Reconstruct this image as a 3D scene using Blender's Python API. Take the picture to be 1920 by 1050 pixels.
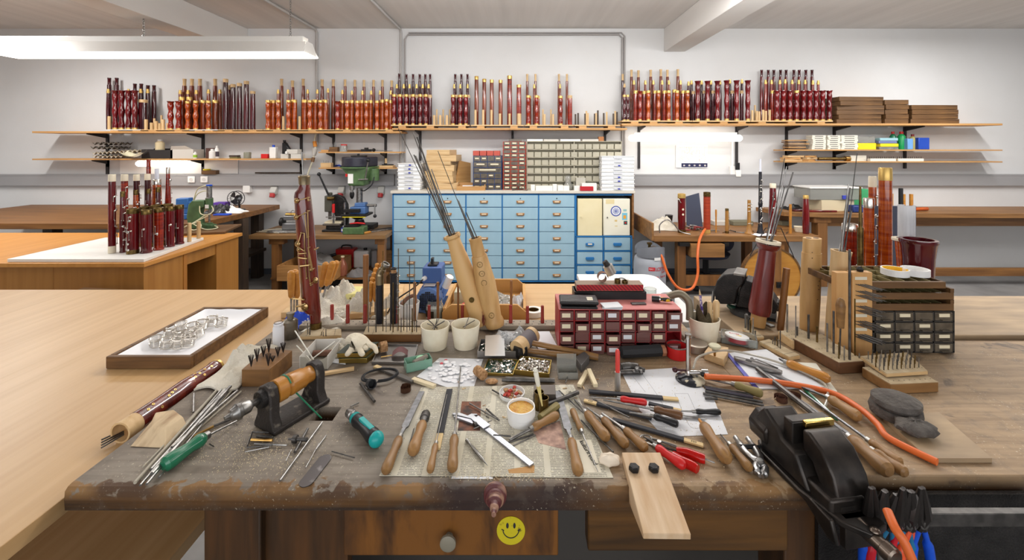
import bpy,math,random
from mathutils import Vector,Matrix,Euler
random.seed(7)
for _o in list(bpy.data.objects):bpy.data.objects.remove(_o)
SC=bpy.context.scene
COL=SC.collection
PI=math.pi;rad=math.radians
# ---- camera: level shift lens, horizon at row 276, vanishing column 970 (1920x1050 frame)
F,CX,CY,H=790.0,970.0,276.0,1.45
cam_d=bpy.data.cameras.new('camera');cam=bpy.data.objects.new('camera',cam_d);COL.objects.link(cam)
cam.location=(0,0,H);cam.rotation_euler=(PI/2,0,0)
cam_d.sensor_width=36;cam_d.lens=36*F/1920;cam_d.shift_x=(960-CX)/1920;cam_d.shift_y=(CY-525)/1920
cam_d.clip_start=0.05
SC.camera=cam
SC.view_settings.view_transform='Standard';SC.view_settings.look='None'
SC.view_settings.gamma=1;SC.view_settings.use_curve_mapping=False
SC.view_settings.exposure=0.0
world=bpy.data.worlds.new('world');SC.world=world;world.use_nodes=True
world.node_tree.nodes['Background'].inputs[0].default_value=(1,.97,.93,1)
world.node_tree.nodes['Background'].inputs[1].default_value=.22
def area(name,loc,sx,sy,power,rot=(0,0,0),col=(1,.985,.965)):
 l=bpy.data.lights.new(name,'AREA');l.shape='RECTANGLE';l.size=sx;l.size_y=sy;l.energy=power;l.color=col
 o=bpy.data.objects.new(name,l);COL.objects.link(o);o.location=loc;o.rotation_euler=rot
 return o
area('ceiling_light_row',(-1.3,1.3,2.62),.25,2.2,6)
area('ceiling_light_row',(1.5,1.3,2.62),.25,2.4,9)
area('ceiling_light_row',(.7,2.9,2.7),3.6,.22,72)
area('ceiling_light_row',(4.4,2.6,2.7),.25,2.6,95)
area('ceiling_light_row',(-4.4,2.6,2.7),.25,2.6,80)
area('added_ceiling_fill',(-.5,2.3,2.36),1.6,.2,26,(rad(132),0,0))  # unseen fill lamps added to brighten the far ceiling and upper wall
area('added_ceiling_fill',(2.2,2.3,2.36),2.4,.2,42,(rad(132),0,0))
area('added_front_fill',(0,-2.6,1.7),7,1.6,105,(rad(86),0,0),(.95,.97,1))  # added fill lamp behind the camera for upright faces; no window there
def W(px,py,Y):return Vector(((px-CX)*Y/F,Y,H-(py-CY)*Y/F))
def P(px,py,z):
 Y=F*(H-z)/(py-CY);return Vector(((px-CX)*Y/F,Y,z))
B=0.893
TB=0.87
def G(px,py,dz=0):return P(px,py,B+dz)
# ---- materials
def lin(c):return tuple(((x/255)/12.92 if x/255<=.04045 else ((x/255+.055)/1.055)**2.4) for x in c)+(1,)
MATS={}
def mat(name,c=None,rough=.5,metal=0,c2=None,sc=(8,8,8),det=4,bump=0,coat=0,trans=0,vary=0,thr=None,alpha=1,emit=0,ior=1.45,wave=None,dist=0,bsc=None,spec=None):
 """c, c2 sRGB 0-255. c2 mixes in by noise (thr=(lo,hi) ramp) or by wave bands."""
 if name in MATS:return MATS[name]
 m=bpy.data.materials.new(name);m.use_nodes=True;nt=m.node_tree;N=nt.nodes;L=nt.links
 b=N['Principled BSDF']
 b.inputs['Base Color'].default_value=lin(c);b.inputs['Roughness'].default_value=rough;b.inputs['Metallic'].default_value=metal
 b.inputs['Coat Weight'].default_value=coat;b.inputs['Coat Roughness'].default_value=.03
 b.inputs['Transmission Weight'].default_value=trans;b.inputs['IOR'].default_value=ior;b.inputs['Alpha'].default_value=alpha
 if spec is not None:b.inputs['Specular IOR Level'].default_value=spec
 if emit:b.inputs['Emission Color'].default_value=lin(c);b.inputs['Emission Strength'].default_value=emit
 src=None
 if c2 or bump:
  tc=N.new('ShaderNodeTexCoord');mp=N.new('ShaderNodeMapping');mp.inputs['Scale'].default_value=sc
  L.new(tc.outputs['Object'],mp.inputs['Vector'])
  nz=N.new('ShaderNodeTexNoise');nz.inputs['Scale'].default_value=1;nz.inputs['Detail'].default_value=det
  nz.inputs['Distortion'].default_value=dist
  L.new(mp.outputs[0],nz.inputs['Vector'])
  fac=nz.outputs[0]
  if wave:
   wv=N.new('ShaderNodeTexWave');wv.bands_direction=wave[0];wv.inputs['Scale'].default_value=wave[1]
   wv.inputs['Distortion'].default_value=wave[2];wv.inputs['Detail'].default_value=3
   L.new(tc.outputs['Object'],wv.inputs['Vector']);fac=wv.outputs[1]
 if c2:
  rp=N.new('ShaderNodeValToRGB');lo,hi=thr or (.35,.65)
  rp.color_ramp.elements[0].position=lo;rp.color_ramp.elements[1].position=hi
  rp.color_ramp.elements[0].color=lin(c);rp.color_ramp.elements[1].color=lin(c2)
  L.new(fac,rp.inputs[0]);src=rp.outputs[0];L.new(src,b.inputs['Base Color'])
 if vary:
  oi=N.new('ShaderNodeObjectInfo');mr=N.new('ShaderNodeMapRange');mr.inputs[3].default_value=1-vary;mr.inputs[4].default_value=1+vary
  L.new(oi.outputs['Random'],mr.inputs[0])
  hs=N.new('ShaderNodeHueSaturation');L.new(mr.outputs[0],hs.inputs['Value'])
  if src:L.new(src,hs.inputs['Color'])
  else:hs.inputs['Color'].default_value=lin(c)
  L.new(hs.outputs[0],b.inputs['Base Color'])
 if bump:
  bp=N.new('ShaderNodeBump');bp.inputs['Strength'].default_value=bump;bp.inputs['Distance'].default_value=.01
  if bsc:
   n2=N.new('ShaderNodeTexNoise');n2.inputs['Scale'].default_value=bsc;n2.inputs['Detail'].default_value=3
   L.new(tc.outputs['Object'],n2.inputs['Vector']);L.new(n2.outputs[0],bp.inputs['Height'])
  else:L.new(fac,bp.inputs['Height'])
  L.new(bp.outputs[0],b.inputs['Normal'])
 MATS[name]=m
 return m
def wood(name,c,c2,axis='x',rough=.5,s=9,k=9,vary=.06,coat=0,thr=(.3,.7),bump=.1):
 sc=[s*k]*3;sc['xyz'.index(axis)]=s*.6
 return mat(name,c,rough,c2=c2,sc=tuple(sc),det=5,vary=vary,coat=coat,thr=thr,bump=bump,dist=.4)
# ---- mesh collector
class M:
 def __init__(s):s.v=[];s.f=[];s.m=[];s.mi=0
 def add(s,vs,fs,T=None):
  k=len(s.v)
  s.v+=[tuple(T @ Vector(v)) if T is not None else tuple(v) for v in vs]
  s.f+=[tuple(k+i for i in f) for f in fs];s.m+=[s.mi]*len(fs);return s
 def box(s,x0,x1,y0,y1,z0,z1,T=None):
  return s.add([(x0,y0,z0),(x1,y0,z0),(x1,y1,z0),(x0,y1,z0),(x0,y0,z1),(x1,y0,z1),(x1,y1,z1),(x0,y1,z1)],
      [(0,3,2,1),(4,5,6,7),(0,1,5,4),(1,2,6,5),(2,3,7,6),(3,0,4,7)],T)
 def cb(s,c,sz,T=None):
  return s.box(c[0]-sz[0]/2,c[0]+sz[0]/2,c[1]-sz[1]/2,c[1]+sz[1]/2,c[2]-sz[2]/2,c[2]+sz[2]/2,T)
 def la(s,prof,p0=(0,0,0),d=(0,0,1),n=20,caps=True,wob=None):
  p0=Vector(p0);d=Vector(d).normalized()
  R=d.to_track_quat('Z','Y').to_matrix() if abs(d.z)<.9999 else Matrix.Identity(3)*(1 if d.z>0 else 1)
  if abs(d.z)>=.9999 and d.z<0:R=Matrix.Rotation(PI,3,'X')
  vs=[];fs=[]
  for i,(t,r) in enumerate(prof):
   for j in range(n):
    a=2*PI*j/n;rr=r*(wob(i,a) if wob else 1)
    vs.append(p0+R @ Vector((rr*math.cos(a),rr*math.sin(a),t)))
  for i in range(len(prof)-1):
   for j in range(n):
    k=(j+1) % n;fs.append((i*n+j,i*n+k,(i+1)*n+k,(i+1)*n+j))
  if caps:fs.append(tuple(range(n))[::-1]);fs.append(tuple((len(prof)-1)*n+j for j in range(n)))
  return s.add(vs,fs)
 def cyl(s,p0,p1,r,r1=None,n=12,caps=True):
  p0=Vector(p0);d=Vector(p1)-p0
  return s.la([(0,r),(d.length,r if r1 is None else r1)],p0,d,n,caps)
 def tube(s,pts,r,n=8,closed=False):
  pts=[Vector(p) for p in pts];K=len(pts);rs=r if isinstance(r,(list,tuple)) else [r]*K
  vs=[];fs=[];up=None
  for i,p in enumerate(pts):
   a=pts[(i-1) % K] if (i>0 or closed) else p;c=pts[(i+1) % K] if (i<K-1 or closed) else p
   t=(c-a).normalized()
   if up is None:
    up=Vector((0,0,1)) if abs(t.z)<.9 else Vector((1,0,0))
   u=(up-t*up.dot(t)).normalized();w=t.cross(u);up=u
   for j in range(n):
    an=2*PI*j/n;vs.append(p+(u*math.cos(an)+w*math.sin(an))*rs[i])
  for i in range(K if closed else K-1):
   for j in range(n):
    k=(j+1) % n;i2=(i+1) % K;fs.append((i*n+j,i*n+k,i2*n+k,i2*n+j))
  if not closed:fs.append(tuple(range(n))[::-1]);fs.append(tuple((K-1)*n+j for j in range(n)))
  return s.add(vs,fs)
 def pr(s,poly,z0,z1,T=None):
  n=len(poly)
  return s.add([(x,y,z0) for x,y in poly]+[(x,y,z1) for x,y in poly],
      [tuple(range(n))[::-1],tuple(range(n,2*n))]+[(i,(i+1) % n,n+(i+1) % n,n+i) for i in range(n)],T)
 def ball(s,c,r,sx=1,sy=1,sz=1,n=14,T=None,wob=None):
  vs=[];fs=[];m=n//2+1
  for i in range(m+1):
   th=PI*i/m
   for j in range(n):
    a=2*PI*j/n;q=r*(wob(th,a) if wob else 1)
    vs.append((c[0]+q*sx*math.sin(th)*math.cos(a),c[1]+q*sy*math.sin(th)*math.sin(a),c[2]+q*sz*math.cos(th)))
  for i in range(m):
   for j in range(n):
    k=(j+1) % n;fs.append((i*n+j,(i+1)*n+j,(i+1)*n+k,i*n+k))
  return s.add(vs,fs,T)
 def sheet(s,nx,ny,fn,t=.0006):
  vs=[]
  for q in (0,1):
   for j in range(ny+1):
    for i in range(nx+1):
     p=Vector(fn(i/nx,j/ny));vs.append((p.x,p.y,p.z+(t if q else 0)))
  k=(nx+1)*(ny+1);fs=[]
  for j in range(ny):
   for i in range(nx):
    a=j*(nx+1)+i;fs.append((a,a+nx+1,a+nx+2,a+1));fs.append((k+a,k+a+1,k+a+nx+2,k+a+nx+1))
  rim=[i for i in range(nx+1)]+[(j*(nx+1)+nx) for j in range(1,ny+1)]+[ny*(nx+1)+i for i in range(nx-1,-1,-1)]+[j*(nx+1) for j in range(ny-1,0,-1)]
  for a,b in zip(rim,rim[1:]+rim[:1]):fs.append((a,b,k+b,k+a))
  return s.add(vs,fs)
 def loft(s,rows,n=20,axis=None):
  vs=[(x+a*math.cos(2*PI*j/n),y+b*math.sin(2*PI*j/n),z) for (x,y,z,a,b) in rows for j in range(n)];fs=[]
  for i in range(len(rows)-1):
   for j in range(n):k=(j+1) % n;fs.append((i*n+j,i*n+k,(i+1)*n+k,(i+1)*n+j))
  fs.append(tuple(range(n))[::-1]);fs.append(tuple((len(rows)-1)*n+j for j in range(n)))
  return s.add(vs,fs)
 def cup(s,r0,r1,h,t=.0015,p0=(0,0,0),d=(0,0,1),n=28,rim=0,floor=.002):
  pr=[(0,r0),(h,r1+rim),(h,r1-t),(floor,r0-t),(floor,.0002)]
  return s.la([(0,.0002)]+pr,p0,d,n,caps=False)
 def ring(s,r,ri,h,p0=(0,0,0),d=(0,0,1),n=24):
  return s.la([(0,ri),(0,r),(h,r),(h,ri),(0,ri)],p0,d,n,caps=False)
def obj(name,m,mt,parent=None,loc=None,rot=None,bevel=0,smooth=True,seg=2):
 me=bpy.data.meshes.new(name)
 me.from_pydata(m.v,[],m.f)
 ms=mt if isinstance(mt,(list,tuple)) else [mt]
 for x in ms:me.materials.append(x)
 if len(ms)>1:me.polygons.foreach_set('material_index',m.m)
 if smooth:
  me.shade_smooth();me.set_sharp_from_angle(angle=rad(38))
 me.update()
 o=bpy.data.objects.new(name,me);COL.objects.link(o)
 if parent:o.parent=parent
 if loc is not None:o.location=loc
 if rot is not None:o.rotation_euler=rot
 if bevel:
  bv=o.modifiers.new('bevel','BEVEL');bv.width=bevel;bv.segments=seg;bv.limit_method='ANGLE';bv.angle_limit=.7
  bv.harden_normals=False
 return o
def tag(o,label,cat,group=None,kind=None):
 if label:o['label']=label
 if cat:o['category']=cat
 if group:o['group']=group
 if kind:o['kind']=kind
 return o
def T(name,label,cat,loc=(0,0,0),rot=(0,0,0),group=None):
 o=bpy.data.objects.new(name,None);COL.objects.link(o);o.location=loc;o.empty_display_size=.02
 o.rotation_euler=rot if isinstance(rot,(tuple,Euler)) else (0,0,rot)
 return tag(o,label,cat,group)
def solo(name,m,mt,label,cat,loc=(0,0,0),rot=(0,0,0),group=None,bevel=0,kind=None):
 return tag(obj(name,m,mt,None,loc,rot if isinstance(rot,(tuple,Euler)) else (0,0,rot),bevel),label,cat,group,kind)
def struct(name,m,mt,bevel=0):
 o=obj(name,m,mt,None,bevel=bevel);o['kind']='structure';return o
def dup(root,loc=None,rot=None,label=None,group=None,scale=None):
 r=root.copy();COL.objects.link(r)
 if loc is not None:r.location=loc
 if rot is not None:r.rotation_euler=rot if isinstance(rot,(tuple,Euler)) else (0,0,rot)
 if scale is not None:r.scale=scale if isinstance(scale,(tuple,list)) else (scale,)*3
 if label:r['label']=label
 if group:r['group']=group
 for ch in list(root.children):
  c=ch.copy();COL.objects.link(c);c.parent=r
  for g in list(ch.children):
   d=g.copy();COL.objects.link(d);d.parent=c
 return r
def text(name,body,size,mt,parent,loc,rot,ext=.0002,align='CENTER'):
 c=bpy.data.curves.new(name,'FONT');c.body=body;c.size=size;c.extrude=ext;c.align_x=align;c.align_y='CENTER'
 c.materials.append(mt);q=bpy.data.objects.new(name,c);COL.objects.link(q)
 me=bpy.data.meshes.new_from_object(q.evaluated_get(bpy.context.evaluated_depsgraph_get()));bpy.data.objects.remove(q)
 o=bpy.data.objects.new(name,me);COL.objects.link(o);o.parent=parent;o.location=loc;o.rotation_euler=rot
 return o
ORD=['first','second','third','fourth','fifth','sixth','seventh','eighth','ninth','tenth','eleventh','twelfth','thirteenth','fourteenth','fifteenth','sixteenth','seventeenth','eighteenth','nineteenth','twentieth']+['number %d' % i for i in range(21,80)]
def aim(p0,p1):
 """euler that turns local +X from p0 towards p1"""
 d=Vector(p1)-Vector(p0);return (0,-math.atan2(d.z,math.hypot(d.x,d.y)),math.atan2(d.y,d.x))
def spline(pts,k=8):
 pts=[Vector(p) for p in pts];out=[]
 for i in range(len(pts)-1):
  a=pts[max(i-1,0)];b=pts[i];c=pts[i+1];d=pts[min(i+2,len(pts)-1)]
  for j in range(k):
   t=j/k;out.append(.5*((2*b)+(c-a)*t+(2*a-5*b+4*c-d)*t*t+(3*b-a-3*c+d)*t**3))
 out.append(pts[-1]);return out
# ---- material library
STEEL=mat('steel',(164,162,158),.34,.9,c2=(120,118,116),sc=(40,40,40))
DSTEEL=mat('dark_steel',(104,101,98),.42,.8,c2=(76,74,72),sc=(60,60,60))
CHROME=mat('chrome',(205,203,200),.15,1)
SILVER=mat('silver_plate',(225,220,212),.22,1)
BRASS=mat('brass',(196,160,96),.3,1,c2=(160,122,66),sc=(50,50,50))
OBRASS=mat('aged_brass',(128,106,62),.38,1,c2=(88,72,44),sc=(60,60,60))
IRON=mat('cast_iron',(52,50,49),.42,.55,c2=(34,33,33),sc=(30,30,30),bump=.25,bsc=260)
BLACK=mat('black_plastic',(28,28,30),.38)
RUBBER=mat('black_rubber',(36,36,38),.7)
WHITEP=mat('white_plastic',(232,231,228),.4)
CREAMP=mat('cream_plastic',(238,230,208),.45,c2=(222,210,184),sc=(20,20,20))
PAPER=mat('white_paper',(222,223,226),.8)
CARD=mat('grey_card',(200,196,188),.8)
CLOTH=mat('cotton_cloth',(224,218,204),.9,c2=(206,198,180),sc=(14,14,14),bump=.4,bsc=240)
GLASS=mat('clear_glass',(235,240,238),.08,trans=.9,alpha=1)
CLEARP=mat('clear_plastic',(215,215,208),.15,trans=.75)
SMOKEP=mat('smoky_plastic',(120,112,100),.25,trans=.4)
MAROON=mat('maroon_lacquer',(112,14,18),.16,c2=(76,6,14),sc=(14,14,5),coat=.6,vary=.22)
DMAROON=mat('dark_maroon_lacquer',(74,10,18),.16,c2=(46,6,12),sc=(14,14,5),coat=.6,vary=.22)
ORANGE=mat('orange_lacquer',(184,84,18),.16,c2=(136,44,8),sc=(6,6,70),det=2,coat=.6,vary=.16)
BROWNL=mat('brown_lacquer',(134,56,18),.16,c2=(94,32,12),sc=(12,12,5),coat=.6,vary=.16)
REDBR=mat('red_brown_lacquer',(146,40,14),.16,c2=(102,18,10),sc=(6,6,60),det=2,coat=.6,vary=.16)
GOLDR=mat('gilded_ring',(214,178,104),.35,.6)
PALEW=wood('pale_wood',(214,184,138),(196,160,112),'z',vary=.08)
PALEX=wood('pale_wood_lengthwise',(214,184,138),(196,160,112),'x',vary=.08)
DARKW=wood('dark_stick_wood',(78,62,48),(52,42,36),'z',vary=.2)
SHELFW=wood('shelf_pine',(204,160,104),(180,132,78),'x',s=3,k=10)
BENCHW=wood('bench_oak',(140,96,50),(104,68,34),'x',s=3,k=10)
LEGW=wood('leg_wood',(142,96,50),(110,72,38),'z',s=3,k=10)
HANDW=wood('handle_beech',(160,120,72),(116,82,46),'x',rough=.42,s=10,k=6,vary=.14)
YELLH=wood('yellow_handle_wood',(196,136,58),(168,108,40),'x',rough=.3,s=10,k=5,vary=.08)
OLDW=wood('old_box_wood',(120,86,50),(78,54,32),'x',s=8,k=8)
TABLEW=wood('beige_veneer',(200,164,118),(186,148,100),'y',rough=.35,s=2.2,k=18,vary=0,bump=.02)
COUNTERW=wood('counter_veneer',(176,122,58),(158,104,44),'z',rough=.4,s=2,k=12,vary=.02,bump=.02)
TRUNKW=wood('darker_side_veneer',(172,112,48),(156,98,38),'z',rough=.4,s=2,k=12,vary=.02,bump=.02)
BAMB=mat('raw_maple',(212,172,116),.45,c2=(184,142,88),sc=(30,30,6),bump=.05)
SAND=mat('sandpaper_brown',(128,92,76),.9,c2=(108,76,62),sc=(300,300,300))
LBLUE=mat('pale_blue_paint',(156,188,204),.5,c2=(146,180,198),sc=(6,6,2))
BLUE=mat('strong_blue_paint',(38,112,172),.45)
NAVY=mat('navy_plastic',(28,66,128),.4)
ORED=mat('orange_red_plastic',(206,66,40),.4)
RED=mat('red_plastic',(196,34,34),.35)
GREEN=mat('green_paint',(22,112,78),.3,coat=.5)
OLIVE=mat('machine_green',(84,116,76),.45,c2=(64,92,60),sc=(12,12,12))
TEAL=mat('teal_plastic',(22,160,158),.35)
YELLOW=mat('yellow_plastic',(232,210,40),.4)
HOSE=mat('orange_rubber_hose',(216,104,46),.42)
CORK=mat('cork',(186,146,104),.85,c2=(140,100,62),sc=(160,160,160))
TUBE=mat('fluorescent_tube',(255,250,242),.4,emit=9)
INK=mat('printing_ink',(40,40,44),.8)
# ================= SETTING =================
WY=4.833;CZ=2.81
PLASTER=mat('wall_plaster',(214,214,214),.85,c2=(208,207,206),sc=(1.3,1.3,1.3),bump=.06,bsc=60)
CEILM=mat('ceiling_concrete',(218,214,210),.9,c2=(206,202,198),sc=(9,.5,3),bump=.15,thr=(.3,.7))
BEAMM=mat('beam_paint',(222,219,215),.85,c2=(214,210,206),sc=(2,.7,2))
FLOORM=mat('floor_concrete',(138,136,134),.6,c2=(116,114,113),sc=(3,3,3),bump=.05)
TRUNK=mat('grey_trunking',(152,151,152),.5)
PIPEG=mat('painted_pipe',(176,173,170),.5)
struct('floor',M().box(-6.6,6.6,-3.2,WY+.1,-.1,0),FLOORM)
struct('ceiling',M().box(-6.6,6.6,-3.2,WY+.1,CZ,CZ+.1),CEILM)
struct('wall_back',M().box(-6.6,6.6,WY,WY+.1,0,CZ),PLASTER)
struct('wall_front',M().box(-6.6,6.6,-3.3,-3.2,0,CZ),PLASTER)
struct('wall_left',M().box(-6.6,-6.5,-3.2,WY,0,CZ),PLASTER)
struct('wall_right',M().box(6.5,6.6,-3.2,WY,0,CZ),PLASTER)
struct('trim_beam_right',M().box(1.682,1.923,-3.2,WY,2.545,CZ),BEAMM,.004)
struct('trim_beam_left',M().box(-3.34,-3.09,-3.2,WY,2.545,CZ),BEAMM,.004)
struct('baseboard_back',M().box(-6.5,6.5,WY-.015,WY,0,.06),mat('baseboard_blue_grey',(96,104,116),.5))
struct('trim_trunking_left',M().box(-6.5,-1.4,WY-.05,WY,1.012,1.142).box(-6.5,-1.4,WY-.053,WY-.05,1.125,1.130),TRUNK,.002)
struct('trim_trunking_right',M().box(1.2,6.5,WY-.05,WY,1.012,1.142).box(1.2,6.5,WY-.053,WY-.05,1.125,1.130),TRUNK,.002)
def pipe(name,pts,r=.013,label='',mt=None):
 m=M().tube(pts,r,10);o=solo(name,m,mt or PIPEG,label,'pipe');return o
pipe('conduit',[(-2.29,-3,CZ-.02),(-2.29,WY-.06,CZ-.02),(-2.29,WY-.02,CZ-.05),(-2.29,WY-.02,1.45)],.014,'painted conduit running along the ceiling and down the wall left of the parts cabinet')
pipe('conduit',[(-1.33,-3,CZ-.02),(-1.33,WY-.05,CZ-.02),(-1.33,WY-.02,CZ-.05),(-1.33,WY-.02,1.0)],.014,'painted conduit running along the ceiling and down the wall behind left white tray stack')
pipe('conduit',[(-1.285,WY-.02,1.0),(-1.285,WY-.02,2.68),(-1.25,WY-.02,2.735),(1.16,WY-.02,2.735),(1.2,WY-.02,2.70),(1.2,WY-.02,1.0)],.010,'inner loop of thin grey conduit framing the middle of the wall',mat('pipe_grey',(156,152,150),.5))
pipe('conduit',[(-1.24,WY-.02,2.757),(1.19,WY-.02,2.757),(1.225,WY-.02,2.72),(1.225,WY-.02,1.0)],.009,'outer thin grey conduit running above and down the right of the wall loop',mat('pipe_grey'))
t=T('pendant_lamp','long white pendant fluorescent lamp hanging on chains at upper left','lamp',(-3.05,3.585,2.3))
x0,x1=-1.35,1.27
obj('housing',M().box(x0,x1-.02,-.045,.045,.035,.085),mat('lamp_white',(196,193,188),.45),t,bevel=.004)
m=M()
for s in (-1,1):
 m.add([(x0,s*.045,.04),(x1,s*.045,.04),(x1+.03,s*.137,-.068),(x0,s*.137,-.068),(x0,s*.042,.037),(x1,s*.042,.037),(x1+.03,s*.132,-.068),(x0,s*.132,-.068)],[(0,1,2,3),(7,6,5,4),(0,4,5,1),(3,2,6,7)])
m.pr([(-.05,.04),(.05,.04),(.137,-.068),(-.137,-.068)],0,.003,Matrix.Translation((x1+.012,0,0)) @ Matrix(((0,0,1,0),(1,0,0,0),(0,1,0,0),(0,0,0,1))))
obj('reflector',m,mat('lamp_white'),t)
obj('diffuser',M().box(x0,x1+.02,-.13,.13,-.069,-.064),TUBE,t)
for i,(cx,top) in enumerate(((-.13,2.545),(1.12,CZ))):
 m=M();z=.09;k=0
 while z<top-2.3:
  m.la([(0,.0015)]*1+[(0,.0015)],(cx,0,z),n=3) if False else None
  pts=[(cx+(.008*math.cos(a) if k % 2 else 0),(0 if k % 2 else .008*math.cos(a)),z+.012+.013*math.sin(a)) for a in [2*PI*q/8 for q in range(8)]]
  m.tube(pts,.002,5,closed=True);z+=.021;k+=1
 m.cyl((cx,0,.082),(cx,0,.1),.012,n=8)
 obj('chain',m,STEEL,t)
BRK=mat('bracket_black',(40,36,36),.5)
def shelf(px0,px1,Yf,ztop,th,label,brackets,zdrop=None,mt=SHELFW,deep=None):
 x0,x1=(px0-CX)*Yf/F,(px1-CX)*Yf/F
 t=T('wall_shelf',label,'shelf',((x0+x1)/2,WY,ztop))
 w=(x1-x0)/2
 m=M();n=max(1,round(w*2/1.6))
 for i in range(n):m.box(-w+2*w*i/n+(.001 if i else 0),-w+2*w*(i+1)/n,Yf-WY,-.04,-th,0)
 obj('board',m,mt,t,bevel=.002)
 for bx in brackets:
  X=(bx-CX)*4.8/F-(x0+x1)/2
  d=WY-Yf;m=M()
  m.pr([(-.02,-th),(-d*.8,-th),(-d*.8,-th-.012),(-.02,-th-.05)],X-.007,X+.007,Matrix(((0,0,1,0),(1,0,0,0),(0,1,0,0),(0,0,0,1))))
  m.box(X-.013,X+.013,-.02,-.001,-(zdrop or .16),-th)
  obj('bracket',m,BRK,t)
 return t
shelf(60,752,4.53,1.622,.020,'long upper wall shelf full of bassoon joints left of the parts cabinet',(198,378,563,624,722),.5)
shelf(735,1176,4.53,1.656,.020,'middle upper wall shelf of bassoon joints above the blue drawer cabinet',(787,961,1135),.36)
shelf(1166,1880,4.53,1.706,.022,'right upper wall shelf with bassoon joints and old wooden trays',(1199,1383,1477,1567,1700),.5)
shelf(60,574,4.60,1.325,.016,'lower left wall shelf with egg trays, bottles and small boxes',(198,378,563),.1)
shelf(597,752,4.60,1.400,.014,'short shelf with a jar and small tools above the drill press',(624,722),.05)
shelf(597,747,4.60,1.226,.014,'shortest shelf just above the drill press holding a blue cloth',(624,722),.08)
shelf(1470,1880,4.60,1.424,.014,'right middle wall shelf with small box stacks and bottles',(1477,1567),.05)
shelf(1470,1880,4.60,1.296,.014,'right lowest wall shelf with wood scraps and a roll',(1477,1567),.1)
# ================= BASSOON JOINTS ON THE UPPER SHELVES =================
PROTO={}
def joint(kind,colm,ringm,w,hgt):
 """returns (body, ring, foot) meshes for a key: local z up, base 0. w width, hgt height (metres)"""
 key=(kind,colm.name,ringm.name,round(w/.006),round(hgt/.04))
 if key in PROTO:return PROTO[key],key
 r=w/2;h=hgt;bits=[]
 if kind=='tall':
  bits.append(('body',M().la([(0,r*1.12),(h*.02,r*1.12),(h*.04,r),(h*.3,r*.98),(h*.86,r*.82),(h*.865,r*.8)],n=14),colm))
  bits.append(('tenon',M().la([(h*.86,r*.66),(h*.97,r*.66),(h*.975,r*.74),(h,r*.74)],n=12),ringm))
 elif kind=='small':
  bits.append(('body',M().la([(0,r),(h*.5,r*1.1),(h*.9,r*.8)],n=12),colm))
  bits.append(('tenon',M().la([(h*.9,r*.9),(h*.95,r*.95),(h*.955,r*.7),(h,r*.7)],n=12),ringm))
 elif kind=='boot':
  wob=lambda i,a:1-.12*abs(math.sin(a))**3
  bits.append(('body',M().la([(0,r),(h*.03,r*.96),(h*.5,r),(h*.9,r*.96)],n=18,wob=wob),colm))
  bits.append(('ring',M().la([(h*.9,r*.99),(h*.99,r*.99),(h,r*.94),(h,r*.6),(h*.93,r*.58),(h*.93,.0005)],n=18,wob=wob),ringm))
 elif kind=='wavy' or kind=='flare':
  pr=[];K=26
  for i in range(K+1):
   t=i/K;q=r*(.84+.13*math.sin(2*PI*(2.4*t+.1)))
   if t<.06:q=r*.9
   pr.append((h*(.05+.87*t),q))
  wob=lambda i,a:1+.05*math.sin(2*a+i*.5)
  bits.append(('body',M().la(pr,n=16,wob=wob),colm))
  if kind=='wavy':
   bits.append(('ring',M().la([(h*.92,r*.86),(h*.99,r*.92),(h,r*.88),(h,r*.5),(h*.95,r*.5),(h*.95,.0005)],n=16),ringm))
  else:
   bits.append(('flare',M().la([(h*.92,r*.84),(h*.965,r*.95),(h*.985,r*1.15),(h,r*1.15),(h,r*.6),(h*.96,r*.5),(h*.96,.0005)],n=16),colm))
  bits.append(('foot',M().la([(0,r*.86),(h*.05,r*.86)],n=14),GOLDR))
 elif kind=='thick':
  bits.append(('body',M().la([(0,r*1.05),(h*.05,r),(h*.45,r),(h*.88,r*.9),(h*.93,r*.88)],n=18),colm))
  bits.append(('tenon',M().la([(h*.93,r*.94),(h*.995,r*.98),(h,r*.9),(h,r*.55),(h*.95,r*.5),(h*.95,.0005)],n=16),ringm))
 elif kind=='block':
  bits.append((None,M().la([(0,r),(h*.98,r),(h,r*.9)],n=10),colm))
 PROTO[key]=None
 return bits,key
ROWY={'tall':4.765,'small':4.705,'boot':4.655,'wavy':4.60,'flare':4.60,'thick':4.62,'block':4.60}
KNAME={'tall':('bassoon_joint','tall slim','bassoon joint'),'small':('wing_joint','slim middle-height','bassoon joint'),'boot':('boot_joint','wide straight','bassoon boot joint'),
   'wavy':('wing_joint','glossy wavy brass-topped','wing joint'),'flare':('wing_joint','glossy wavy flared','wing joint'),'thick':('bassoon_joint','thick ring-topped','bassoon joint'),'block':('turned_blank','short raw wooden','blank')}
CN={'m':(MAROON,'maroon'),'d':(DMAROON,'dark maroon'),'o':(ORANGE,'orange'),'b':(BROWNL,'brown'),'r':(REDBR,'red-brown'),'p':(PALEW,'pale'),'k':(DARKW,'dark'),'y':(PALEW,'tan')}
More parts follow.
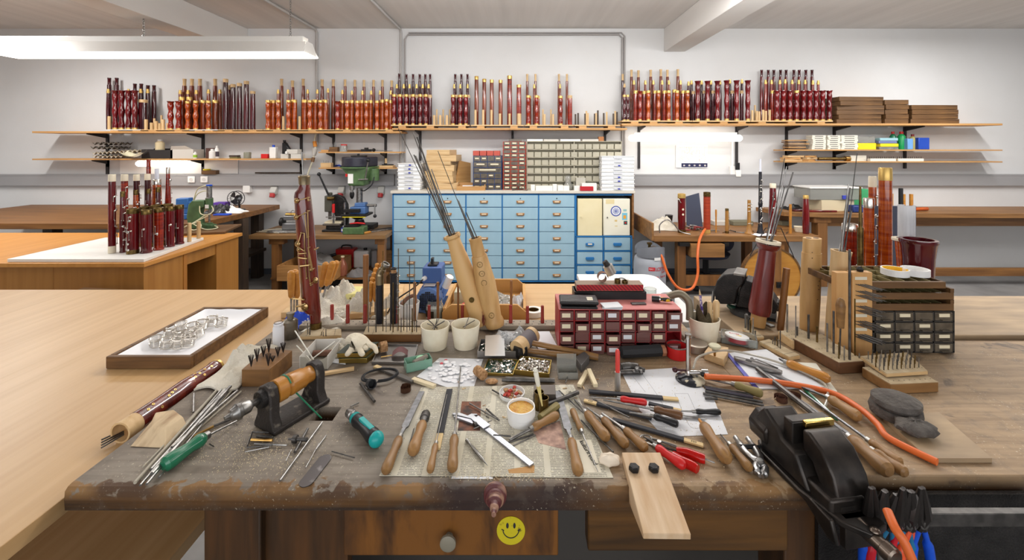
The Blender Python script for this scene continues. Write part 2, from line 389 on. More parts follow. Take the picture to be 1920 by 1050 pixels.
def put_joints(where,zb,specs):
 for kind,c,ring,ws,lst in specs:
  colm,cname=CN[c];rm={'g':GOLDR,'w':PALEW,'s':colm,'d':DMAROON,'k':DARKW}[ring]
  nm,adj,cat=KNAME[kind];n=len(lst)
  grp='%s %s %ss %s' % (adj,cname,cat.split()[-1],where)
  for i,(px,pt) in enumerate(lst):
   Y=ROWY[kind]+(.0 if kind !='block' else 0)
   if kind=='block' and c in 'k':Y=4.63
   if kind=='block' and ws<4:Y=4.66
   w=ws*Y/F;h=H-(pt-CY)*Y/F-zb
   loc=W(px,0,Y);loc.z=zb
   bits,key=joint(kind,colm,rm,w,h)
   o=ORD[i] if i<n/2 or n<8 else ORD[n-1-i]+'-last'
   side='from the left'
   if o=='first-last':o='last'
   if kind=='block':label='short %s wooden blank, %s from left %s' % (cname,o,where)
   else:label='%s %s %s, %s from left %s' % (adj,cname,cat,o,where)
   if n==1:label='%s %s %s standing %s' % (adj,cname,cat,where)
   label=label.replace(', last from left',', rightmost').replace('second-last from left','second from right').replace('-last from left',' from right')
   rz=random.uniform(-.25,.25)
   if isinstance(bits,Vector) or PROTO[key] is not None:
    r=dup(PROTO[key][0],loc,rz,label,grp,(w/PROTO[key][1],w/PROTO[key][1],h/PROTO[key][2]))
   else:
    if bits[0][0] is None:
     r=solo(nm,bits[0][1],bits[0][2],label,cat,loc,rz,grp)
    else:
     r=T(nm,label,cat,loc,rz,grp)
     for pn,m,mt in bits:obj(pn,m,mt,r)
    PROTO[key]=(r,w,h)
_joint=joint
def joint(kind,colm,ringm,w,hgt):
 key=(kind,colm.name,ringm.name,round(w/.006),round(hgt/.04))
 if PROTO.get(key):return None,key
 return _joint(kind,colm,ringm,w,hgt)
ZL,ZM,ZR=1.641,1.692,1.738
put_joints('at the upper shelf far left',ZL,[
 ('tall','d','d',8,[(205,146),(219,146),(253,157),(265,157),(277.5,160),(289,160)]),
 ('small','d','g',6,[(203,167),(241,167),(264,167),(277,167)]),
 ('flare','m','s',9.8,[(216,170),(228,170),(241,170),(253,170)]),
 ('boot','d','w',15,[(268.5,187)]),
 ('block','p','s',5.5,[(205,218),(274,224),(284.5,230),(293,227),(300,231),(306,224),(315,231)]),
 ('block','y','s',3.6,[(289.5,222),(303,216)])])
put_joints('left of the slim maroon row',ZL,[
 ('tall','b','w',8.5,[(346,148),(360,148),(375,148),(403.5,148)]),
 ('small','b','g',6.5,[(338,169),(352.5,169),(368,169),(391,168),(412.5,168)]),
 ('boot','b','g',10,[(341,182),(355,182),(381,188),(403.5,188)]),
 ('flare','r','s',10,[(320,190),(335,190)]),
 ('wavy','o','g',9,[(352,190),(367,189),(391,189)])])
put_joints('left of the second orange cluster',ZL,[
 ('thick','d','w',9,[(423,148),(437,158),(449,156),(462,152),(474,171)]),
 ('small','m','w',7,[(430,160)])])
put_joints('in the second orange cluster',ZL,[
 ('tall','b','w',7.5,[(528,148),(548.5,151),(568.5,148),(604,149),(625,149)]),
 ('small','b','g',5.5,[(521.5,168),(540,168),(577,168),(595,168),(615,166)]),
 ('boot','o','g',10.5,[(512,188),(551.5,187),(571.5,187),(591,187),(609.5,187)]),
 ('wavy','o','g',9,[(502.5,188),(522,188),(541,188),(581,188),(601,188)]),
 ('block','p','s',4.5,[(531.5,218),(562,218)])])
put_joints('at the left shelf right end',ZL,[
 ('tall','b','w',6.5,[(647,149),(665.5,150),(682.5,150),(700.5,150),(717,150),(734.5,151)]),
 ('small','b','g',5.5,[(642,169),(660,170),(679.5,170),(696,170),(712.5,170),(732.5,170)]),
 ('boot','o','g',9.5,[(641.5,188),(659.5,188),(678,188),(694.5,188),(717,187),(732,188)]),
 ('wavy','o','g',8.5,[(651,189),(670,189),(687,189),(707,189),(725,186)]),
 ('flare','r','s',9,[(633,190)])])
put_joints('above blue cabinet left corner',ZM,[
 ('tall','d','d',6,[(748.5,138),(762,139),(774.5,139),(787,139),(797.5,139),(806.5,139)]),
 ('small','d','g',5.5,[(744,158),(757,158),(768,158),(781,158),(792.5,158),(803.5,158)]),
 ('boot','d','w',9,[(744.5,178),(756,178),(768,178),(781,178),(793,178),(805.5,178)]),
 ('wavy','m','g',8.5,[(739,177),(750,177),(762,177),(774.5,177),(788,177),(798.5,177)]),
 ('block','p','s',5,[(814,216),(825.5,216),(838,216)]),
 ('block','y','s',3.2,[(819,205),(831,205),(843.5,205)])])
put_joints('left of the spaced brown row',ZM,[
 ('tall','d','d',6,[(853.5,139),(865,139),(876.5,139)]),
 ('small','d','g',5,[(851.5,158),(863,158),(877,158)]),
 ('boot','d','w',7,[(855.5,178),(867.5,178),(878,178)]),
 ('wavy','m','g',9,[(849.5,178),(863,178),(873.5,178)])])
put_joints('in the widely spaced row',ZM,[
 ('thick','b','g',8,[(893.5,143),(908,148),(922,149.5),(938.5,150)]),
 ('thick','r','g',9.5,[(955.5,142),(973,159)])])
def front_blocks():
 ROWY['block']=4.555
 put_joints('before the widely spaced row',ZM,[('block','p','s',4.5,[(891.5,206),(906,206),(921.5,206),(937.5,213),(955.5,213)]),('block','p','s',8,[(973.5,213)])])
 ROWY['block']=4.60
front_blocks()
put_joints('right of the widely spaced row',ZM,[
 ('tall','b','w',5.5,[(988.5,139),(1004,139),(1048,139),(1063,139)]),
 ('small','b','g',5,[(1001.5,158),(1050,158)]),
 ('boot','r','w',9,[(1068.5,179)]),('boot','b','g',6.5,[(993,180),(1009,180)]),
 ('wavy','r','g',9,[(990.5,179),(1006,179),(1051,180)]),
 ('block','p','s',4,[(1021,214),(1037,214)]),('block','y','s',3,[(1018,205),(1033,205)])])
put_joints('at the middle shelf right end',ZM,[
 ('block','k','s',3.2,[(1079,214),(1084,212),(1097,213),(1115,213),(1121,207),(1132,212),(1150,213),(1157,210)]),
 ('block','y','s',3.4,[(1099.5,208),(1102.5,212),(1117.5,212),(1137.5,210),(1153.5,208)])])
put_joints('at the right shelf left end',ZR,[
 ('tall','d','w',6,[(1167.5,139)]),('small','d','w',5,[(1171,157)]),
 ('wavy','d','g',6.5,[(1170.5,178),(1177,178)])])
put_joints('above the right wall lamp',ZR,[
 ('tall','b','w',6.5,[(1184,131),(1197,132),(1220,131),(1239,130),(1251.5,131),(1271,130)]),
 ('small','b','g',5.5,[(1188.5,151),(1210,151),(1225,151),(1241.5,151),(1254,151),(1276,151)]),
 ('boot','r','g',8.5,[(1192,170),(1208,171),(1228.5,170),(1246,170),(1265,168),(1281,170)]),
 ('wavy','o','g',8.5,[(1215.5,170),(1234.5,170),(1253.5,170),(1269.5,170),(1289,170)]),
 ('flare','r','s',8,[(1200,171)])])
put_joints('right of the orange lamp cluster',ZR,[
 ('small','d','g',5.5,[(1291,153),(1296.5,151),(1315.5,151),(1333,151),(1350,151),(1368.5,149),(1391,149)]),
 ('boot','d','w',6.5,[(1300,171),(1320.5,170),(1337,170),(1373,170),(1390.5,170)]),
 ('flare','m','s',9.5,[(1308,152),(1326.5,152),(1345,152),(1362.5,151),(1381,151),(1402,151)])])
put_joints('beside the old wooden trays',ZR,[
 ('block','p','s',4.2,[(1410.5,207),(1419,208),(1423.5,209),(1431,206),(1436,208),(1443,206)]),
 ('block','y','s',3.2,[(1415.5,197)]),
 ('tall','m','d',6.5,[(1428,131),(1440.5,131),(1451,131),(1463.5,131),(1474,131),(1488.5,131),(1498.5,131),(1511,131),(1522.5,131)]),
 ('small','r','g',5.5,[(1435.5,150),(1446.5,150),(1462,150),(1472,149),(1485,150),(1497.5,150),(1509.5,150),(1524,151),(1534,151)]),
 ('boot','r','g',7,[(1448.5,170)]),
 ('wavy','m','g',9.5,[(1493.5,170)]),
 ('flare','m','s',9.4,[(1456.5,170),(1468.8,170),(1481,170),(1506.5,170),(1518,170),(1530,170),(1542.5,170),(1555,170)])])
def carrier(px0,px1,zs,zt,label,cleats,white=False):
 Y0=4.54;x0=(px0-CX)*Y0/F;x1=(px1-CX)*Y0/F;t=T('carrier_board',label,'board',((x0+x1)/2,Y0,zs),group='carrier boards on the upper shelves')
 w=(x1-x0)/2;th=min(.014,(zt-zs)*.5)
 obj('board',M().box(-w,w,0,.25,zt-zs-th,zt-zs),mat('white_board',(228,226,220),.5) if white else PALEX,t,bevel=.001)
 for c in cleats:
  X=(c-.5)*2*w*.9;obj('cleat',M().box(X-.04,X+.04,.004,.25,0,zt-zs-th),SHELFW,t)
for a in [(198,264,1.622,ZL,'white carrier board at the far left under dark flared joints',(.2,.9),True),(264.5,354,1.622,ZL,'wooden carrier board under the small blanks and flared red-brown joints',(.2,.8)),
   (354.5,408,1.622,ZL,'white carrier board under orange wavy joints',(.3,.7),True),(408.5,492,1.622,ZL,'wooden carrier board under the slim maroon row',(.2,.8)),
   (494,627,1.622,ZL,'wooden carrier board under the second orange cluster',(.15,.7)),(628,746,1.622,ZL,'wooden carrier board at right end of the left shelf',(.15,.9)),
   (733,880,1.656,ZM,'wooden carrier board under the maroon cluster over the blue cabinet left end',(.1,.5,.95)),(883,982,1.656,ZM,'wooden carrier board under the spaced brown row',(.15,.85)),
   (983,1076,1.656,ZM,'wooden carrier board under the spaced brown joints right of the row',(.15,.85)),(1077,1163,1.656,ZM,'wooden carrier board under the dark sticks',(.15,.85)),
   (1166,1298,1.706,ZR,'wooden carrier board above the right lamp',(.15,.45,.85)),(1299,1407,1.706,ZR,'wooden carrier board under the maroon flared row',(.15,.55,.9)),
   (1408,1562,1.706,ZR,'wooden carrier board beside the old wooden trays',(.1,.5,.9))]:carrier(*a)
# ================= BLUE CABINET =================
YC=4.43;pm=YC/F
def cx(px):return (px-CX)*pm
def cz(py):return H-(py-CY)*pm
t=T('drawer_cabinet','long pale blue cabinet of many drawers with brass label pulls against the wall','cabinet',(0,YC,0))
XL,XR=cx(736),cx(1184.5)
m=M();m.box(XL,XR,.014,.38,.09,cz(363));m.box(XL+.03,XR-.03,.05,.36,.0,.09)
obj('carcass',M().box(XL,cx(1079),.014,.38,cz(528),cz(363)).box(cx(1079),XR,.014,.38,cz(528),cz(443))
 .box(cx(1079),XR,.36,.38,cz(443),cz(363)).box(cx(1079),XR,.0,.38,cz(366.5),cz(363)).box(cx(1077),cx(1081),.0,.38,cz(443),cz(366)),BLUE,t)
obj('plinth',M().box(XL+.03,XR-.03,.05,.36,0,cz(528)),BLACK,t)
m=M()
for x in (737,805.4,873.6,941.6,1009.8,1078):m.box(cx(x)-.006,cx(x)+.006,-.004,.015,cz(528),cz(363))
for y in (365,527.5):m.box(XL,cx(1079),-.004,.015,cz(y)-.006,cz(y)+.006)
for x in (1079.5,1131.4,1184):m.box(cx(x)-.008,cx(x)+.008,-.004,.015,cz(526),cz(442))
for y in (443.5,470.5,496.5,523.5):m.box(cx(1079),XR,-.004,.015,cz(y)-.006,cz(y)+.006)
obj('face_frame',m,BLUE,t,bevel=.001)
obj('worktop',M().box(cx(733),cx(1190),-.02,.39,cz(362.5),cz(357.5)),mat('grey_laminate',(206,200,188),.35),t,bevel=.003)
obj('side_board',M().box(cx(1185),cx(1188.5),.0,.36,cz(448),cz(363)),BENCHW,t)
xs=[737,805.4,873.6,941.6,1009.8,1078];ys=[365.5,388.6,411.7,434.3,457,479.5,502.3,526.6]
hx=[770.3,838.6,907,975,1043];hy=[378.8,402,425,447.5,470,493,517]
first=None
def pull(par,mtl,w=.088):
 m=M();m.pr([(-w/2,.006),(w/2,.006),(w/2*.86,-.022),(-w/2*.86,-.022)],0,.014,Matrix(((1,0,0,0),(0,0,-1,-.002),(0,1,0,0),(0,0,0,1))))
 return obj('label_pull',m,mtl,par,bevel=.004)
COP=mat('copper_brown_pull',(176,128,82),.4,.5)
for i in range(5):
 for j in range(7):
  x0,x1,z1,z0=cx(xs[i])+.008,cx(xs[i+1])-.008,cz(ys[j])-.004,cz(ys[j+1])+.004
  if first is None:
   first=obj('drawer',M().box(-(x1-x0)/2,(x1-x0)/2,-.003,.02,-(z1-z0)/2,(z1-z0)/2),LBLUE,t,((x0+x1)/2,0,(z0+z1)/2),bevel=.0015)
   pull(first,COP);obj('label_card',M().box(-.024,.024,-.018,-.0165,-.011,0),mat('card_label',(228,214,186),.7),first)
   d=first
  else:
   d=first.copy();COL.objects.link(d);d.parent=t;d.location=((x0+x1)/2,0,(z0+z1)/2)
   for g in first.children:gg=g.copy();COL.objects.link(gg);gg.parent=d
  if j==0 and i>0:obj('keyhole',M().box(-.004,.004,-.006,-.003,.022,.034),BLACK,d)
for i,(a,b) in enumerate(((1081,1130.6),(1132.4,1182.5))):
 for j,(y0,y1) in enumerate(((445,469.5),(472,495.5),(498,522))):
  x0,x1,z1,z0=cx(a)+.006,cx(b)-.006,cz(y0)-.004,cz(y1)+.004
  d=obj('drawer',M().box(-(x1-x0)/2,(x1-x0)/2,-.003,.02,-(z1-z0)/2,(z1-z0)/2),LBLUE,t,((x0+x1)/2,0,(z0+z1)/2),bevel=.0015)
  m=M();m.pr([(-.04,.012),(.04,.012),(.046,0),(.036,-.02),(-.036,-.02),(-.046,0)],0,.016,Matrix(((1,0,0,0),(0,0,-1,-.002),(0,1,0,0),(0,0,0,1))))
  obj('blue_pull',m,BLUE,d,bevel=.003)
  if (i,j)==(0,0):obj('label_card',M().box(-.022,.022,-.0195,-.018,-.006,.008),mat('card_label'),d)
CREAM=mat('cream_enamel',(232,220,182),.4,c2=(226,212,170),sc=(5,5,5))
def cbox(px0,px1,py0,py1,Yb,dep):
 return (px0-CX)*Yb/F,(px1-CX)*Yb/F,H-(py1-CY)*Yb/F,H-(py0-CY)*Yb/F
a,b,c,d=cbox(1083,1129.5,372,441.6,4.43,.3)
t=T('small_locker','plain cream small cupboard in the niche of the blue cabinet','locker',((a+b)/2,4.45,cz(442.5)))
hh=d-c;w=(b-a)/2
obj('body',M().box(-w,w,.0,.28,0,hh),CREAM,t,bevel=.004);obj('door',M().box(-w+.002,w-.002,-.014,-.001,.002,hh-.002),CREAM,t,bevel=.003)
obj('knob',M().la([(0,.004),(.01,.005),(.014,.009),(.022,.008)],(-w+.04,-.014,hh*.52),(0,-1,0)),CREAM,t)
a,b,c,d=cbox(1131.5,1182,372,441.6,4.43,.3)
t=T('small_locker','cream enamel cupboard with round blue emblem and stickers in the cabinet niche','locker',((a+b)/2,4.45,cz(442.5)))
w=(b-a)/2
WEN=mat('white_enamel',(232,228,210),.3)
obj('body',M().box(-w,w,.0,.28,0,hh),WEN,t,bevel=.004);obj('door',M().box(-w+.002,w-.002,-.014,-.001,.002,hh-.002),WEN,t,bevel=.006)
def lp(px,py):return ((px-1156.7)*pm,(442.5-py)*pm)
e=M().la([(0,.055),(.0008,.055)],(lp(1155,396)[0],-.0142,lp(0,396)[1]),(0,-1,0),28)
sb=mat('sticker_blue',(40,70,160),.5);sw=mat('sticker_white',(226,228,232),.5)
st=obj('round_sticker',e,sb,t)
m=M();cx0,cz0=lp(1155,396)
m.la([(0,.045),(.0006,.045)],(cx0,-.0151,cz0),(0,-1,0),28);o=obj('emblem_field',m,sw,st)
m=M()
for k in range(12):
 aa=2*PI*k/12;m.box(-.0025,.0025,-.0163,-.0157,.012,.036,Matrix.Translation((cx0,0,cz0)) @ Matrix.Rotation(aa,4,'Y'))
m.la([(0,.009),(.0006,.009)],(cx0,-.0157,cz0),(0,-1,0),16);obj('emblem_rays',m,sb,st)
for px,py,sx,sz,cc in ((1171.5,406,.055,.075,(120,190,214)),(1173,418,.038,.04,(40,90,90)),(1172,394.5,.036,.022,(150,190,190)),(1144,378,.09,.05,(222,206,160)),(1155.5,424,.028,.012,(222,196,150)),(1155,414,.026,.02,(216,190,130))):
 x,z=lp(px,py);obj('sticker',M().cb((x,-.0146,z),(sx,.0008,sz)),mat('sticker_%d' % cc[0],cc,.5),t)
x,z=lp(1171.5,407);obj('sticker_patch',M().cb((x,-.0153,z),(.028,.0006,.036)),mat('sticker_orange',(232,160,50),.5),t)
x,z=lp(1173,418);obj('sticker_patch',M().cb((x,-.0153,z),(.018,.0006,.018)),RED,t)
obj('latch',M().la([(0,.008),(.012,.006)],(lp(1139,408)[0],-.0145,lp(0,408)[1]),(0,-1,0),10),STEEL,t)
# ================= THINGS ON THE CABINET =================
TOP=cz(357.5)
def bpx(px0,px1,py0,py1,Y):
 return (px0-CX)*Y/F,(px1-CX)*Y/F,H-(py0-CY)*Y/F
TRAYW=mat('translucent_white_tray',(236,238,240),.45,c2=(214,218,222),sc=(3,3,60),thr=(.45,.6))
TRAYC=mat('tray_clip_blue',(60,70,170),.4)
def white_tray(w,d,h):
 m=M().box(-w,w,-d,d,0,h*.72).box(-w-.004,w+.004,-d-.004,d+.004,h*.72,h*.95)
 return m
for nm,px0,px1,n,ytop,Y,clips,lab in (('left',745,789,7,306,4.50,(0,4,5,6),'left end of the blue cabinet'),('right',1124,1186,9,292,4.50,(0,2,3,6),'right end of the blue cabinet')):
 x0,x1,zt=bpx(px0,px1,ytop,0,Y);h=(zt-TOP)/n;w=(x1-x0)/2
 D=.12 if nm=='left' else .062
 for i in range(n):
  t=T('storage_tray','white translucent lidded tray, %s from bottom of stack at %s' % (ORD[i],lab),'storage box',((x0+x1)/2+random.uniform(-.004,.004),Y+D if nm=='left' else 4.484,TOP+i*h),random.uniform(-.02,.02),'white trays stacked at the %s end' % nm)
  obj('tray',M().box(-w+.006,w-.006,-D,D,0,h*.74),TRAYW,t,bevel=.004)
  obj('lid',M().box(-w,w,-D-.006,D+.006,h*.74,h*.97),WHITEP,t,bevel=.003)
  obj('handle',M().box(.0-.045,.045,-D-.012,-D+.002,h*.3,h*.68),mat('tray_handle_white',(214,216,222),.4),t,bevel=.002)
  if i in clips:obj('clip',M().box(-.002,.022,-D-.016,-D-.010,h*.32,h*.66),TRAYC,t,bevel=.002)
 if nm=='left':pass
spec=[(800,857,343,356),(800,852,331,343),(797,851,321,331),(801,851,309,321),(800,848,302,309),(799,857,291,303),(801,846,281,291)]
for i,(a,b,yt,yb) in enumerate(spec):
 Y=4.52;w=(b-a)/2*Y/F;z0=TOP+sum([(s[3]-s[2]) for s in spec[:i]])*Y/F*.985;hh=(yb-yt)*Y/F*.98
 t=T('wooden_box','light wooden shallow box, %s from bottom of the leaning stack on blue cabinet' % ORD[i],'box',(((a+b)/2-CX)*Y/F,Y+.16,z0),(0,0,random.uniform(-.18,.18)*(1 if i else .2)),'light wooden boxes stacked on the blue cabinet')
 obj('box_body',M().box(-w,w,-.13,.13,0,.006).box(-w,-w+.01,-.13,.13,.006,hh).box(w-.01,w,-.13,.13,.006,hh).box(-w+.01,w-.01,-.13,-.12,.006,hh).box(-w+.01,w-.01,.12,.13,.006,hh),PALEX,t,bevel=.001)
 if i in (1,2,5,6):obj('lid',M().box(-w+.01,w-.01,-.12,.12,hh-.004,hh-.0005),SHELFW,t)
solo('wooden_sheet',M().box(-.13,.13,-.006,.006,0,.26,Matrix.Rotation(.18,4,'Y')),SHELFW,'wooden panel leaning on edge behind the stack of light boxes','panel',(-.60,4.76,TOP+.03),.9)
t=T('wooden_tray','open wooden tray with white paper beside the navy drawer unit','tray',((884-CX)*4.5/F,4.53,TOP))
w=.15
obj('tray_body',M().box(-w,w,-.09,.09,0,.006).box(-w,w,-.09,-.08,.006,.045).box(-w,w,.08,.09,.006,.07).box(-w,-w+.01,-.08,.08,.006,.06).box(w-.01,w,-.08,.08,.006,.06),SHELFW,t,bevel=.001)
solo('paper_roll',M().cyl((-.1,0,0),(.09,.01,0),.016,n=14),PAPER,'rolled white paper lying in the open wooden tray','paper',((884-CX)*4.5/F,4.54,TOP+.03))
SMD=mat('smoky_drawer_front',(84,76,66),.18,trans=.25,c2=(116,106,92),sc=(30,30,30))
LABELC=mat('drawer_label',(226,214,184),.7)
def drawer_unit(name,label,px0,px1,pyt,pyb,mt,rows,front,Y=4.52,dep=.15,lab=True,z0=None,group=None):
 x0,x1=(px0-CX)*Y/F,(px1-CX)*Y/F;z0=TOP if z0 is None else z0
 w=(x1-x0)/2;h=(pyb-pyt)*Y/F
 t=T(name,label,'drawer unit',((x0+x1)/2,Y,z0),group=group)
 m=M().box(-w,w,.02,dep,0,h);k=.004
 m.box(-w,-w+k,0,.02,0,h).box(w-k,w,0,.02,0,h)
 R=len(rows);tot=sum(r[1] for r in rows);z=h
 fr=[]
 for n,hr in rows:
  dz=h*hr/tot;m.box(-w,w,0,.02,z-k/2,z+k/2 if z<h else z)
  for i in range(n):
   a=-w+k+(2*w-2*k)*i/n;b=-w+k+(2*w-2*k)*(i+1)/n
   if i:m.box(a-k/2,a+k/2,.0,.02,z-dz,z)
   fr.append((a+k*.7,b-k*.7,z-dz+k*.8,z-k*.8))
  z -=dz
 m.box(-w,w,0,.02,0,k)
 obj('casing',m,mt,t)
 for a,b,c,d in fr:
  o=obj('drawer',M().box(a,b,-.002,.018,c,d),front,t,bevel=.001)
  hh=d-c;ww=b-a
  if lab and random.random()<.8:obj('label',M().box(a+ww*.2,b-ww*.2,-.0035,-.002,c+hh*.45,c+hh*.45+min(.014,hh*.4)),LABELC,o)
  obj('lip',M().box(a+ww*.25,b-ww*.25,-.010,-.002,c+hh*.12,c+hh*.2),front,o)
 return t,h
_,h1=drawer_unit('drawer_unit','navy blue unit of small clear drawers beneath a brick-red bar',887,941,291,355,NAVY,[(4,10),(2,9),(1,9),(4,9),(4,9),(4,9)],SMD,dep=.2)
for i in range(4):
 solo('red_block',M().box(-.034,.034,-.05,.05,0,.052),mat('brick_red_paint',(186,84,70),.7),'brick-red block, %s from left in the row on the navy unit' % ORD[i],'block',((889+i*13-CX)*4.52/F+.02,4.58,TOP+h1),0,'brick-red blocks on the navy unit',bevel=.002)
z=TOP
for i,(yt,yb) in enumerate(((332,355),(309.5,332),(287.5,309.5),(265,287.5))):
 _,hh=drawer_unit('drawer_unit','orange-red three-column drawer unit, %s from bottom of its stack' % ORD[i],943,986,yt,yb,ORED,[(3,1),(3,1),(3,1)],SMD,z0=z,dep=.18,group='orange-red drawer units stacked on the cabinet');z+=hh+.0005
Y=4.56;x0,x1=(988-CX)*Y/F,(1165-CX)*Y/F;w=(x1-x0)/2;h=(355-265)*Y/F
t=T('bin_rack','big olive grey rack of clear bins with small parts on the cabinet','bin rack',((x0+x1)/2,Y,TOP))
BING=mat('bin_rack_grey',(180,174,154),.6)
m=M().box(-w,w,.06,.16,0,h)
for r in range(7):m.box(-w,w,-.004,.06,h*r/6-.003,h*r/6+.003)
for q in (-w,0,w):m.box(q-.004,q+.004,-.004,.06,0,h)
obj('frame',m,BING,t)
binm=mat('clear_bin',(214,208,188),.22,trans=.35)
PCOL=[mat('parts_%d' % i,c,.5,.3) for i,c in enumerate(((214,208,196),(170,164,152),(150,120,90),(120,118,120),(230,226,214)))]
for r in range(6):
 for c in range(13 if r else 13):
  a=-w+2*w*c/13+.006;b=-w+2*w*(c+1)/13-.006;zb=h*r/6+.005;hh=h/6
  o=obj('bin',M().add([(a,-.002,zb),(b,-.002,zb),(b,.055,zb),(a,.055,zb),(a,-.012,zb+hh*.62),(b,-.012,zb+hh*.62),(b,.055,zb+hh*.62),(a,.055,zb+hh*.62)],
   [(0,3,2,1),(0,1,5,4),(0,4,7,3),(1,2,6,5)]),binm,t)
  if random.random()<.75:
   m=M()
   for k in range(9):
    s=random.uniform(.004,.010);m.cb((random.uniform(a+.008,b-.008),random.uniform(.005,.045),zb+s/2+random.uniform(.001,.022)),(s,s*1.3,s),Matrix.Identity(4))
   pp=obj('small_parts',m,random.choice(PCOL),o);pp['kind']='stuff'
for i,(px,pw,ph,Y) in enumerate(((1120,16,28,4.48),(1010,15,0,4.5))):pass
WC=mat('white_carton',(232,230,224),.7)
for i,(a,b,yt) in enumerate(((995,1003,346),(1004,1036,348),(1036,1044,345),(1045,1056,347),(1056,1067,348),(1076,1087,348),(1090,1118,343))):
 Y=4.47;w=(b-a)/2*Y/F-.001
 solo('small_carton',M().box(-w,w,-.03,.03,0,(356.5-yt)*Y/F),WC,'small white carton, %s from left in the row before the bin rack' % ORD[i],'carton',(((a+b)/2-CX)*Y/F,Y,TOP),0,'white cartons before the bin rack',bevel=.001)
solo('red_box',M().box(-.068,.068,-.03,.03,0,.045),mat('red_brush_box',(180,30,40),.6),'flat red box before the white carton near right tray stack','box',((1100-CX)*4.42/F,4.435,TOP),0,bevel=.002)
solo('grey_carton',M().box(-.05,.05,-.03,.03,0,.13),mat('grey_cardboard',(176,172,160),.8),'upright grey cardboard box before the bin rack','box',((1089-CX)*4.5/F,4.53,TOP),0,bevel=.002)
solo('clear_bag',M().la([(0,.05),(.03,.055),(.08,.03),(.13,.035),(.15,.02)],n=12,wob=lambda i,a:1+.15*math.sin(3*a+i)),CLEARP,'clear bag standing before the bin rack by white cartons','bag',((1065-CX)*4.5/F,4.53,TOP),0)
m=M();m.sheet(10,6,lambda u,v:((u-.5)*.17,-.04+.08*v,.004+.085*math.exp(-((u-.45)/.18)**2)*(1-.5*v)+.004*math.sin(u*40)))
solo('plastic_bag',m,CLEARP,'crumpled clear plastic bag before the orange-red drawer units','bag',((975-CX)*4.45/F,4.46,TOP),0)
for i,(a,b) in enumerate(((988,1018),(1019,1047),(1050,1088),(1091,1122))):
 Y=4.6;w=(b-a)/2*Y/F-.002
 solo('flat_carton',M().box(-w,w,-.04,.05,0,.022),WC if i % 2==0 else CARD,'flat pale carton, %s from left on top of the bin rack' % ORD[i],'carton',(((a+b)/2-CX)*Y/F,Y+.02,TOP+h+.003),0,'flat cartons on the bin rack',bevel=.001)
solo('clear_case',M().box(-.07,.07,-.05,.05,0,.03),SMOKEP,'flat smoky plastic case on top of the orange-red drawer units','case',((966-CX)*4.55/F,4.6,z),0,bevel=.002)
solo('brown_carton',M().box(-.028,.028,-.03,.03,0,.05),mat('brown_card',(170,116,74),.8),'small brown slatted carton at the right on top of bin rack','carton',((1127.5-CX)*4.6/F,4.63,TOP+h+.003),0,bevel=.001)
# ================= WALL LAMPS, CALENDAR, SOCKETS =================
t=T('tube_lamp','glowing white fluorescent tube lamp under the right upper shelf','lamp',((1285-CX)*4.62/F,4.62,cz(0)))
t.location.z=H-(259-CY)*4.62/F
w=(1391-1180)/2*4.62/F
obj('tube',M().la([(0,.02),(.02,.036),(2*w-.02,.036),(2*w,.02)],(-w,0,0),(1,0,0),16),mat('glowing_tube',(255,250,242),.4,emit=7),t)
obj('mount',M().box(-w*.9,w*.9,-.03,.03,.04,.062),WHITEP,t,bevel=.003)
t=T('tube_lamp','glowing fluorescent tube lamp under the lower left shelf behind the bassoons','lamp',((300-CX)*4.62/F,4.66,H-(307-CY)*4.62/F))
w=.29
obj('tube',M().la([(0,.02),(.02,.032),(2*w-.02,.032),(2*w,.02)],(-w,0,0),(1,0,0),16),mat('glowing_tube'),t)
obj('mount',M().box(-w*.9,w*1.1,-.03,.03,.034,.055),WHITEP,t,bevel=.003)
Y=WY-.012;x0,x1=(1267.5-CX)*Y/F,(1327-CX)*Y/F;z1,z0=H-(272-CY)*Y/F,H-(314.5-CY)*Y/F;w=(x1-x0)/2;h=(z1-z0)
t=T('wall_calendar','wall planner calendar sheet with photo strip hanging under the right tube lamp','calendar',((x0+x1)/2,Y,z0))
obj('sheet',M().box(-w,w,0,.003,0,h),mat('calendar_paper',(226,226,224),.8),t)
m=M()
for i in range(13):m.box(-w*.94+1.88*w*i/12-.0008,-w*.94+1.88*w*i/12+.0008,-.001,0,h*.24,h*.93)
for i in range(15):m.box(-w*.94,w*.94,-.001,0,h*.24+h*.69*i/14-.0006,h*.24+h*.69*i/14+.0006)
obj('grid_print',m,mat('faint_print',(196,190,184),.8),t)
m=M()
for i in range(60):
 X=-w*.9+1.8*w*random.randrange(24)/24;Z=h*.26+h*.66*random.randrange(14)/14;m.box(X,X+.008,-.0012,-.0002,Z,Z+.005)
o=obj('entry_print',m,mat('faint_orange_print',(224,180,150),.8),t);o['kind']='stuff'
m=M().box(-w*.66,w*.98,-.001,0,.006,h*.2)
st=obj('photo_strip',m,mat('photo_strip_blue',(36,38,74),.5),t)
m=M()
for i in range(5):
 X=-w*.6+i*w*.33
 m.ball((X+.02,-.001,h*.1),.012,1,.12,.8+.1*(i % 2),10,None)
obj('photo_motif',m,mat('photo_motif_grey',(190,184,180),.5),st)
t=T('cable_outlet','white wall cable box with black plug and socket right of the calendar','socket',((1376-CX)*4.8/F,WY-.001,H-(328-CY)*4.8/F))
obj('duct',M().box(-.02,.005,-.02,0,.02,.46),WHITEP,t,bevel=.002);obj('box',M().box(-.04,.02,-.035,0,0,.1),WHITEP,t,bevel=.004)
obj('black_plug',M().box(.01,.055,-.06,-.036,.06,.14),BLACK,t,bevel=.004);obj('socket',M().box(.012,.07,-.06,-.036,-.02,.055),WHITEP,t,bevel=.004)
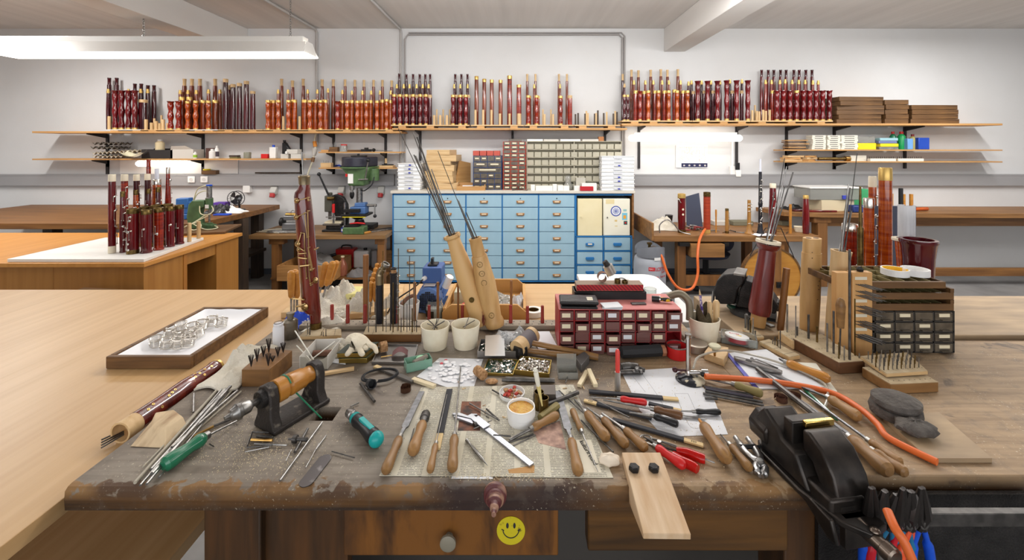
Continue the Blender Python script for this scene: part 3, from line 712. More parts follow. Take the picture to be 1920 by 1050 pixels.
for i,px in enumerate((359.5,383.5)):
 t=T('wall_socket','%s white double socket plate on the grey trunking left' % ('left','right')[i],'socket',((px-CX)*4.78/F,WY-.0535,H-(336.5-CY)*4.78/F),group='white sockets on the left trunking')
 obj('plate',M().box(-.04,.04,-.01,0,-.036,.036),WHITEP,t,bevel=.004)
 obj('face',M().la([(0,.02),(-.0+.003,.02),(.003,.016),(.001,.015)],(0,-.01,0),(0,-1,0),20),mat('socket_grey',(208,206,202),.5),t)
t=T('junction_box','small white junction box under the left trunking beside the fan','junction box',((463.5-CX)*4.8/F,WY-.001,H-(354.5-CY)*4.8/F))
obj('box',M().box(-.04,.04,-.05,0,-.04,.04),WHITEP,t,bevel=.004);obj('cable_gland',M().cyl((0,-.02,.04),(0,-.02,.062),.006),WHITEP,t)
for i,(px,lab) in enumerate(((513,'left of the drill press table vice'),(640,'behind the hand press lever'),(714.5,'just left of the blue cabinet'))):
 t=T('power_socket','grey angled socket with red flap under trunking, %s' % lab,'socket',((px-CX)*4.8/F,WY-.001,H-(348-CY)*4.8/F),group='grey and red power sockets')
 obj('housing',M().pr([(0,0),(-.02,.0),(-.065,-.07),(-.055,-.1),(0,-.1)],-.036,.036,Matrix(((0,0,1,0),(1,0,0,0),(0,1,0,0),(0,0,0,1)))),mat('socket_shell_grey',(188,186,180),.5),t,bevel=.006)
 obj('red_flap',M().cyl((0,-.05,-.09),(0,-.065,-.13),.03,.028,16),mat('socket_red',(176,44,44),.45),t)
t=T('hanging_cable','cable with yellow and blue connectors hanging from the upper shelf left of drill press','cable',((592-CX)*4.75/F,4.72,H-(250-CY)*4.75/F))
obj('cable',M().tube(spline([(.02,0,.0),(.0,0,-.08),(.01,0,-.16),(0,-.01,-.25),(-.03,-.02,-.36),(-.08,-.02,-.5)]),.009,8),mat('cable_cream',(206,200,176),.5),t)
obj('connector',M().cyl((0,0,-.09),(.01,0,-.15),.02),mat('connector_orange',(206,130,40),.5),t);obj('switch',M().cyl((.006,0,-.17),(0,-.01,-.25),.028,.02),mat('connector_grey',(178,174,168),.5),t)
obj('coupling',M().cyl((-.005,-.01,-.27),(-.015,-.015,-.32),.018),mat('connector_brown',(120,88,60),.5),t)
solo('dark_bar',M().box(-.26,.26,-.012,.0,-.008,.008),DARKW,'thin dark wooden bar lying along the left trunking edge','bar',((518-CX)*4.76/F,WY-.03,H-(325-CY)*4.76/F+.003),0)
# ================= LEFT SHELF ITEMS =================
def shx(px,Y=4.68):return (px-CX)*Y/F
SZ=1.3255
EGG=mat('egg_tray_pulp',(186,176,158),.95,c2=(164,154,136),sc=(30,30,30))
DEGG=mat('dark_egg_tray_pulp',(96,90,82),.95)
def egg(mt,label,x,z,w,tilt):
 m=M();nx=int(w/.045)
 m.sheet(nx*4,12,lambda u,v:((u-.5)*w,(v-.5)*.2,.018+.016*math.cos(u*nx*2*PI)*math.cos(v*3*2*PI)),.003)
 solo('egg_tray',m,mt,label,'egg tray',(x,4.67,z),(0,tilt,0),'egg cartons at the left end of the lower shelf')
egg(EGG,'pale egg tray at bottom of stack on the lower left shelf',shx(215),SZ+.004,.28,0)
egg(EGG,'pale egg tray, second from bottom of the stack, tilted, left shelf',shx(230),SZ+.052,.46,-.06)
egg(DEGG,'dark egg tray, second from top of stack on lower left shelf',shx(210),SZ+.100,.26,0)
egg(DEGG,'dark egg tray on top of the stack on lower left shelf',shx(213),SZ+.145,.26,0)
def cyl_bottle(name,label,px,w,h,mt,capm,Y=4.68,z=SZ,cat='bottle',cap=.15,labm=None):
 t=T(name,label,cat,(shx(px,Y),Y,z));r=w/2
 obj('bottle_body',M().la([(0,r*.95),(.004,r),(h*(1-cap)*.85,r),(h*(1-cap),r*.5),(h*(1-cap*.9),r*.42)],n=16),mt,t)
 obj('cap',M().la([(h*(1-cap*.9),r*.5),(h,r*.48)],n=14),capm,t)
 if labm:obj('label',M().la([(h*.15,r*1.01),(h*.55,r*1.01)],n=16,caps=False),labm,t)
 return t
GLUE=mat('amber_plastic',(222,206,168),.3)
cyl_bottle('plastic_bottle','pale bottle on the dark open box, lower left shelf',300,.085,.13,GLUE,WHITEP,z=SZ+.08)
solo('open_box',M().box(-.17,.17,-.08,.08,0,.004).box(-.17,.17,-.08,-.076,0,.095).box(-.17,.17,.076,.08,0,.11).box(-.17,-.166,-.08,.08,0,.1).box(.166,.17,-.08,.08,0,.1),mat('black_card',(44,40,40),.8),'black open cardboard box on the lower left shelf','box',(shx(303),4.7,SZ),0)
solo('grey_carton',M().box(-.125,.125,-.08,.08,0,.1).add([(-.125,-.08,.1),(.125,-.08,.1),(.05,-.1,.14),(-.1,-.1,.135)],[(0,1,2,3)]),CARD,'grey cardboard box with open flaps on the lower left shelf','box',(shx(349),4.7,SZ),0)
m=M();m.sheet(14,8,lambda u,v:((u-.5)*.19,(v-.5)*.12,.045*abs(2*u-1)**2+.02*abs(2*v-1)))
solo('paper_bowl',m,mat('greaseproof_paper',(214,208,180),.6),'folded greaseproof paper cup standing on a reamer bassoon behind the left bassoons','paper',(shx(272),4.55,SZ+.018),(.2,0,.1))
cyl_bottle('small_bottle','small white bottle with green label before the grey carton',366,.038,.075,WHITEP,WHITEP,labm=mat('label_green',(150,190,60),.5),Y=4.62)
solo('can_box',M().box(-.04,.04,-.03,.03,0,.115),mat('brown_can',(88,60,54),.4),'brown square canister with red round mark on left shelf','canister',(shx(391),4.72,SZ),0,bevel=.003)
m=M().la([(0,.026),(.001,.026)],(0,0,0),(0,-1,0),20)
cyl_bottle('plastic_bottle','white squat bottle before the brown square canister',398,.062,.105,WHITEP,WHITEP,Y=4.63)
cyl_bottle('plastic_bottle','slim white can with dark print on the lower left shelf',406.5,.042,.14,WHITEP,WHITEP,labm=mat('label_dark',(70,60,70),.5),Y=4.66)
t=T('tape_stack','small pile of flat dark tins on the lower left shelf','tin',(shx(441),4.68,SZ))
obj('tin',M().box(-.045,.045,-.03,.03,0,.015),mat('tin_olive',(110,104,60),.5),t,bevel=.002);obj('tin',M().box(-.05,.04,-.03,.03,.016,.036),DARKW,t,bevel=.002)
solo('jar',M().la([(0,.036),(.06,.038),(.07,.034)],n=18),mat('dirty_glass',(130,128,112),.3),'grey glass jar on the lower left shelf','jar',(shx(464),4.68,SZ))
solo('red_box',M().box(-.035,.035,-.03,.03,0,.05),RED,'small red box left of the blue-capped canister','box',(shx(498),4.68,SZ),0,bevel=.003)
t=T('solvent_canister','white square canister with blue cap on the lower left shelf','canister',(shx(512),4.69,SZ))
obj('body',M().box(-.036,.036,-.025,.025,0,.125),WHITEP,t,bevel=.006);obj('cap',M().cyl((0,0,.125),(0,0,.15),.014),mat('cap_blue',(34,76,190),.4),t)
t=T('oil_bottle','black plastic oil bottle behind white cartons on the lower left shelf','bottle',(shx(530),4.76,SZ))
obj('body',M().pr([(-.04,0),(.05,0),(.05,.09),(0,.17),(-.02,.19),(-.04,.17)],-.025,.025,Matrix(((1,0,0,0),(0,0,-1,0),(0,1,0,0),(0,0,0,1)))),BLACK,t,bevel=.008)
obj('cap',M().cyl((-.025,0,.185),(-.025,0,.205),.015),BLACK,t)
for i,(px,w,h,z,lab) in enumerate(((534,.08,.05,0,'left one of the bottom row'),(556,.12,.05,0,'right one of the bottom row'),(549,.125,.05,.051,'topmost one'))):
 solo('white_carton',M().box(-w/2,w/2,-.04,.04,0,h),CARD,'pale carton at right end of lower left shelf, %s' % lab,'carton',(shx(px,4.62),4.65,SZ+z),random.uniform(-.1,.1),'pale cartons at the shelf end',bevel=.002)
cyl_bottle('small_bottle','tiny white bottle on the left pale carton',537,.025,.03,WHITEP,WHITEP,z=SZ+.052,Y=4.6)
solo('wood_block',M().box(-.08,.08,-.04,.02,0,.045),OLDW,'brown wooden block lying on the left trunking','block',(shx(391,4.76),4.8,1.143),0,bevel=.002)
solo('yellow_tape',M().la([(0,.035),(.015,.035)],n=20),YELLOW,'yellow tape roll on the brown block on the left trunking','tape',(shx(384,4.76),4.79,1.189),0)
m=M();m.box(-.3,.3,-.04,0,0,.008)
solo('lamp_panel',M().box(-.45,.9,-.012,-.004,0,.19),mat('white_backboard',(232,230,226),.5),'white backboard on the wall behind the left bassoons','panel',(shx(300,4.83),WY-.001,1.146),0)
Z2=1.4005;Z3=1.2265
solo('wood_offcut',M().box(-.04,.04,-.03,.03,0,.02),SHELFW,'flat wood offcut left of the small tool block','offcut',(shx(611),4.68,Z2),0)
t=T('tool_block','brown wooden block holding small upright cutters above the drill press','tool block',(shx(627),4.68,Z2))
obj('block',M().box(-.045,.045,-.03,.03,0,.052),OLDW,t,bevel=.002)
for i in range(4):obj('cutter',M().cyl((-.02+i*.012,(i % 2)*.01,.052),(-.022+i*.014,(i % 2)*.01,.09+.01*(i % 3)),.003,.0025),STEEL,t)
t=T('glass_jar','clear glass jar with red lid on the shelf above drill press','jar',(shx(645),4.68,Z2))
obj('glass',M().la([(0,.03),(.004,.035),(.06,.036),(.07,.03)],n=20),GLASS,t);obj('lid',M().la([(.07,.034),(.082,.034)],n=20),RED,t)
solo('wooden_stick',M().cyl((-.08,0,0),(.08,0,0),.01),OLDW,'short brown stick lying right of the red-lidded jar','stick',(shx(665),4.68,Z2+.01),.1)
solo('metal_part',M().box(-.055,.055,-.02,.02,0,.028).box(-.02,.02,-.015,.015,.028,.045),IRON,'small dark iron fixture on the shelf above the drill press','tool',(shx(687),4.68,Z2),0,bevel=.003)
t=T('hand_drill','dark round-headed small hand tool at right of shelf above press','tool',(shx(702),4.66,Z2+.018))
obj('head',M().ball((0,0,0),.02),IRON,t);obj('blade',M().cyl((.02,0,-.004),(.2,.02,-.01),.006,.003),STEEL,t)
t=T('tool_block','pale block holding upright bits on the shelf left of the drill press','tool block',(shx(613),4.68,Z3))
obj('block',M().box(-.058,.058,-.03,.03,0,.05),PALEX,t,bevel=.002)
for i in range(4):obj('bit',M().cyl((-.035+i*.018,0,.05),(-.035+i*.018,0,.075),.003),STEEL,t)
m=M();m.sheet(12,8,lambda u,v:((u-.5)*.15,(v-.5)*.09,.006+.026*abs(math.sin(u*7)*math.cos(v*5))))
solo('blue_cloth',m,mat('blue_cloth',(36,62,160),.8),'crumpled blue cloth on the shelf left of the drill press head','cloth',(shx(643),4.66,Z3))
solo('black_glove',(lambda m:m.sheet(12,8,lambda u,v:((u-.5)*.15,(v-.5)*.09,.02+.03*abs(math.cos(u*6)*math.cos(v*4)))))(M()),BLACK,'black rag on the shelf behind the drill press head','cloth',(shx(656),4.72,Z3))
t=T('plane_board','pale board with small metal parts at right end of the shelf above press','board',(shx(726),4.67,Z3))
obj('board',M().box(-.08,.08,-.05,.05,0,.022),PALEX,t,bevel=.001);obj('metal_bar',M().box(-.05,.07,-.02,.02,.022,.034).box(-.03,.0,-.01,.01,.034,.045),IRON,t);obj('peg',M().cyl((-.02,.03,.022),(-.02,.03,.1),.013),PALEW,t)
solo('small_drill_bits',M().cyl((-.03,0,0),(.03,0,0),.006),IRON,'short dark steel piece lying left of the pale board above press','tool',(shx(701),4.66,Z3+.006))
# ================= RIGHT SHELVES =================
def tray_stack(px0,px1,n,ytop,lab,Y=4.62,dep=.24):
 h=(234-ytop)*Y/F/n*.97
 for i in range(n):
  a=px0+random.uniform(-2,3);b=px1+random.uniform(-4,2);w=(b-a)/2*Y/F;z=1.7065+i*h
  t=T('wooden_tray','old brown wooden tray, %s from bottom of %s' % (ORD[i],lab),'tray',(((a+b)/2-CX)*Y/F,Y+.03+.05,z),random.uniform(-.08,.08),'old wooden trays on the right upper shelf')
  d=.115
  obj('tray_body',M().box(-w,w,-d,d,0,.004).box(-w,w,-d,-d+.008,.004,h-.002).box(-w,w,d-.008,d,.004,h-.002).box(-w,-w+.008,-d+.008,d-.008,.004,h-.002).box(w-.008,w,-d+.008,d-.008,.004,h-.002),OLDW,t,bevel=.0015)
  obj('bottom_panel',M().box(-w+.008,w-.008,-d+.008,d-.008,h*.7,h*.74),SHELFW if i % 3==2 else OLDW,t)
tray_stack(1566,1651,6,182,'the left tray stack on right shelf');tray_stack(1655,1700,5,188,'the middle tray stack on right shelf');tray_stack(1704,1790,4,198,'the right tray stack on right shelf')
ZB=1.4245;ZC=1.2965
for i in range(6):
 w=.095+random.uniform(-.015,.015)
 solo('thin_board',M().box(-w,w,-.06,.06,0,.011),SHELFW if i % 2 else OLDW,'thin wooden board, %s from bottom of the pile at right shelf end' % ORD[i],'board',(shx(1493+random.uniform(-5,5),4.64),4.68,ZB+i*.019+.0),random.uniform(-.15,.15),'thin boards piled on the right middle shelf',bevel=.001)
for c,(a,b,n) in enumerate(((1520,1546,7),(1549,1573,7),(1575,1606,7))):
 for i in range(n):
  w=(b-a)/2*4.64/F-.002;h=.0215
  t=T('reed_box','flat cream box with dark slots, %s from bottom of %s stack on right shelf' % (ORD[i],('left','middle','right')[c]),'box',(shx((a+b)/2,4.64)+random.uniform(-.006,.006),4.67,ZB+i*(h+.001)),random.uniform(-.06,.06),'cream flat boxes stacked on the right middle shelf')
  obj('box',M().box(-w,w,-.05,.05,0,h),mat('cream_box',(226,222,208),.6),t,bevel=.001);obj('slot',M().box(-w*.6,w*.6,-.0506,-.05,h*.3,h*.6),DSTEEL,t)
for i,(px,w,zb,h,m_,lab) in enumerate(((1623,.1,0,.07,YELLOW,'yellow plastic box under the clear box on the right shelf'),(1621,.1,.071,.07,CLEARP,'clear plastic box on the left yellow box'),
      (1665,.1,.03,.035,YELLOW,'second flat yellow box before the clear bin on right shelf'),(1664,.105,.0,.029,CLEARP,'clear flat box under the second yellow box'),(1662,.1,.066,.03,mat('grey_blue_box',(110,120,160),.5),'grey-blue flat box on the second yellow box'),(1664,.1,.097,.03,mat('pale_blue_lid',(150,190,200),.5),'pale blue flat box topmost of the right stack'))):
 solo('plastic_box',M().box(-w,w,-.07,.06,0,h),m_,lab,'box',(shx(px,4.64),4.69,ZB+zb),0,bevel=.004)
for i,(px,mt_,capm,w,h,lab) in enumerate(((1674,GREEN,RED,.06,.2,'green bottle with red cap at the back of the right shelf'),(1690,mat('bright_green_plastic',(22,150,84),.35),RED,.075,.2,'bright green bottle with red cap on the right shelf'),(1711,mat('olive_bottle',(170,160,96),.4),mat('dark_red_cap',(130,30,40),.4),.06,.17,'olive bottle with dark red cap on the right shelf'))):
 cyl_bottle('cleaner_bottle',lab,px,w,h,mt_,capm,Y=4.7,z=ZB)
solo('blue_canister',M().box(-.03,.03,-.04,.04,0,.12),mat('canister_blue',(110,160,214),.4),'light blue canister between the green and olive bottles','canister',(shx(1701,4.66),4.66,ZB),0,bevel=.006)
solo('blue_canister',M().box(-.06,.06,-.04,.04,0,.13),mat('canister_dark_blue',(30,70,170),.4),'dark blue canister at the right end of middle right shelf','canister',(shx(1728,4.66),4.67,ZB),0,bevel=.006)
for i,(px,w,z,r) in enumerate(((1488,.1,0,.1),(1486,.09,.021,-.1),(1492,.1,.042,.15),(1520,.07,0,.5),(1522,.08,.021,.3),(1525,.06,.042,.7))):
 solo('wood_scrap',M().box(-w,w,-.04,.04,0,.019),SHELFW if i % 2 else PALEX,'flat wood scrap, %s one of piles at left of lowest right shelf' % ORD[i],'offcut',(shx(px,4.64),4.68,ZC+z),r,'wood scraps on the lowest right shelf',bevel=.001)
t=T('brass_tube','long dark brass tube with wide end lying on the lowest right shelf','tube',(shx(1570,4.64),4.66,ZC+.026))
obj('tube',M().cyl((-.2,0,0),(.12,0,0),.017),OBRASS,t);obj('flange',M().ring(.026,.018,.05,(.1,0,0),(1,0,0)),BRASS,t)
for i in range(3):
 solo('cream_case',M().box(-.09,.09,-.04,.04,0,.02),mat('cream_box'),'cream flat case, %s from bottom on lowest right shelf' % ORD[i],'case',(shx(1611,4.66),4.71,ZC+i*.021),.05,'cream cases on lowest right shelf',bevel=.001)
for i in range(2):
 t=T('pin_strip','%s cream strip with dark upright pins on lowest right shelf' % ('left','right')[i],'pin strip',(shx(1653+i*52,4.62),4.62,ZC),group='cream pin strips')
 obj('strip',M().box(-.14,.14,-.02,.02,0,.03),mat('cream_box'),t,bevel=.001)
 for k in range(12):obj('pin',M().cyl((-.13+k*.0235,0,.03),(-.13+k*.0235,0,.05),.0022,n=5),BLACK,t)
# ================= KEYWORK HELPER =================
def key(parent,r,z0,z1,ang,cup=.009,cz_=None,mt=None,side=.012,posts=True,rod=.0016):
 """a key on a pipe of radius r: a rod from z0 to z1 at angle ang, held by two posts, with a cup pad"""
 m=M();u=Vector((math.cos(ang),math.sin(ang),0));w=Vector((-math.sin(ang),math.cos(ang),0))
 R=r+.006
 m.cyl(u*R+Vector((0,0,z0)),u*R+Vector((0,0,z1)),rod,n=6)
 if posts:
  for z in (z0,z1):
   m.cyl(u*(r-.002)+Vector((0,0,z)),u*(R+.001)+Vector((0,0,z)),.0013,n=6);m.ball(tuple(u*R+Vector((0,0,z))),.0028,n=8)
 zc=z1 if cz_ is None else cz_
 c=u*(r+.002)+w*side+Vector((0,0,zc));d=(u+w*(side/max(r,.01))*.6).normalized()
 c=d*(r+.001)+Vector((0,0,zc))
 m.tube([u*R+Vector((0,0,zc)),u*R*.5+d*(R*.5+.004)+Vector((0,0,zc)),c+d*.005],.0014,6)
 m.la([(0,cup*.8),(.002,cup),(.0035,cup),(.0055,cup*.6),(.006,.0008)],c,d,14)
 return obj('key',m,mt or SILVER,parent)
def pipe_joint(name,label,cat,loc,w,h,body,top,foot,keys=0,kind='straight',ang=-1.2,group=None,rot=(0,0,0),keymt=None,tophole=True,rnd=None):
 r=w/2;t=T(name,label,cat,loc,rot,group)
 th=h*.09 if kind !='long' else h*.075
 if kind=='boot':pr=[(th,r*.97),(h*.5,r),(h-th*1.2,r*.98)]
 elif kind=='flare':pr=[(0,r*1.06),(h*.03,r*1.08),(h*.05,r*.92),(h*.35,r*.97),(h-th*1.2,r*.96)]
 elif kind=='taper':pr=[(0,r),(h*.5,r*1.02),(h*.7,r*.8),(h-th,r*.62)]
 elif kind=='wing':pr=[(0,r*.92),(h*.15,r*1.02),(h*.45,r*1.08),(h*.7,r*.9),(h*.9,r*.82),(h-th,r*.8)]
 else:pr=[(th if foot else 0,r),(h*.5,r*.98),(h-th,r*.94)]
 obj('body',M().la(pr,n=22),body,t)
 rt=pr[-1][1]
 z0=pr[-1][0]
 obj('top_ring',M().la([(z0,rt*1.03),(z0+(h-z0)*.1,rt*1.05),(h-.002,rt*1.02),(h,rt*.96),(h,rt*.7),(z0,rt*.66),(z0,.0005)],n=22),top,t)
 if foot and pr[0][0]>0:obj('foot_ring',M().la([(0,r*1.02),(pr[0][0],r*1.02)],n=20),foot,t)
 elif foot and kind !='straight':obj('foot_ring',M().la([(-.0,r*1.03),(.004,r*1.1),(.008,r*1.05)],n=20),body,t)
 rg=random.Random(rnd if rnd is not None else int(w*1e5+h*1e3))
 for k in range(keys):
  z=h*(.12+.72*(k+.5)/keys);L=rg.uniform(.02,.06)
  key(t,r,z-L/2,z+L/2,ang+rg.uniform(-.5,.6),rg.choice((.007,.009,.005)),rg.choice((z-L/2,z+L/2)),keymt or SILVER)
 return t
IVORY=mat('ivory_band',(228,216,192),.4)
# ================= LEFT COUNTER DESK =================
DZ=.75;DY0,DY1,DX=2.56,3.43,-2.27
t=T('desk','light brown veneer desk with a kneehole at the left under the bassoon board','desk',(DX,DY0,0))
m=M().box(-2.6,.02,-.02,DY1-DY0+.02,DZ-.025,DZ)
obj('desk_top',m,wood('counter_top_veneer',(206,146,74),(190,128,58),'y',rough=.35,s=2,k=12,vary=0,bump=.02),t,bevel=.002)
obj('front_panel',M().box(-2.6,-.551,.0,.02,0,DZ-.026),COUNTERW,t)
obj('side_pedestal',M().box(-.55,0,.0,.32,0,DZ-.026),COUNTERW,t,bevel=.001)
obj('side_pedestal',M().box(-.55,0,.62,.87,0,DZ-.026),COUNTERW,t,bevel=.001)
obj('kneehole_back',M().box(-.55,-.53,.32,.62,0,DZ-.026),TRUNKW,t);obj('kneehole_header',M().box(-.04,-.01,.32,.62,DZ-.11,DZ-.026),COUNTERW,t)
obj('edge_strip',M().box(-.01,.006,.3,.33,0,DZ-.026),TRUNKW,t)
m=M().pr([(-3.1,2.56),((281-CX)*2.6/F,2.56),(-2.36,3.17),(-3.1,3.17)],0,.02)
BDZ=DZ+.022
solo('display_board',m,mat('white_board'),'white display board on the desk holding keyed bassoon joints','board',(0,0,DZ+.001),0,bevel=.002)
def onb(px,pybase):return P(px,pybase,BDZ)
def hh(px,ytop,loc):return H-(ytop-CY)*loc.y/F-loc.z
L_=[
 (210,327,474,11.5,MAROON,IVORY,IVORY,7,'straight',-.2,'long maroon bassoon joint with ivory bands, leftmost on the white board'),
 (233.5,327,464,11,REDBR,IVORY,IVORY,8,'straight',-.2,'long red-brown bassoon joint with ivory top, second from the left'),
 (256,327,459,10,DMAROON,IVORY,IVORY,7,'straight',-.2,'long dark maroon bassoon joint behind the short orange one'),
 (276.6,326,455,9.5,DMAROON,IVORY,IVORY,6,'straight',-.2,'long dark joint with ivory top under the white tube'),
 (278.6,299,449,8,REDBR,REDBR,None,3,'wing',-.2,'tallest slim red joint rising behind the keyed joints to the paper cup'),
 (294,336,451,16,ORANGE,SILVER,BRASS,5,'wing',-.6,'wide orange joint with silver band and white tube on top'),
 (315,314,445,9.5,REDBR,SILVER,BRASS,6,'taper',-.4,'tapering orange-red joint with silver tip at the back right'),
 (230,359,473,9,MAROON,OBRASS,OBRASS,7,'wing',-.9,'keyed maroon joint with brass top, between the two leftmost long joints'),
 (254.5,356,461,9,ORANGE,OBRASS,OBRASS,5,'wing',-.9,'short orange keyed joint with dull brass top'),
 (278.5,354,458,8.5,DMAROON,OBRASS,OBRASS,4,'wing',-1.2,'dark keyed joint with dull brass top in the middle row'),
 (296.5,351,455,9,DMAROON,OBRASS,OBRASS,4,'wing',-1.2,'dark keyed joint before the wide orange one'),
 (249,391,475,19,MAROON,OBRASS,OBRASS,6,'boot',-1.4,'fat maroon boot joint with many keys and brass rings, front left'),
 (271.5,387,461,16,MAROON,OBRASS,OBRASS,2,'boot',-1,'maroon boot joint just behind the fat front pair'),
 (292.5,384,461,17,DMAROON,OBRASS,OBRASS,3,'boot',-1,'dark maroon boot joint behind the orange boot'),
 (314,382,458,17,DMAROON,OBRASS,OBRASS,3,'boot',-1,'dark maroon boot joint, back right of the group'),
 (274.5,393,473.5,17,MAROON,OBRASS,None,1,'flare',-1.0,'maroon flared-foot joint with brass top right of the fat keyed boot'),
 (297.5,389,468,16,REDBR,OBRASS,None,1,'flare',-1.0,'orange-red flared-foot joint in the front row'),
 (318.5,387,462,15,MAROON,OBRASS,None,1,'flare',-1.3,'maroon flared-foot joint, second from right of front row'),
 (336.5,384,457,14,MAROON,OBRASS,None,1,'flare',-1.0,'rightmost maroon flared-foot joint on the white board')]
for px,yt,yb,wp,bm,tm,fm,nk,kd,an,lab in L_:
 loc=onb(px,yb);pipe_joint('bassoon_joint',lab,'bassoon joint',loc,wp*loc.y/F,hh(px,yt,loc),bm,tm,fm,nk,kd,an,rnd=int(px*7))
l=onb(294,450);l2=l.copy();l2.z=l.z+hh(294,337,l)+.001
t=solo('white_tube',M().cyl((0,0,0),(0,0,.08),.013,n=16),mat('milky_tube',(216,218,230),.3),'milky white tube standing on top of the wide orange joint','tube',l2)
for px,yt,yb,lab in ((355,418,453,'left'),(372.5,415,447,'right')):
 l=onb(px,yb);solo('wooden_peg',M().la([(0,.013),(hh(px,yt,l)-.002,.013),(hh(px,yt,l),.011)],n=14),PALEW,'%s one of two pale pegs on the white board end' % lab,'peg',l,0,'pale pegs on the white board')
bl=P(388,433,DZ);Yp=bl.y;u=Yp/F
solo('base_plank',M().box(-.22,.2,-.16,.2,0,.018),OLDW,'worn wooden plank under the green press on the desk','plank',(bl.x-.0,bl.y-.02,DZ+.001),.25,bevel=.002)
t=T('pneumatic_press','green C-frame pneumatic press with grey cylinder and cream hoses','press',(bl.x-.05,bl.y+.02,DZ+.02))
hC=(437-382)*u
obj('frame',M().pr([(-.1,0),(.1,0),(.1,.03),(0,.045),(-.01,.12),(.0,.17),(.03,.18),(.03,.235),(-.07,.235),(-.1,.2),(-.115,.1)],-.03,.03,Matrix(((1,0,0,0),(0,0,1,0),(0,1,0,0),(0,0,0,1)))),OLIVE,t,bevel=.006)
obj('ram_head',M().cyl((.055,0,.16),(.055,0,.25),.028,n=20),OLIVE,t)
obj('cylinder',M().la([(0,.026),(.006,.026),(.008,.02),(.095,.02),(.097,.026),(.103,.026)],(.055,0,.25),n=18),STEEL,t)
obj('ram',M().cyl((.055,0,.05),(.055,0,.16),.008),STEEL,t);obj('anvil',M().la([(0,.035),(.03,.035),(.035,.022),(.045,.022)],(.06,0,0),n=18),OLIVE,t)
obj('blue_fitting',M().box(.035,.075,-.012,.012,.353,.366),mat('fitting_blue',(30,80,190),.4),t,bevel=.003)
obj('white_label',M().box(.04,.07,-.0295,-.027,.17,.2),WHITEP,t)
HOSEC=mat('cream_hose',(208,204,170),.4)
for pts in ([(.04,0,.36),(-.04,0,.33),(-.09,.02,.24),(-.12,.02,.15)],[(.045,.01,.30),(0,.02,.31),(-.07,.03,.28),(-.1,.02,.2)],
   [(0,-.035,.19),(.02,-.05,.13),(.08,-.05,.12),(.11,-.03,.15),(.09,-.02,.19)],[(.06,-.05,.12),(-.02,-.07,.06),(-.1,-.08,.02),(-.13,-.05,.06)],
   [(.08,-.05,.11),(-.04,-.09,.04),(.02,-.13,.008),(.06,-.1,.03),(.02,-.08,.06),(-.08,-.09,.03)],[(0,-.1,.05),(.1,-.1,.008),(.16,-.05,.012),(.1,0,.02)]):
 obj('hose',M().tube(spline(pts),.004,7),HOSEC,t)
sp=P(222,566,.61)
t=T('stool','low rough wooden stool beside the desk at the left edge','stool',(sp.x-.1,sp.y+.05,0))
obj('seat',M().pr([(-.32,-.18),(.06,-.14),(.12,.0),(.1,.12),(-.32,.18)],.585,.615),OLDW,t,bevel=.006)
for x,y in ((.02,-.07),(-.24,-.1),(-.24,.1),(.02,.08)):obj('leg',M().cyl((x,y,.585),(x*1.35+.04,y*1.5,0),.017,.015,10),BENCHW,t)
# ================= LEFT CORNER TABLE =================
t=T('corner_bench','old wooden corner bench behind the desk carrying a fan and rags','workbench',(-2.3,3.6,0))
CBZ=.80;Yn=F*(H-CBZ)/(413-CY);
m=M().pr([(-3.2,-.0),((360-CX)*3.55/F+2.3,-.02),((476-CX)*4.3/F+2.3,.66),((476-CX)*4.3/F+2.3,1.17),(-3.2,1.17)],CBZ-.05,CBZ)
obj('top',m,BENCHW,t,bevel=.003)
for x,y in ((-.42,.55),(-.6,1.1),(-2.0,.3)):obj('leg',M().box(x-.045,x+.045,y-.045,y+.045,0,CBZ-.05),DARKW,t)
obj('shelf_board',M().box(-1.6,-.5,.4,1.1,.3,.33),DARKW,t)
fy=4.3;fx=(442-CX)*fy/F;fz=H-(372-CY)*fy/F
t=T('desk_fan','small black desk fan with wire cage on the corner bench','fan',(fx,fy,fz))
m=M();m.tube([(.072*math.cos(a),-.02,.072*math.sin(a)) for a in [2*PI*k/28 for k in range(28)]],.0035,6,True);m.tube([(.072*math.cos(a),.03,.072*math.sin(a)) for a in [2*PI*k/28 for k in range(28)]],.0035,6,True)
for k in range(16):
 a=2*PI*k/16;m.tube([(.012*math.cos(a),-.03,.012*math.sin(a)),(.05*math.cos(a),-.032,.05*math.sin(a)),(.072*math.cos(a),-.018,.072*math.sin(a)),(.072*math.cos(a),.03,.072*math.sin(a))],.0009,4)
obj('cage',m,BLACK,t)
m=M()
for k in range(3):
 m.sheet(6,4,lambda u,v:tuple(Matrix.Rotation(2*PI*k/3,3,'Y') @ Vector(((.01+.052*u)*math.cos(-.5+v*1.3),-.005+.022*v,(.01+.052*u)*math.sin(-.5+v*1.3)))),.001)
obj('blades',m,mat('fan_blade_dark',(52,50,54),.25),t);obj('motor',M().la([(0,.014),(.03,.03),(.07,.025),(.08,.01)],(0,.0,0),(0,1,0),16),BLACK,t)
obj('stem',M().cyl((0,.05,0),(0,.06,-(fz-CBZ)+.01),.009),BLACK,t);obj('base',M().la([(0,.055),(.01,.05),(.014,.02)],(0,.06,-(fz-CBZ)),n=20),BLACK,t)
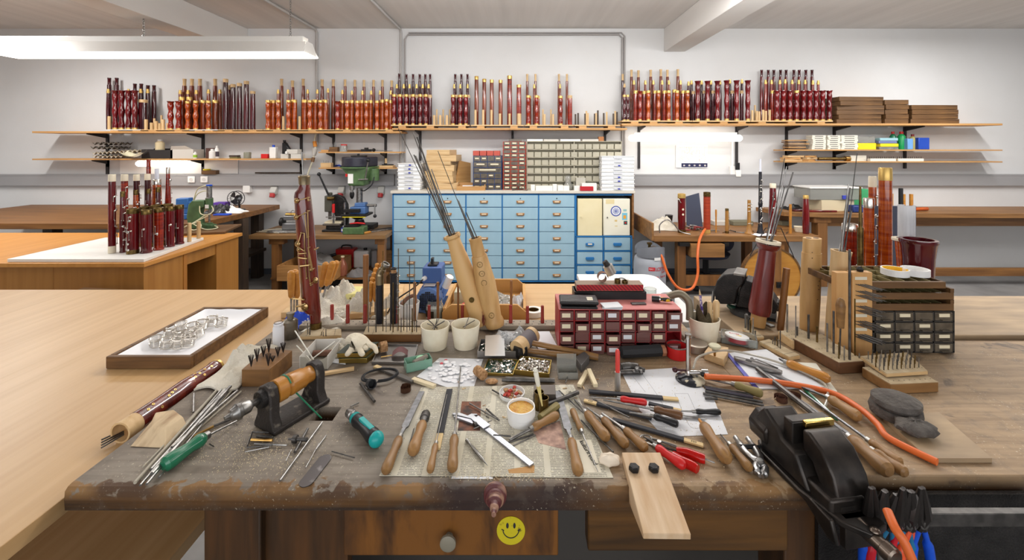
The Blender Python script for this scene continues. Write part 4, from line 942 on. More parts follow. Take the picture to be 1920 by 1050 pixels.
def rag(name,mt,label,loc,w,d,h,sd=1,rot=0,cat='cloth',th=.004):
 rg=random.Random(sd);a,b,c,e=[rg.uniform(3,9) for _ in range(4)];f1,f2=rg.uniform(0,6),rg.uniform(0,6)
 def fn(u,v):
  ed=min(u,1-u,v,1-v)*4;ed=min(1,max(0,ed))
  z=h*ed**.7*(.45+.3*math.sin(a*u+f1+2*math.sin(b*v))+.25*math.sin(c*v+f2+1.5*math.sin(e*u)))
  z*=.78+.22*abs(math.sin(19*u+f2+5*math.sin(13*v+f1)))+.12*math.sin(31*v+9*u+f1)
  return ((u-.5)*w*(1+.12*math.sin(7*v+f1)),(v-.5)*d*(1+.12*math.sin(6*u+f2)),max(z,0)+.001)
 m=M();m.sheet(40,34,fn,th)
 return solo(name,m,mt,label,cat,loc,rot)
rag('black_rag',BLACK,'black crumpled leather and straps on the corner bench',((420-CX)*4.25/F,4.2,CBZ+.001),.24,.2,.08,3)
rag('white_cloth',WHITEP,'white folded cloth in front of the small black fan',((447-CX)*4.25/F,4.18,CBZ+.001),.2,.12,.07,4)
solo('purple_box',M().box(-.06,.06,-.05,.05,0,.075),mat('purple_card',(96,60,160),.6),'purple box on the corner bench behind the press','box',((409-CX)*4.35/F,4.4,CBZ+.001),.1,bevel=.002)
solo('blue_folder',M().box(-.07,.07,-.03,.03,0,.012),mat('folder_blue',(40,80,200),.5),'flat blue case before the black rags on corner bench','case',((413-CX)*4.0/F,4.03,CBZ+.001),.05,bevel=.002)
m=M().box(-.07,.09,-.05,.05,0,.05).box(-.05,.05,-.04,.04,.05,.16).box(-.08,.02,-.045,.045,.1,.19)
solo('blue_vise',m,mat('vise_blue',(40,96,160),.45),'blue bench vise on the corner bench left of the green press','vise',((350-CX)*3.8/F,3.82,CBZ+.001),.2,bevel=.008)
# ================= DRILL PRESS TABLE =================
z0=.57;Ya,Yb=4.213,4.78;XA,XB=(466-CX)*Ya/F,-1.318
t=T('machine_table','low brown wooden table carrying the drill press left of the blue cabinet','table',((XA+XB)/2,Ya,0))
w=(XB-XA)/2;D=Yb-Ya
obj('top',M().box(-w,w,0,D,z0-.042,z0),wood('dusty_table_wood',(150,112,68),(110,82,52),'x',s=3,k=9,vary=0),t,bevel=.003)
for x in (-w+.24,w-.06):
 for y in (.04,D-.1):
  obj('leg',M().box(x-.035,x+.035,y,y+.07,0,z0-.042),LEGW,t,bevel=.002)
  obj('corbel',M().box(x-.06,x+.09 if x<0 else x+.04,y-.004,y+.074,z0-.1,z0-.042),LEGW,t,bevel=.003)
obj('lower_shelf',M().box(-w+.2,w-.03,.03,D-.03,.115,.135),BENCHW,t,bevel=.002)
def mt_(px,Y):return (px-CX)*Y/F
Yc=4.12;x0,x1=mt_(515,Yc),mt_(630,Yc)
t=T('wooden_crate','open old wooden crate on the low shelf under the machine table','crate',((x0+x1)/2,Yc,.14));w=(x1-x0)/2-.02
obj('crate_body',M().box(-w,w,0,.014,0,.15).box(-w,w,.42,.434,0,.15).box(-w,-w+.014,.014,.42,0,.15).box(w-.014,w,.014,.42,0,.15).box(-w+.014,w-.014,.014,.42,0,.012),wood('crate_pine',(190,140,84),(160,112,62),'x',s=4,k=8,vary=0),t,bevel=.001)
solo('black_tool',M().cyl((-.06,0,0),(.09,.03,.04),.022,.014),BLACK,'dark cylindrical tool sticking out of the wooden crate','tool',(mt_(610,4.4),4.42,.28),0)
m=M();m.sheet(16,12,lambda u,v:((u-.5)*.42,(v-.5)*.25,.02+.17*math.sin(PI*u)*math.sin(PI*v)*(1+.35*math.sin(11*u+5*v)*math.cos(8*v))))
solo('plastic_bag',m,mat('grey_film',(150,146,142),.2,trans=.5),'crumpled clear plastic bag standing up in the wooden crate','bag',(mt_(605,4.4),4.36,.16))
t=T('red_canister','red square canister on the low shelf right of the crate','canister',(mt_(650,4.65),4.65,.136))
obj('body',M().box(-.1,.1,-.06,.06,0,.2),RED,t,bevel=.008);obj('dark_print',M().box(-.085,.085,-.061,-.06,.02,.12),mat('canister_dark_red',(120,20,26),.4),t);obj('handle',M().tube(spline([(-.06,0,.2),(-.04,0,.23),(.04,0,.23),(.06,0,.2)]),.008),BLACK,t)
t=T('glass_bottle','amber glass bottle on low shelf before the red canister','bottle',(mt_(641,4.3),4.32,.136))
obj('glass',M().la([(0,.04),(.005,.045),(.1,.047),(.14,.03),(.16,.017),(.185,.017)],n=20),mat('amber_glass',(196,120,90),.1,trans=.6),t);obj('cap',M().cyl((0,0,.186),(0,0,.2),.018),GLUE,t)
for px,lab in ((680,'left white'),(713,'right grey')):
 t=T('jerry_can','%s plastic jerry can at the back of the low shelf' % lab,'canister',(mt_(px,4.62),4.62,.136))
 obj('body',M().box(-.082,.082,-.06,.06,0,.19),WHITEP if px<700 else mat('grey_jerrycan',(150,148,150),.4),t,bevel=.02,seg=3);obj('cap',M().cyl((.03,0,.19),(.03,0,.21),.02),BLACK,t)
rag('grey_sack',mat('grey_sack',(110,106,104),.9),'flat grey sack on the low shelf before the jerry cans',(mt_(675,4.32),4.34,.136),.26,.18,.07,5)
solo('brown_board',M().box(-.09,.07,0,.012,0,.36),OLDW,'brown board standing under right end of the machine table','board',(mt_(725,4.5),4.45,0.001),0)
zz=z0+.001
px_=mt_(628,4.45)
t=T('hand_press','dark cast iron hand lever press with black knob on the machine table','press',(px_,4.46,zz));s=4.46/F
obj('base',M().box(-.1,.11,-.1,.1,0,.022).box(-.07,.1,-.07,.08,.022,.06),IRON,t,bevel=.006)
obj('table_plate',M().box(-.1,.08,-.08,.07,.062,.08),mat('steel_plate_dull',(110,104,98),.45,.6),t,bevel=.003);obj('wood_pad',M().box(-.085,.085,-.07,.06,.081,.1),mat('cream_pad',(210,198,170),.7),t,bevel=.003)
obj('frame',M().pr([(-.04,0),(.12,0),(.13,.12),(.12,.25),(.08,.33),(.0,.36),(-.07,.34),(-.08,.2),(-.02,.18),(.0,.1)],-.028,.028,Matrix.Translation((0,.03,.02)) @ Matrix(((1,0,0,0),(0,0,1,0),(0,1,0,0),(0,0,0,1)))),IRON,t,bevel=.008)
obj('ram_housing',M().box(-.095,-.015,-.05,.04,.2,.37).box(-.075,-.035,-.03,.02,.37,.4),mat('press_grey_green',(86,84,74),.5,.3),t,bevel=.008)
obj('ram',M().box(-.067,-.04,-.02,.01,.12,.2),STEEL,t);obj('pivot',M().cyl((-.05,-.07,.345),(.02,-.07,.345),.02),OBRASS,t)
obj('lever',M().cyl((-.05,-.05,.38),(-.125,-.09,.585),.011,.008),BLACK,t);obj('knob',M().ball((-.13,-.093,.6),.019),BLACK,t)
obj('red_grip',M().cyl((.02,-.09,.2),(.02,-.09,.29),.014),RED,t);obj('spindle',M().cyl((.02,-.09,.09),(.02,-.09,.2),.01),STEEL,t)
obj('tube_arm',M().tube(spline([(.12,-.05,.3),(.12,-.05,.08),(.11,-.05,.05),(.05,-.05,.04)]),.011),STEEL,t);obj('cross_bar',M().cyl((-.06,-.09,.155),(.13,-.07,.155),.006),STEEL,t)
t=T('drill_press','green pillar drill press with black belt cover on the machine table','drill press',(mt_(672,4.5),4.5,zz))
GRN=mat('drill_green',(88,116,74),.4,c2=(70,96,60),sc=(20,20,20))
obj('foot_plate',M().box(-.13,.13,-.14,.14,0,.03).box(.0,.16,.0,.16,.0,.05),IRON,t,bevel=.006)
obj('column',M().cyl((.0,.03,.03),(.0,.03,.44),.033,n=24),STEEL,t)
obj('column_collar',M().la([(0,.07),(.02,.06),(.07,.045)],(.0,.03,.03),n=24).la([(0,.05),(.03,.045)],(.0,.03,.24),n=24),IRON,t)
obj('work_table',M().box(-.14,.13,-.12,.08,.155,.178).la([(0,.04),(.04,.1)],(0,-.01,.115),n=24),IRON,t,bevel=.004)
obj('yellow_rim',M().box(-.12,.12,-.123,-.12,.148,.156),YELLOW,t)
obj('blue_vise',M().box(-.06,.1,-.08,.04,.178,.25).box(-.02,.09,-.06,.03,.25,.29),mat('blue_vise_paint',(76,110,160),.45),t,bevel=.006)
obj('vise_jaw',M().box(-.11,.06,-.13,-.09,.2,.235),IRON,t,bevel=.004)
obj('vise_screw',M().cyl((.1,-.02,.26),(.2,-.02,.26),.014),STEEL,t);obj('vise_handle',M().cyl((.185,-.03,.26),(.19,-.04,.16),.007),STEEL,t);obj('vise_knob',M().ball((.19,-.04,.15),.019),BLACK,t)
obj('head',M().pr([(-.075,.47),(.09,.47),(.11,.56),(.15,.67),(-.16,.67),(-.1,.6)],-.09,.12,Matrix(((1,0,0,0),(0,0,1,0),(0,1,0,0),(0,0,0,1)))),GRN,t,bevel=.02,seg=3)
obj('belt_cover',M().pr([(x,y) for x,y in [(-.15*math.cos(a)-.02,-.13*math.sin(a)) for a in [PI*k/10-PI/2+PI/2 for k in range(0,11)]]][::-1]+[(-.17,.08),(.17,.12)],.672,.775),mat('belt_cover_black',(44,44,56),.35),t,bevel=.01,seg=3)
obj('cover_rim',M().pr([(x,y) for x,y in [(-.165*math.cos(a)-.02,-.145*math.sin(a)) for a in [PI*k/10 for k in range(0,11)]]][::-1]+[(-.185,.08),(.185,.12)],.655,.671),GRN,t,bevel=.004)
obj('top_knob',M().cyl((0,0,.775),(0,0,.81),.012).box(-.07,.08,-.03,.04,.775,.79),IRON,t)
obj('quill',M().cyl((-.045,-.06,.43),(-.045,-.06,.5),.024).cyl((-.045,-.06,.4),(-.045,-.06,.43),.014),STEEL,t)
obj('chuck',M().la([(0,.008),(.02,.02),(.05,.024),(.07,.02)],(-.045,-.06,.335),n=16),IRON,t)
obj('white_plate',M().box(-.075,-.02,-.094,-.092,.5,.6),WHITEP,t);obj('red_switch',M().box(-.1,-.08,-.096,-.088,.57,.6),RED,t)
obj('feed_spindle',M().cyl((.04,-.1,.54),(.14,-.11,.545),.008),STEEL,t);obj('feed_lever',M().cyl((.11,-.1,.55),(.145,-.12,.73),.007),STEEL,t);obj('feed_knob',M().ball((.146,-.12,.745),.021),BLACK,t)
obj('motor',M().cyl((.14,.06,.52),(.14,.06,.65),.06,n=18),GRN,t);obj('cable',M().tube(spline([(.17,0,.56),(.15,-.02,.48),(.08,-.03,.42),(.03,.0,.42)]),.006),BLACK,t)
t=T('press_vise','low green machine vise at the front edge of machine table','vise',(mt_(662,4.26),4.28,zz))
obj('body',M().box(-.1,.11,-.04,.09,0,.07),GRN,t,bevel=.006);obj('jaws',M().box(-.09,.05,-.03,.02,.071,.085).box(-.09,.05,.04,.08,.071,.09),IRON,t)
solo('red_pliers',M().tube([(-.07,0,0),(0,.01,.004),(.08,-.012,0)],[.006,.009,.008]),RED,'red handled tool lying on the green machine vise','tool',(mt_(668,4.28),4.3,zz+.1),.1)
t=T('blue_dotted_box','small blue dotted box behind the green machine vise','box',(mt_(652,4.4),4.38,zz));obj('box_body',M().box(-.05,.06,-.03,.03,0,.045),mat('box_blue',(36,56,160),.5),t,bevel=.001);obj('box_label',M().box(-.045,-.01,-.031,-.03,.012,.035),WHITEP,t)
t=T('hacksaw','small bow saw with wooden handle lying on the machine table right','saw',(mt_(715,4.4),4.42,zz+.008),.75)
obj('bow',M().tube(spline([(-.12,0,0),(-.12,.07,0),(.12,.07,0),(.12,0,0)],5),.005),BLACK,t);obj('blade',M().box(-.12,.12,-.003,.003,-.006,.006),STEEL,t);obj('handle',M().la([(0,.008),(.02,.014),(.07,.012),(.08,.008)],(-.12,0,0),(-1,-.2,0),12),YELLH,t)
t=T('grinding_machine','small grey metal bench machine on a slotted plate at table left','machine',(mt_(540,4.35),4.42,zz))
obj('slotted_plate',M().box(-.2,.22,-.1,.06,0,.02).box(-.2,.22,-.12,-.105,0,.012),STEEL,t,bevel=.003);obj('body',M().box(-.08,.1,-.05,.06,.02,.09).box(-.06,.09,-.06,.05,.12,.17),mat('machine_grey',(132,132,134),.35,.5),t,bevel=.01)
obj('roller',M().cyl((-.04,-.03,.175),(.1,-.03,.175),.022,n=18),BRASS,t);obj('wheel',M().cyl((-.1,-.02,.1),(-.07,-.02,.1),.045,n=20),IRON,t);obj('wires',M().tube(spline([(-.02,0,.17),(.02,-.02,.22),(.05,0,.19)]),.003).tube(spline([(.03,0,.17),(.06,-.02,.225),(.1,0,.2)]),.003),STEEL,t)
for i in range(7):solo('reamer_rod',M().la([(0,.003),(.2,.006),(.28,.006)],(0,0,0),(1,0,0),8),mat('rod_grey',(176,168,150),.5),'thin grey rod in the pile at the left end of machine table, %s of seven' % ORD[i],'rod',(mt_(496,4.4)-.06+.015*i,4.36+.02*(i % 4),zz+.006+.012*(i//4)),-.25+.13*i,'grey rods piled on machine table')
# ================= RIGHT TABLE =================
z0=.60;Ya,Yb=4.05,4.78;XA,XB=mt_(1226,Ya),2.9
WT=wood('worn_bench_wood',(156,112,64),(112,76,42),'x',s=3,k=8,vary=0)
t=T('side_bench','brown wooden workbench with drawer right of the gas bottle','workbench',((XA+XB)/2,Ya,0));w=(XB-XA)/2;D=Yb-Ya
obj('top',M().box(-w,w,0,D,z0-.06,z0),WT,t,bevel=.004)
obj('end_board',M().box(-w-.02,-w,-.0,D,z0-.05,z0+.12).box(-w-.02,-w-.0,-.001,.0,z0-.05,z0+.02),WT,t)
for x in (-w+.28,w-.35):
 obj('leg',M().box(x-.04,x+.04,.03,.11,0,z0-.06),LEGW,t,bevel=.002);obj('leg',M().box(x-.13,x-.05,D-.3,D-.22,0,z0-.06),LEGW,t,bevel=.002)
obj('stretcher',M().box(-w+.26,w-.33,.05,.09,.1,.2),LEGW,t,bevel=.002)
d=obj('drawer',M().box(mt_(1297,4.0)-t.location.x,mt_(1360,4.0)-t.location.x,-.04,.35,z0-.2,z0-.075),WT,t,bevel=.002)
obj('clamp',M().box(mt_(1277,4.0)-t.location.x,mt_(1296,4.0)-t.location.x,-.02,.1,z0-.1,z0-.065),IRON,t)
obj('clamp',M().box(mt_(1361,4.0)-t.location.x,mt_(1370,4.0)-t.location.x,-.02,.1,z0-.1,z0-.065),IRON,t)
def onr(px,pyb):return P(px,pyb,z0+.001)
g=T('gas_bottle','grey gas bottle with red printed lettering standing on the floor by the blue cabinet','gas bottle',(mt_(1221,3.9),3.95,0));r=.145
GB=mat('gas_bottle_grey',(164,168,176),.45,c2=(148,152,160),sc=(5,5,5))
obj('tank',M().la([(0,r*.8),(.02,r*.85),(.04,r),(.36,r),(.42,r*.93),(.47,r*.6),(.485,r*.3)],n=32),GB,g)
m=M();K=24
for (a0,a1,z_0,z_1) in ((-2.9,.0,.44,.545),(.4,2.7,.44,.545)):
 m.sheet(18,1,lambda u,v:(r*.93*math.cos(a0+(a1-a0)*u),r*.93*math.sin(a0+(a1-a0)*u),z_0+(z_1-z_0)*v*(.6+.4*math.sin(PI*u))),.001)
obj('collar',m,GB,g)
obj('valve',M().cyl((0,0,.48),(0,0,.54),.014).cyl((0,0,.54),(0,0,.555),.024),OBRASS,g);obj('regulator',M().cyl((.03,-.03,.5),(.03,-.07,.5),.035,n=18).cyl((0,0,.51),(.03,-.03,.505),.012),STEEL,g)
RI=mat('red_print',(196,40,50),.5)
def curvetext(body,size,px,py,mt):
 loc=W(px,py,3.95-r)-g.location;ang=loc.x/r
 return text('lettering',body,size,mt,g,(r*1.004*math.sin(ang),-r*1.004*math.cos(ang)-.001,loc.z),(PI/2,0,ang),.0005)
lx=mt_(1217,3.8)-g.location.x
m=M().sheet(4,1,lambda u,v:((r*1.003)*math.sin(-.33+.4*u),-(r*1.003)*math.cos(-.33+.4*u),.315+.05*v),.0004) if False else None
def patch(nm,a0,a1,z_0,z_1,mt,k=1.004):
 m=M();n=8;vs=[];fs=[]
 for i in range(n+1):
  a=a0+(a1-a0)*i/n
  for z in (z_0,z_1):vs.append((r*k*math.sin(a),-r*k*math.cos(a),z))
 fs=[(2*i,2*i+2,2*i+3,2*i+1) for i in range(n)];m.add(vs,fs);return obj(nm,m,mt,g)
zt=lambda py:H-(py-CY)*3.8/F
patch('red_badge',-.36,.03,zt(509),zt(502),RI);
for i,ch in enumerate('LOTTER'):
 a=.12+i*.155;text('lettering',ch,.044,RI,g,(r*1.005*math.sin(a),-r*1.005*math.cos(a),zt(506)),(PI/2,0,a),.0004)
for i,ch in enumerate('GAS'):
 a=.55+i*.13;text('lettering',ch,.028,RI,g,(r*1.005*math.sin(a),-r*1.005*math.cos(a),zt(512)),(PI/2,0,a),.0004)
for i,ch in enumerate('www.lotter'):
 a=.0+i*.1;text('lettering',ch,.03,RI,g,(r*1.005*math.sin(a),-r*1.005*math.cos(a),zt(520)),(PI/2,0,a),.0004)
for i,ch in enumerate('GAS'):
 a=-.28+i*.09;text('lettering',ch,.018,WHITEP,g,(r*1.006*math.sin(a),-r*1.006*math.cos(a),zt(505.5)),(PI/2,0,a),.0003)
patch('hazard_label',.0,.45,zt(489.5),zt(484),WHITEP,.97)
hp=[W(1232,472,3.87),W(1240,480,3.84),W(1252,513,3.8),W(1272,540,3.78),W(1297,541,3.78),W(1308,515,3.82),W(1308,480,3.86),W(1311,452,3.95),W(1318,436,4.04),W(1322,430,4.12)]
solo('gas_hose',M().tube(spline(hp),.012,10),HOSE,'orange gas hose looping from the gas bottle up onto the side bench','hose')
rag('white_rag',CLOTH,'white cloth lying at the left end of the side bench',onr(1246,432)+Vector((0,.1,0)),.30,.26,.11,7)
solo('black_cup',M().la([(0,.03),(.1,.042)],n=16),BLACK,'black cup behind the white cloth on the side bench','cup',(mt_(1255,4.65),4.66,z0+.001))
m=M().tube(spline([(-.13,0,0),(-.13,0,.08),(-.06,0,.13),(0,-.02,.09),(.06,-.03,.02),(.14,-.08,.004)]),.006)
solo('bent_wire',m,STEEL,'bent steel crook on the side bench before the white cloth','crook',onr(1262,438)+Vector((0,0,.006)))
l=onr(1278,436);pj=pipe_joint('bassoon_joint','dark red boot joint with two ivory holes and brass cap on side bench','bassoon joint',l,14*l.y/F,hh(1278,363,l),MAROON,GOLDR,OBRASS,0,'boot')
for z in (.235,.185):obj('tone_hole',M().la([(0,.01),(.003,.01)],(0,-.034,z),(0,-1,0),16),IVORY,pj)
obj('key',M().tube([(-.03,-.03,.33),(-.045,-.03,.34),(-.02,-.04,.3)],.003).ball((-.045,-.03,.335),.008),SILVER,pj)
l=onr(1325.5,436.5);pipe_joint('bassoon_joint','orange-red flamed boot joint with greenish brass cap on side bench','bassoon joint',l,12.5*l.y/F,hh(1325,360,l),mat('flamed_red_wood',(170,66,34),.4,c2=(140,44,24),sc=(5,5,90),det=2),OBRASS,GOLDR,0,'boot')
t=T('plastic_binder','dark blue-grey sleeve standing open between the two red joints','binder',(mt_(1302,4.5),4.5,z0+.001));
obj('cover',M().add([(-.08,0,0),(.09,0,0),(.05,0,.36),(-.09,0,.32),(-.08,.012,0),(.09,.012,0),(.05,.012,.36),(-.09,.012,.32)],[(0,1,2,3),(7,6,5,4),(0,4,5,1),(1,5,6,2),(2,6,7,3),(3,7,4,0)]),mat('slate_vinyl',(72,78,96),.45),t)
for i in range(12):solo('red_tool',M().la([(0,.003),(.03,.01),(.07,.008)],(0,0,0),(1,0,0),8),mat('faded_red',(150,60,60),.5) if i % 2 else STEEL,'small tool in the jumbled heap between the red joints, %s of twelve' % ORD[i],'tool',onr(1291+2.2*i,431+(i*5) % 4)+Vector((0,.02,.012+.012*(i % 3))),i*1.1,'small tools heaped between the red joints')
l=onr(1342.5,436.5);solo('reamer',M().la([(0,.006),(.15,.007),(.2,.009),(hh(1342,393,l),.008)],n=12),YELLH,'thin wooden stick standing on the side bench','stick',l)
l=onr(1363,437);oj=pipe_joint('oboe_joint','short yellow wooden joint with ring on the side bench','instrument joint',l,6.5*l.y/F,hh(1363,391,l),mat('boxwood',(168,122,62),.4,c2=(140,96,46),sc=(20,20,5)),OBRASS,OBRASS,3,'straight',-.3,rnd=5)
l=onr(1404.5,438);t=T('wooden_flute','light brown wooden bell joint with small keys on the side bench','instrument joint',l);h=hh(1404,375,l)
obj('body',M().la([(0,.042),(.006,.042),(.02,.03),(.08,.018),(.12,.017),(h,.015)],n=18),mat('boxwood'),t)
for z in (.1,.22,.26,.29):obj('key',M().tube([(-.02,-.015,z),(0,-.02,z+.004),(.02,-.012,z)],.003).ball((.02,-.012,z),.005),SILVER,t)
for z in (.24,.27,.3):obj('tone_hole',M().la([(0,.004),(.001,.004)],(0,-.0165,z),(0,-1,0),10),BLACK,t)
l=onr(1425.5,438);t=T('clarinet','black clarinet with silver keys and white tube standing on the side bench','clarinet',l);h=hh(1425,322,l)
obj('body',M().la([(0,.036),(.005,.036),(.03,.026),(.09,.019),(h*.45,.016),(h*.46,.019),(h*.5,.019),(h*.51,.016),(h,.014)],n=18),mat('grenadilla',(32,32,38),.3),t)
rg=random.Random(4)
for k in range(18):key(t,.016,.09+.024*k,.09+.024*k+rg.uniform(.012,.04),-1.5+rg.uniform(-.9,.9),.006,None,SILVER)
obj('ring',M().ring(.0215,.015,.006,(0,0,.1)),SILVER,t)
solo('white_tube',M().cyl((0,0,0),(0,0,.125),.009),mat('milky_tube'),'thin white tube standing on top of the black clarinet','tube',l+Vector((0,0,h+.001)))
l=onr(1449,437);pipe_joint('wing_joint','tall red wing joint with ivory top behind the rods on the side bench','bassoon joint',l,13*l.y/F,hh(1449,344,l),MAROON,IVORY,None,3,'wing',-1.8)
l=onr(1482,437.5);solo('wooden_stick',M().cyl((0,0,0),(0,0,hh(1482,383,l)),.012),YELLH,'pale wooden stick standing on the right of the side bench','stick',l)
l=onr(1511,438);pipe_joint('wing_joint','shiny maroon wavy joint with wood top at right end of side bench','bassoon joint',l,11*l.y/F,hh(1511,366,l),MAROON,GOLDR,None,0,'wing')
solo('plastic_tub',M().cup(.04,.05,.05),CREAMP,'small cream tub beside the shiny maroon joint on side bench','tub',onr(1499,434))
for i,(px,w_,mt2) in enumerate(((1390,.22,mat('felt_grey',(120,116,96),.9)),(1350,.16,CARD),(1470,.1,mat('felt_grey')))):
 solo('shallow_box',M().box(-w_/2,w_/2,-.06,.06,0,.045),mt2,'%s shallow box at the back of side bench' % ('grey felt','pale cardboard','small grey')[i],'box',(mt_(px,4.6),4.62,z0+.001),.02,bevel=.003)
for i in range(9):solo('small_tool',M().cyl((-.04,0,0),(.05,0,0),.005,.003,8),(STEEL,BRASS,DSTEEL)[i % 3],'small metal rod lying on side bench between the wooden joints, %s of nine' % ORD[i],'tool',onr(1340+17*i,433+(i*3) % 5)+Vector((0,0,.006)),i*.9,'small rods scattered on side bench')
solo('paper_sheet',M().sheet(6,3,lambda u,v:((u-.5)*.2,(v-.5)*.12-.0,.002+(-.03 if False else 0)+.002*math.sin(5*u))),PAPER,'white paper scrap at the front edge of side bench under the clarinet','paper',onr(1432,441)+Vector((0,.02,0)),.2)
cc=Vector((mt_(1323,4.45),4.45,0));t=T('office_chair','black office chair pushed under the side bench','office chair',cc)
m=M();
for k in range(5):
 a=2*PI*k/5+.2;m.tube([(0,0,.1),(.16*math.cos(a),.16*math.sin(a),.1),(.28*math.cos(a),.28*math.sin(a),.07)],[.03,.024,.018],8)
obj('star_base',m,BLACK,t)
for k in range(5):
 a=2*PI*k/5+.2;x,y=.28*math.cos(a),.28*math.sin(a);obj('caster',M().cyl((x-.02,y,.027),(x+.02,y,.027),.027,n=14).cyl((x,y,.03),(x,y,.07),.007),BLACK,t)
obj('gas_column',M().cyl((0,0,.1),(0,0,.3),.03),BLACK,t);obj('seat',M().la([(0,.16),(.015,.22),(.045,.235),(.065,.2)],(0,0,.3),n=28),mat('seat_navy',(52,56,76),.8),t);obj('seat_plate',M().box(-.1,.1,-.07,.07,.285,.302),BLACK,t)
bk=obj('backrest',M().la([(0,.07),(.02,.09),(.04,.07)],(.24,-.02,.44),(-.4,1,0),n=20),mat('seat_navy'),t)
t=T('grindstone_disc','large round wooden wheel with central post and iron fitting behind the vise','wheel',(mt_(1449,3.78),3.8,.272))
obj('disc',M().cyl((0,0,0),(0,.03,0),.27,n=48),mat('wheel_wood',(196,140,60),.45,c2=(176,118,44),sc=(3,3,26)),t);obj('rim',M().ring(.276,.262,.04,(0,-.005,0),(0,1,0),48),OLDW,t)
obj('post',M().box(-.02,.06,-.05,-.006,-.27,.33),LEGW,t,bevel=.002);obj('fitting',M().box(.01,.08,-.07,-.052,-.07,-.02).cyl((.045,-.07,-.045),(.045,-.08,-.045),.014),IRON,t);obj('belt',M().tube([(-.2,-.01,.2),(-.06,-.01,.45),(.08,-.01,.45),(.2,-.01,.18)],.004),BLACK,t)
# ================= FAR RIGHT TABLE =================
z0=.77;Ya=F*(H-z0)/(400-CY)
t=T('far_table','brown wooden table with plastic boxes under the right wall shelves','table',(mt_(1600,Ya),Ya,0))
XA=mt_(1478,Ya)-t.location.x
obj('top',M().pr([(XA+.02,.1),(XA+.35,0),(3.1,-.05),(3.1,.55),(XA-.08,.45)],z0-.045,z0),WT,t,bevel=.003)
for x in (mt_(1548,Ya)-t.location.x,mt_(1700,Ya)-t.location.x):obj('leg',M().box(x-.05,x+.05,.04,.14,0,z0-.045),LEGW,t,bevel=.002);obj('corbel',M().box(x-.09,x+.09,.036,.144,z0-.11,z0-.046),LEGW,t,bevel=.01)
obj('leg',M().box(XA+.1,XA+.2,.3,.4,0,z0-.045),LEGW,t)
obj('apron',M().box(XA+.4,3,.1,.12,z0-.15,z0-.046),BENCHW,t)
obj('lower_rail',M().box(XA+.35,3,.08,.12,.1,.18),BENCHW,t)
def onf(px,pyb):return P(px,pyb,z0+.001)
def Z(py,Y):return H-(py-CY)*Y/F
Y=4.55;x0,x1=mt_(1525,Y),mt_(1590,Y);w=(x1-x0)/2
solo('cardboard_box',M().box(-w,w,-.12,.12,0,.12),mat('pale_cardboard',(206,192,160),.8),'pale cardboard box under the clear tub on the far right table','box',((x0+x1)/2,Y+.03,z0+.001),.1,bevel=.003)
x0,x1=mt_(1507,Y),mt_(1600,Y);w=(x1-x0)/2
t=T('clear_tub','large clear plastic tub with blue clip resting on the cardboard box','tub',((x0+x1)/2,Y+.03,z0+.122))
obj('tub',M().box(-w+.02,w-.02,-.12,.12,0,.004).box(-w,w,-.13,-.127,.004,.12).box(-w,w,.127,.13,.004,.12).box(-w,-w+.003,-.127,.127,.004,.12).box(w-.003,w,-.127,.127,.004,.12),CLEARP,t);obj('lid',M().box(-w-.01,w+.01,-.14,.14,.121,.135),WHITEP,t,bevel=.003);obj('clip',M().box(w*.25,w*.5,-.145,-.131,.01,.05),TRAYC,t,bevel=.002)
solo('green_box',M().box(-.1,.1,-.06,.06,0,.22),mat('green_card',(64,160,104),.6),'green patterned box at the back of the far right table','box',(mt_(1613,4.6),4.64,z0+.001),-.2,bevel=.003)
solo('blue_bag',M().box(-.09,.09,-.05,.05,0,.07),mat('bag_dark_blue',(30,50,110),.5),'small dark blue case beside the cardboard box on far table','case',(mt_(1612,4.4),4.42,z0+.001),0,bevel=.01)
solo('maroon_board',M().box(-.16,.16,-.05,.05,0,.018),MAROON,'flat maroon board lying at the front of the far right table','board',(mt_(1537,Ya+.1),Ya+.12,z0+.001),-.03,bevel=.003)
solo('maroon_board',M().box(-.1,.1,-.04,.04,0,.02),DMAROON,'dark flat board left of the maroon board on far table','board',(mt_(1503,Ya+.14),Ya+.16,z0+.001),.1,bevel=.003)
rag('dark_cables',BLACK,'heap of dark cables at the left of the far right table',(mt_(1488,4.6),4.62,z0+.001),.2,.14,.06,11)
for px,yt,wp,mt2,lab in ((1673.5,363,2.5,YELLH,'thin tan stick, left one on the far table'),(1694.5,364,5.5,YELLH,'tan stick right of the black peg on far table'),(1708.5,364,6,YELLH,'rightmost tan stick on the far table'),(1689,353,7,BLACK,'black peg standing among the tan sticks')):
 Y=4.3;solo('wooden_stick' if mt2 is YELLH else 'black_peg',M().cyl((0,0,0),(0,0,Z(yt,Y)-z0-.001),wp*Y/F/2),mt2,lab,'stick',(mt_(px,Y),Y,z0+.001))
pts=[W(1685,391,4.1),W(1700,387,4.12),W(1716,389,4.15)]
solo('lying_joint',M().cyl(Vector((mt_(1690,4.46),4.46,z0+.0215)),Vector((mt_(1745,4.46),4.5,z0+.0215)),.02),ORANGE,'orange joint lying on the far right table','bassoon joint')
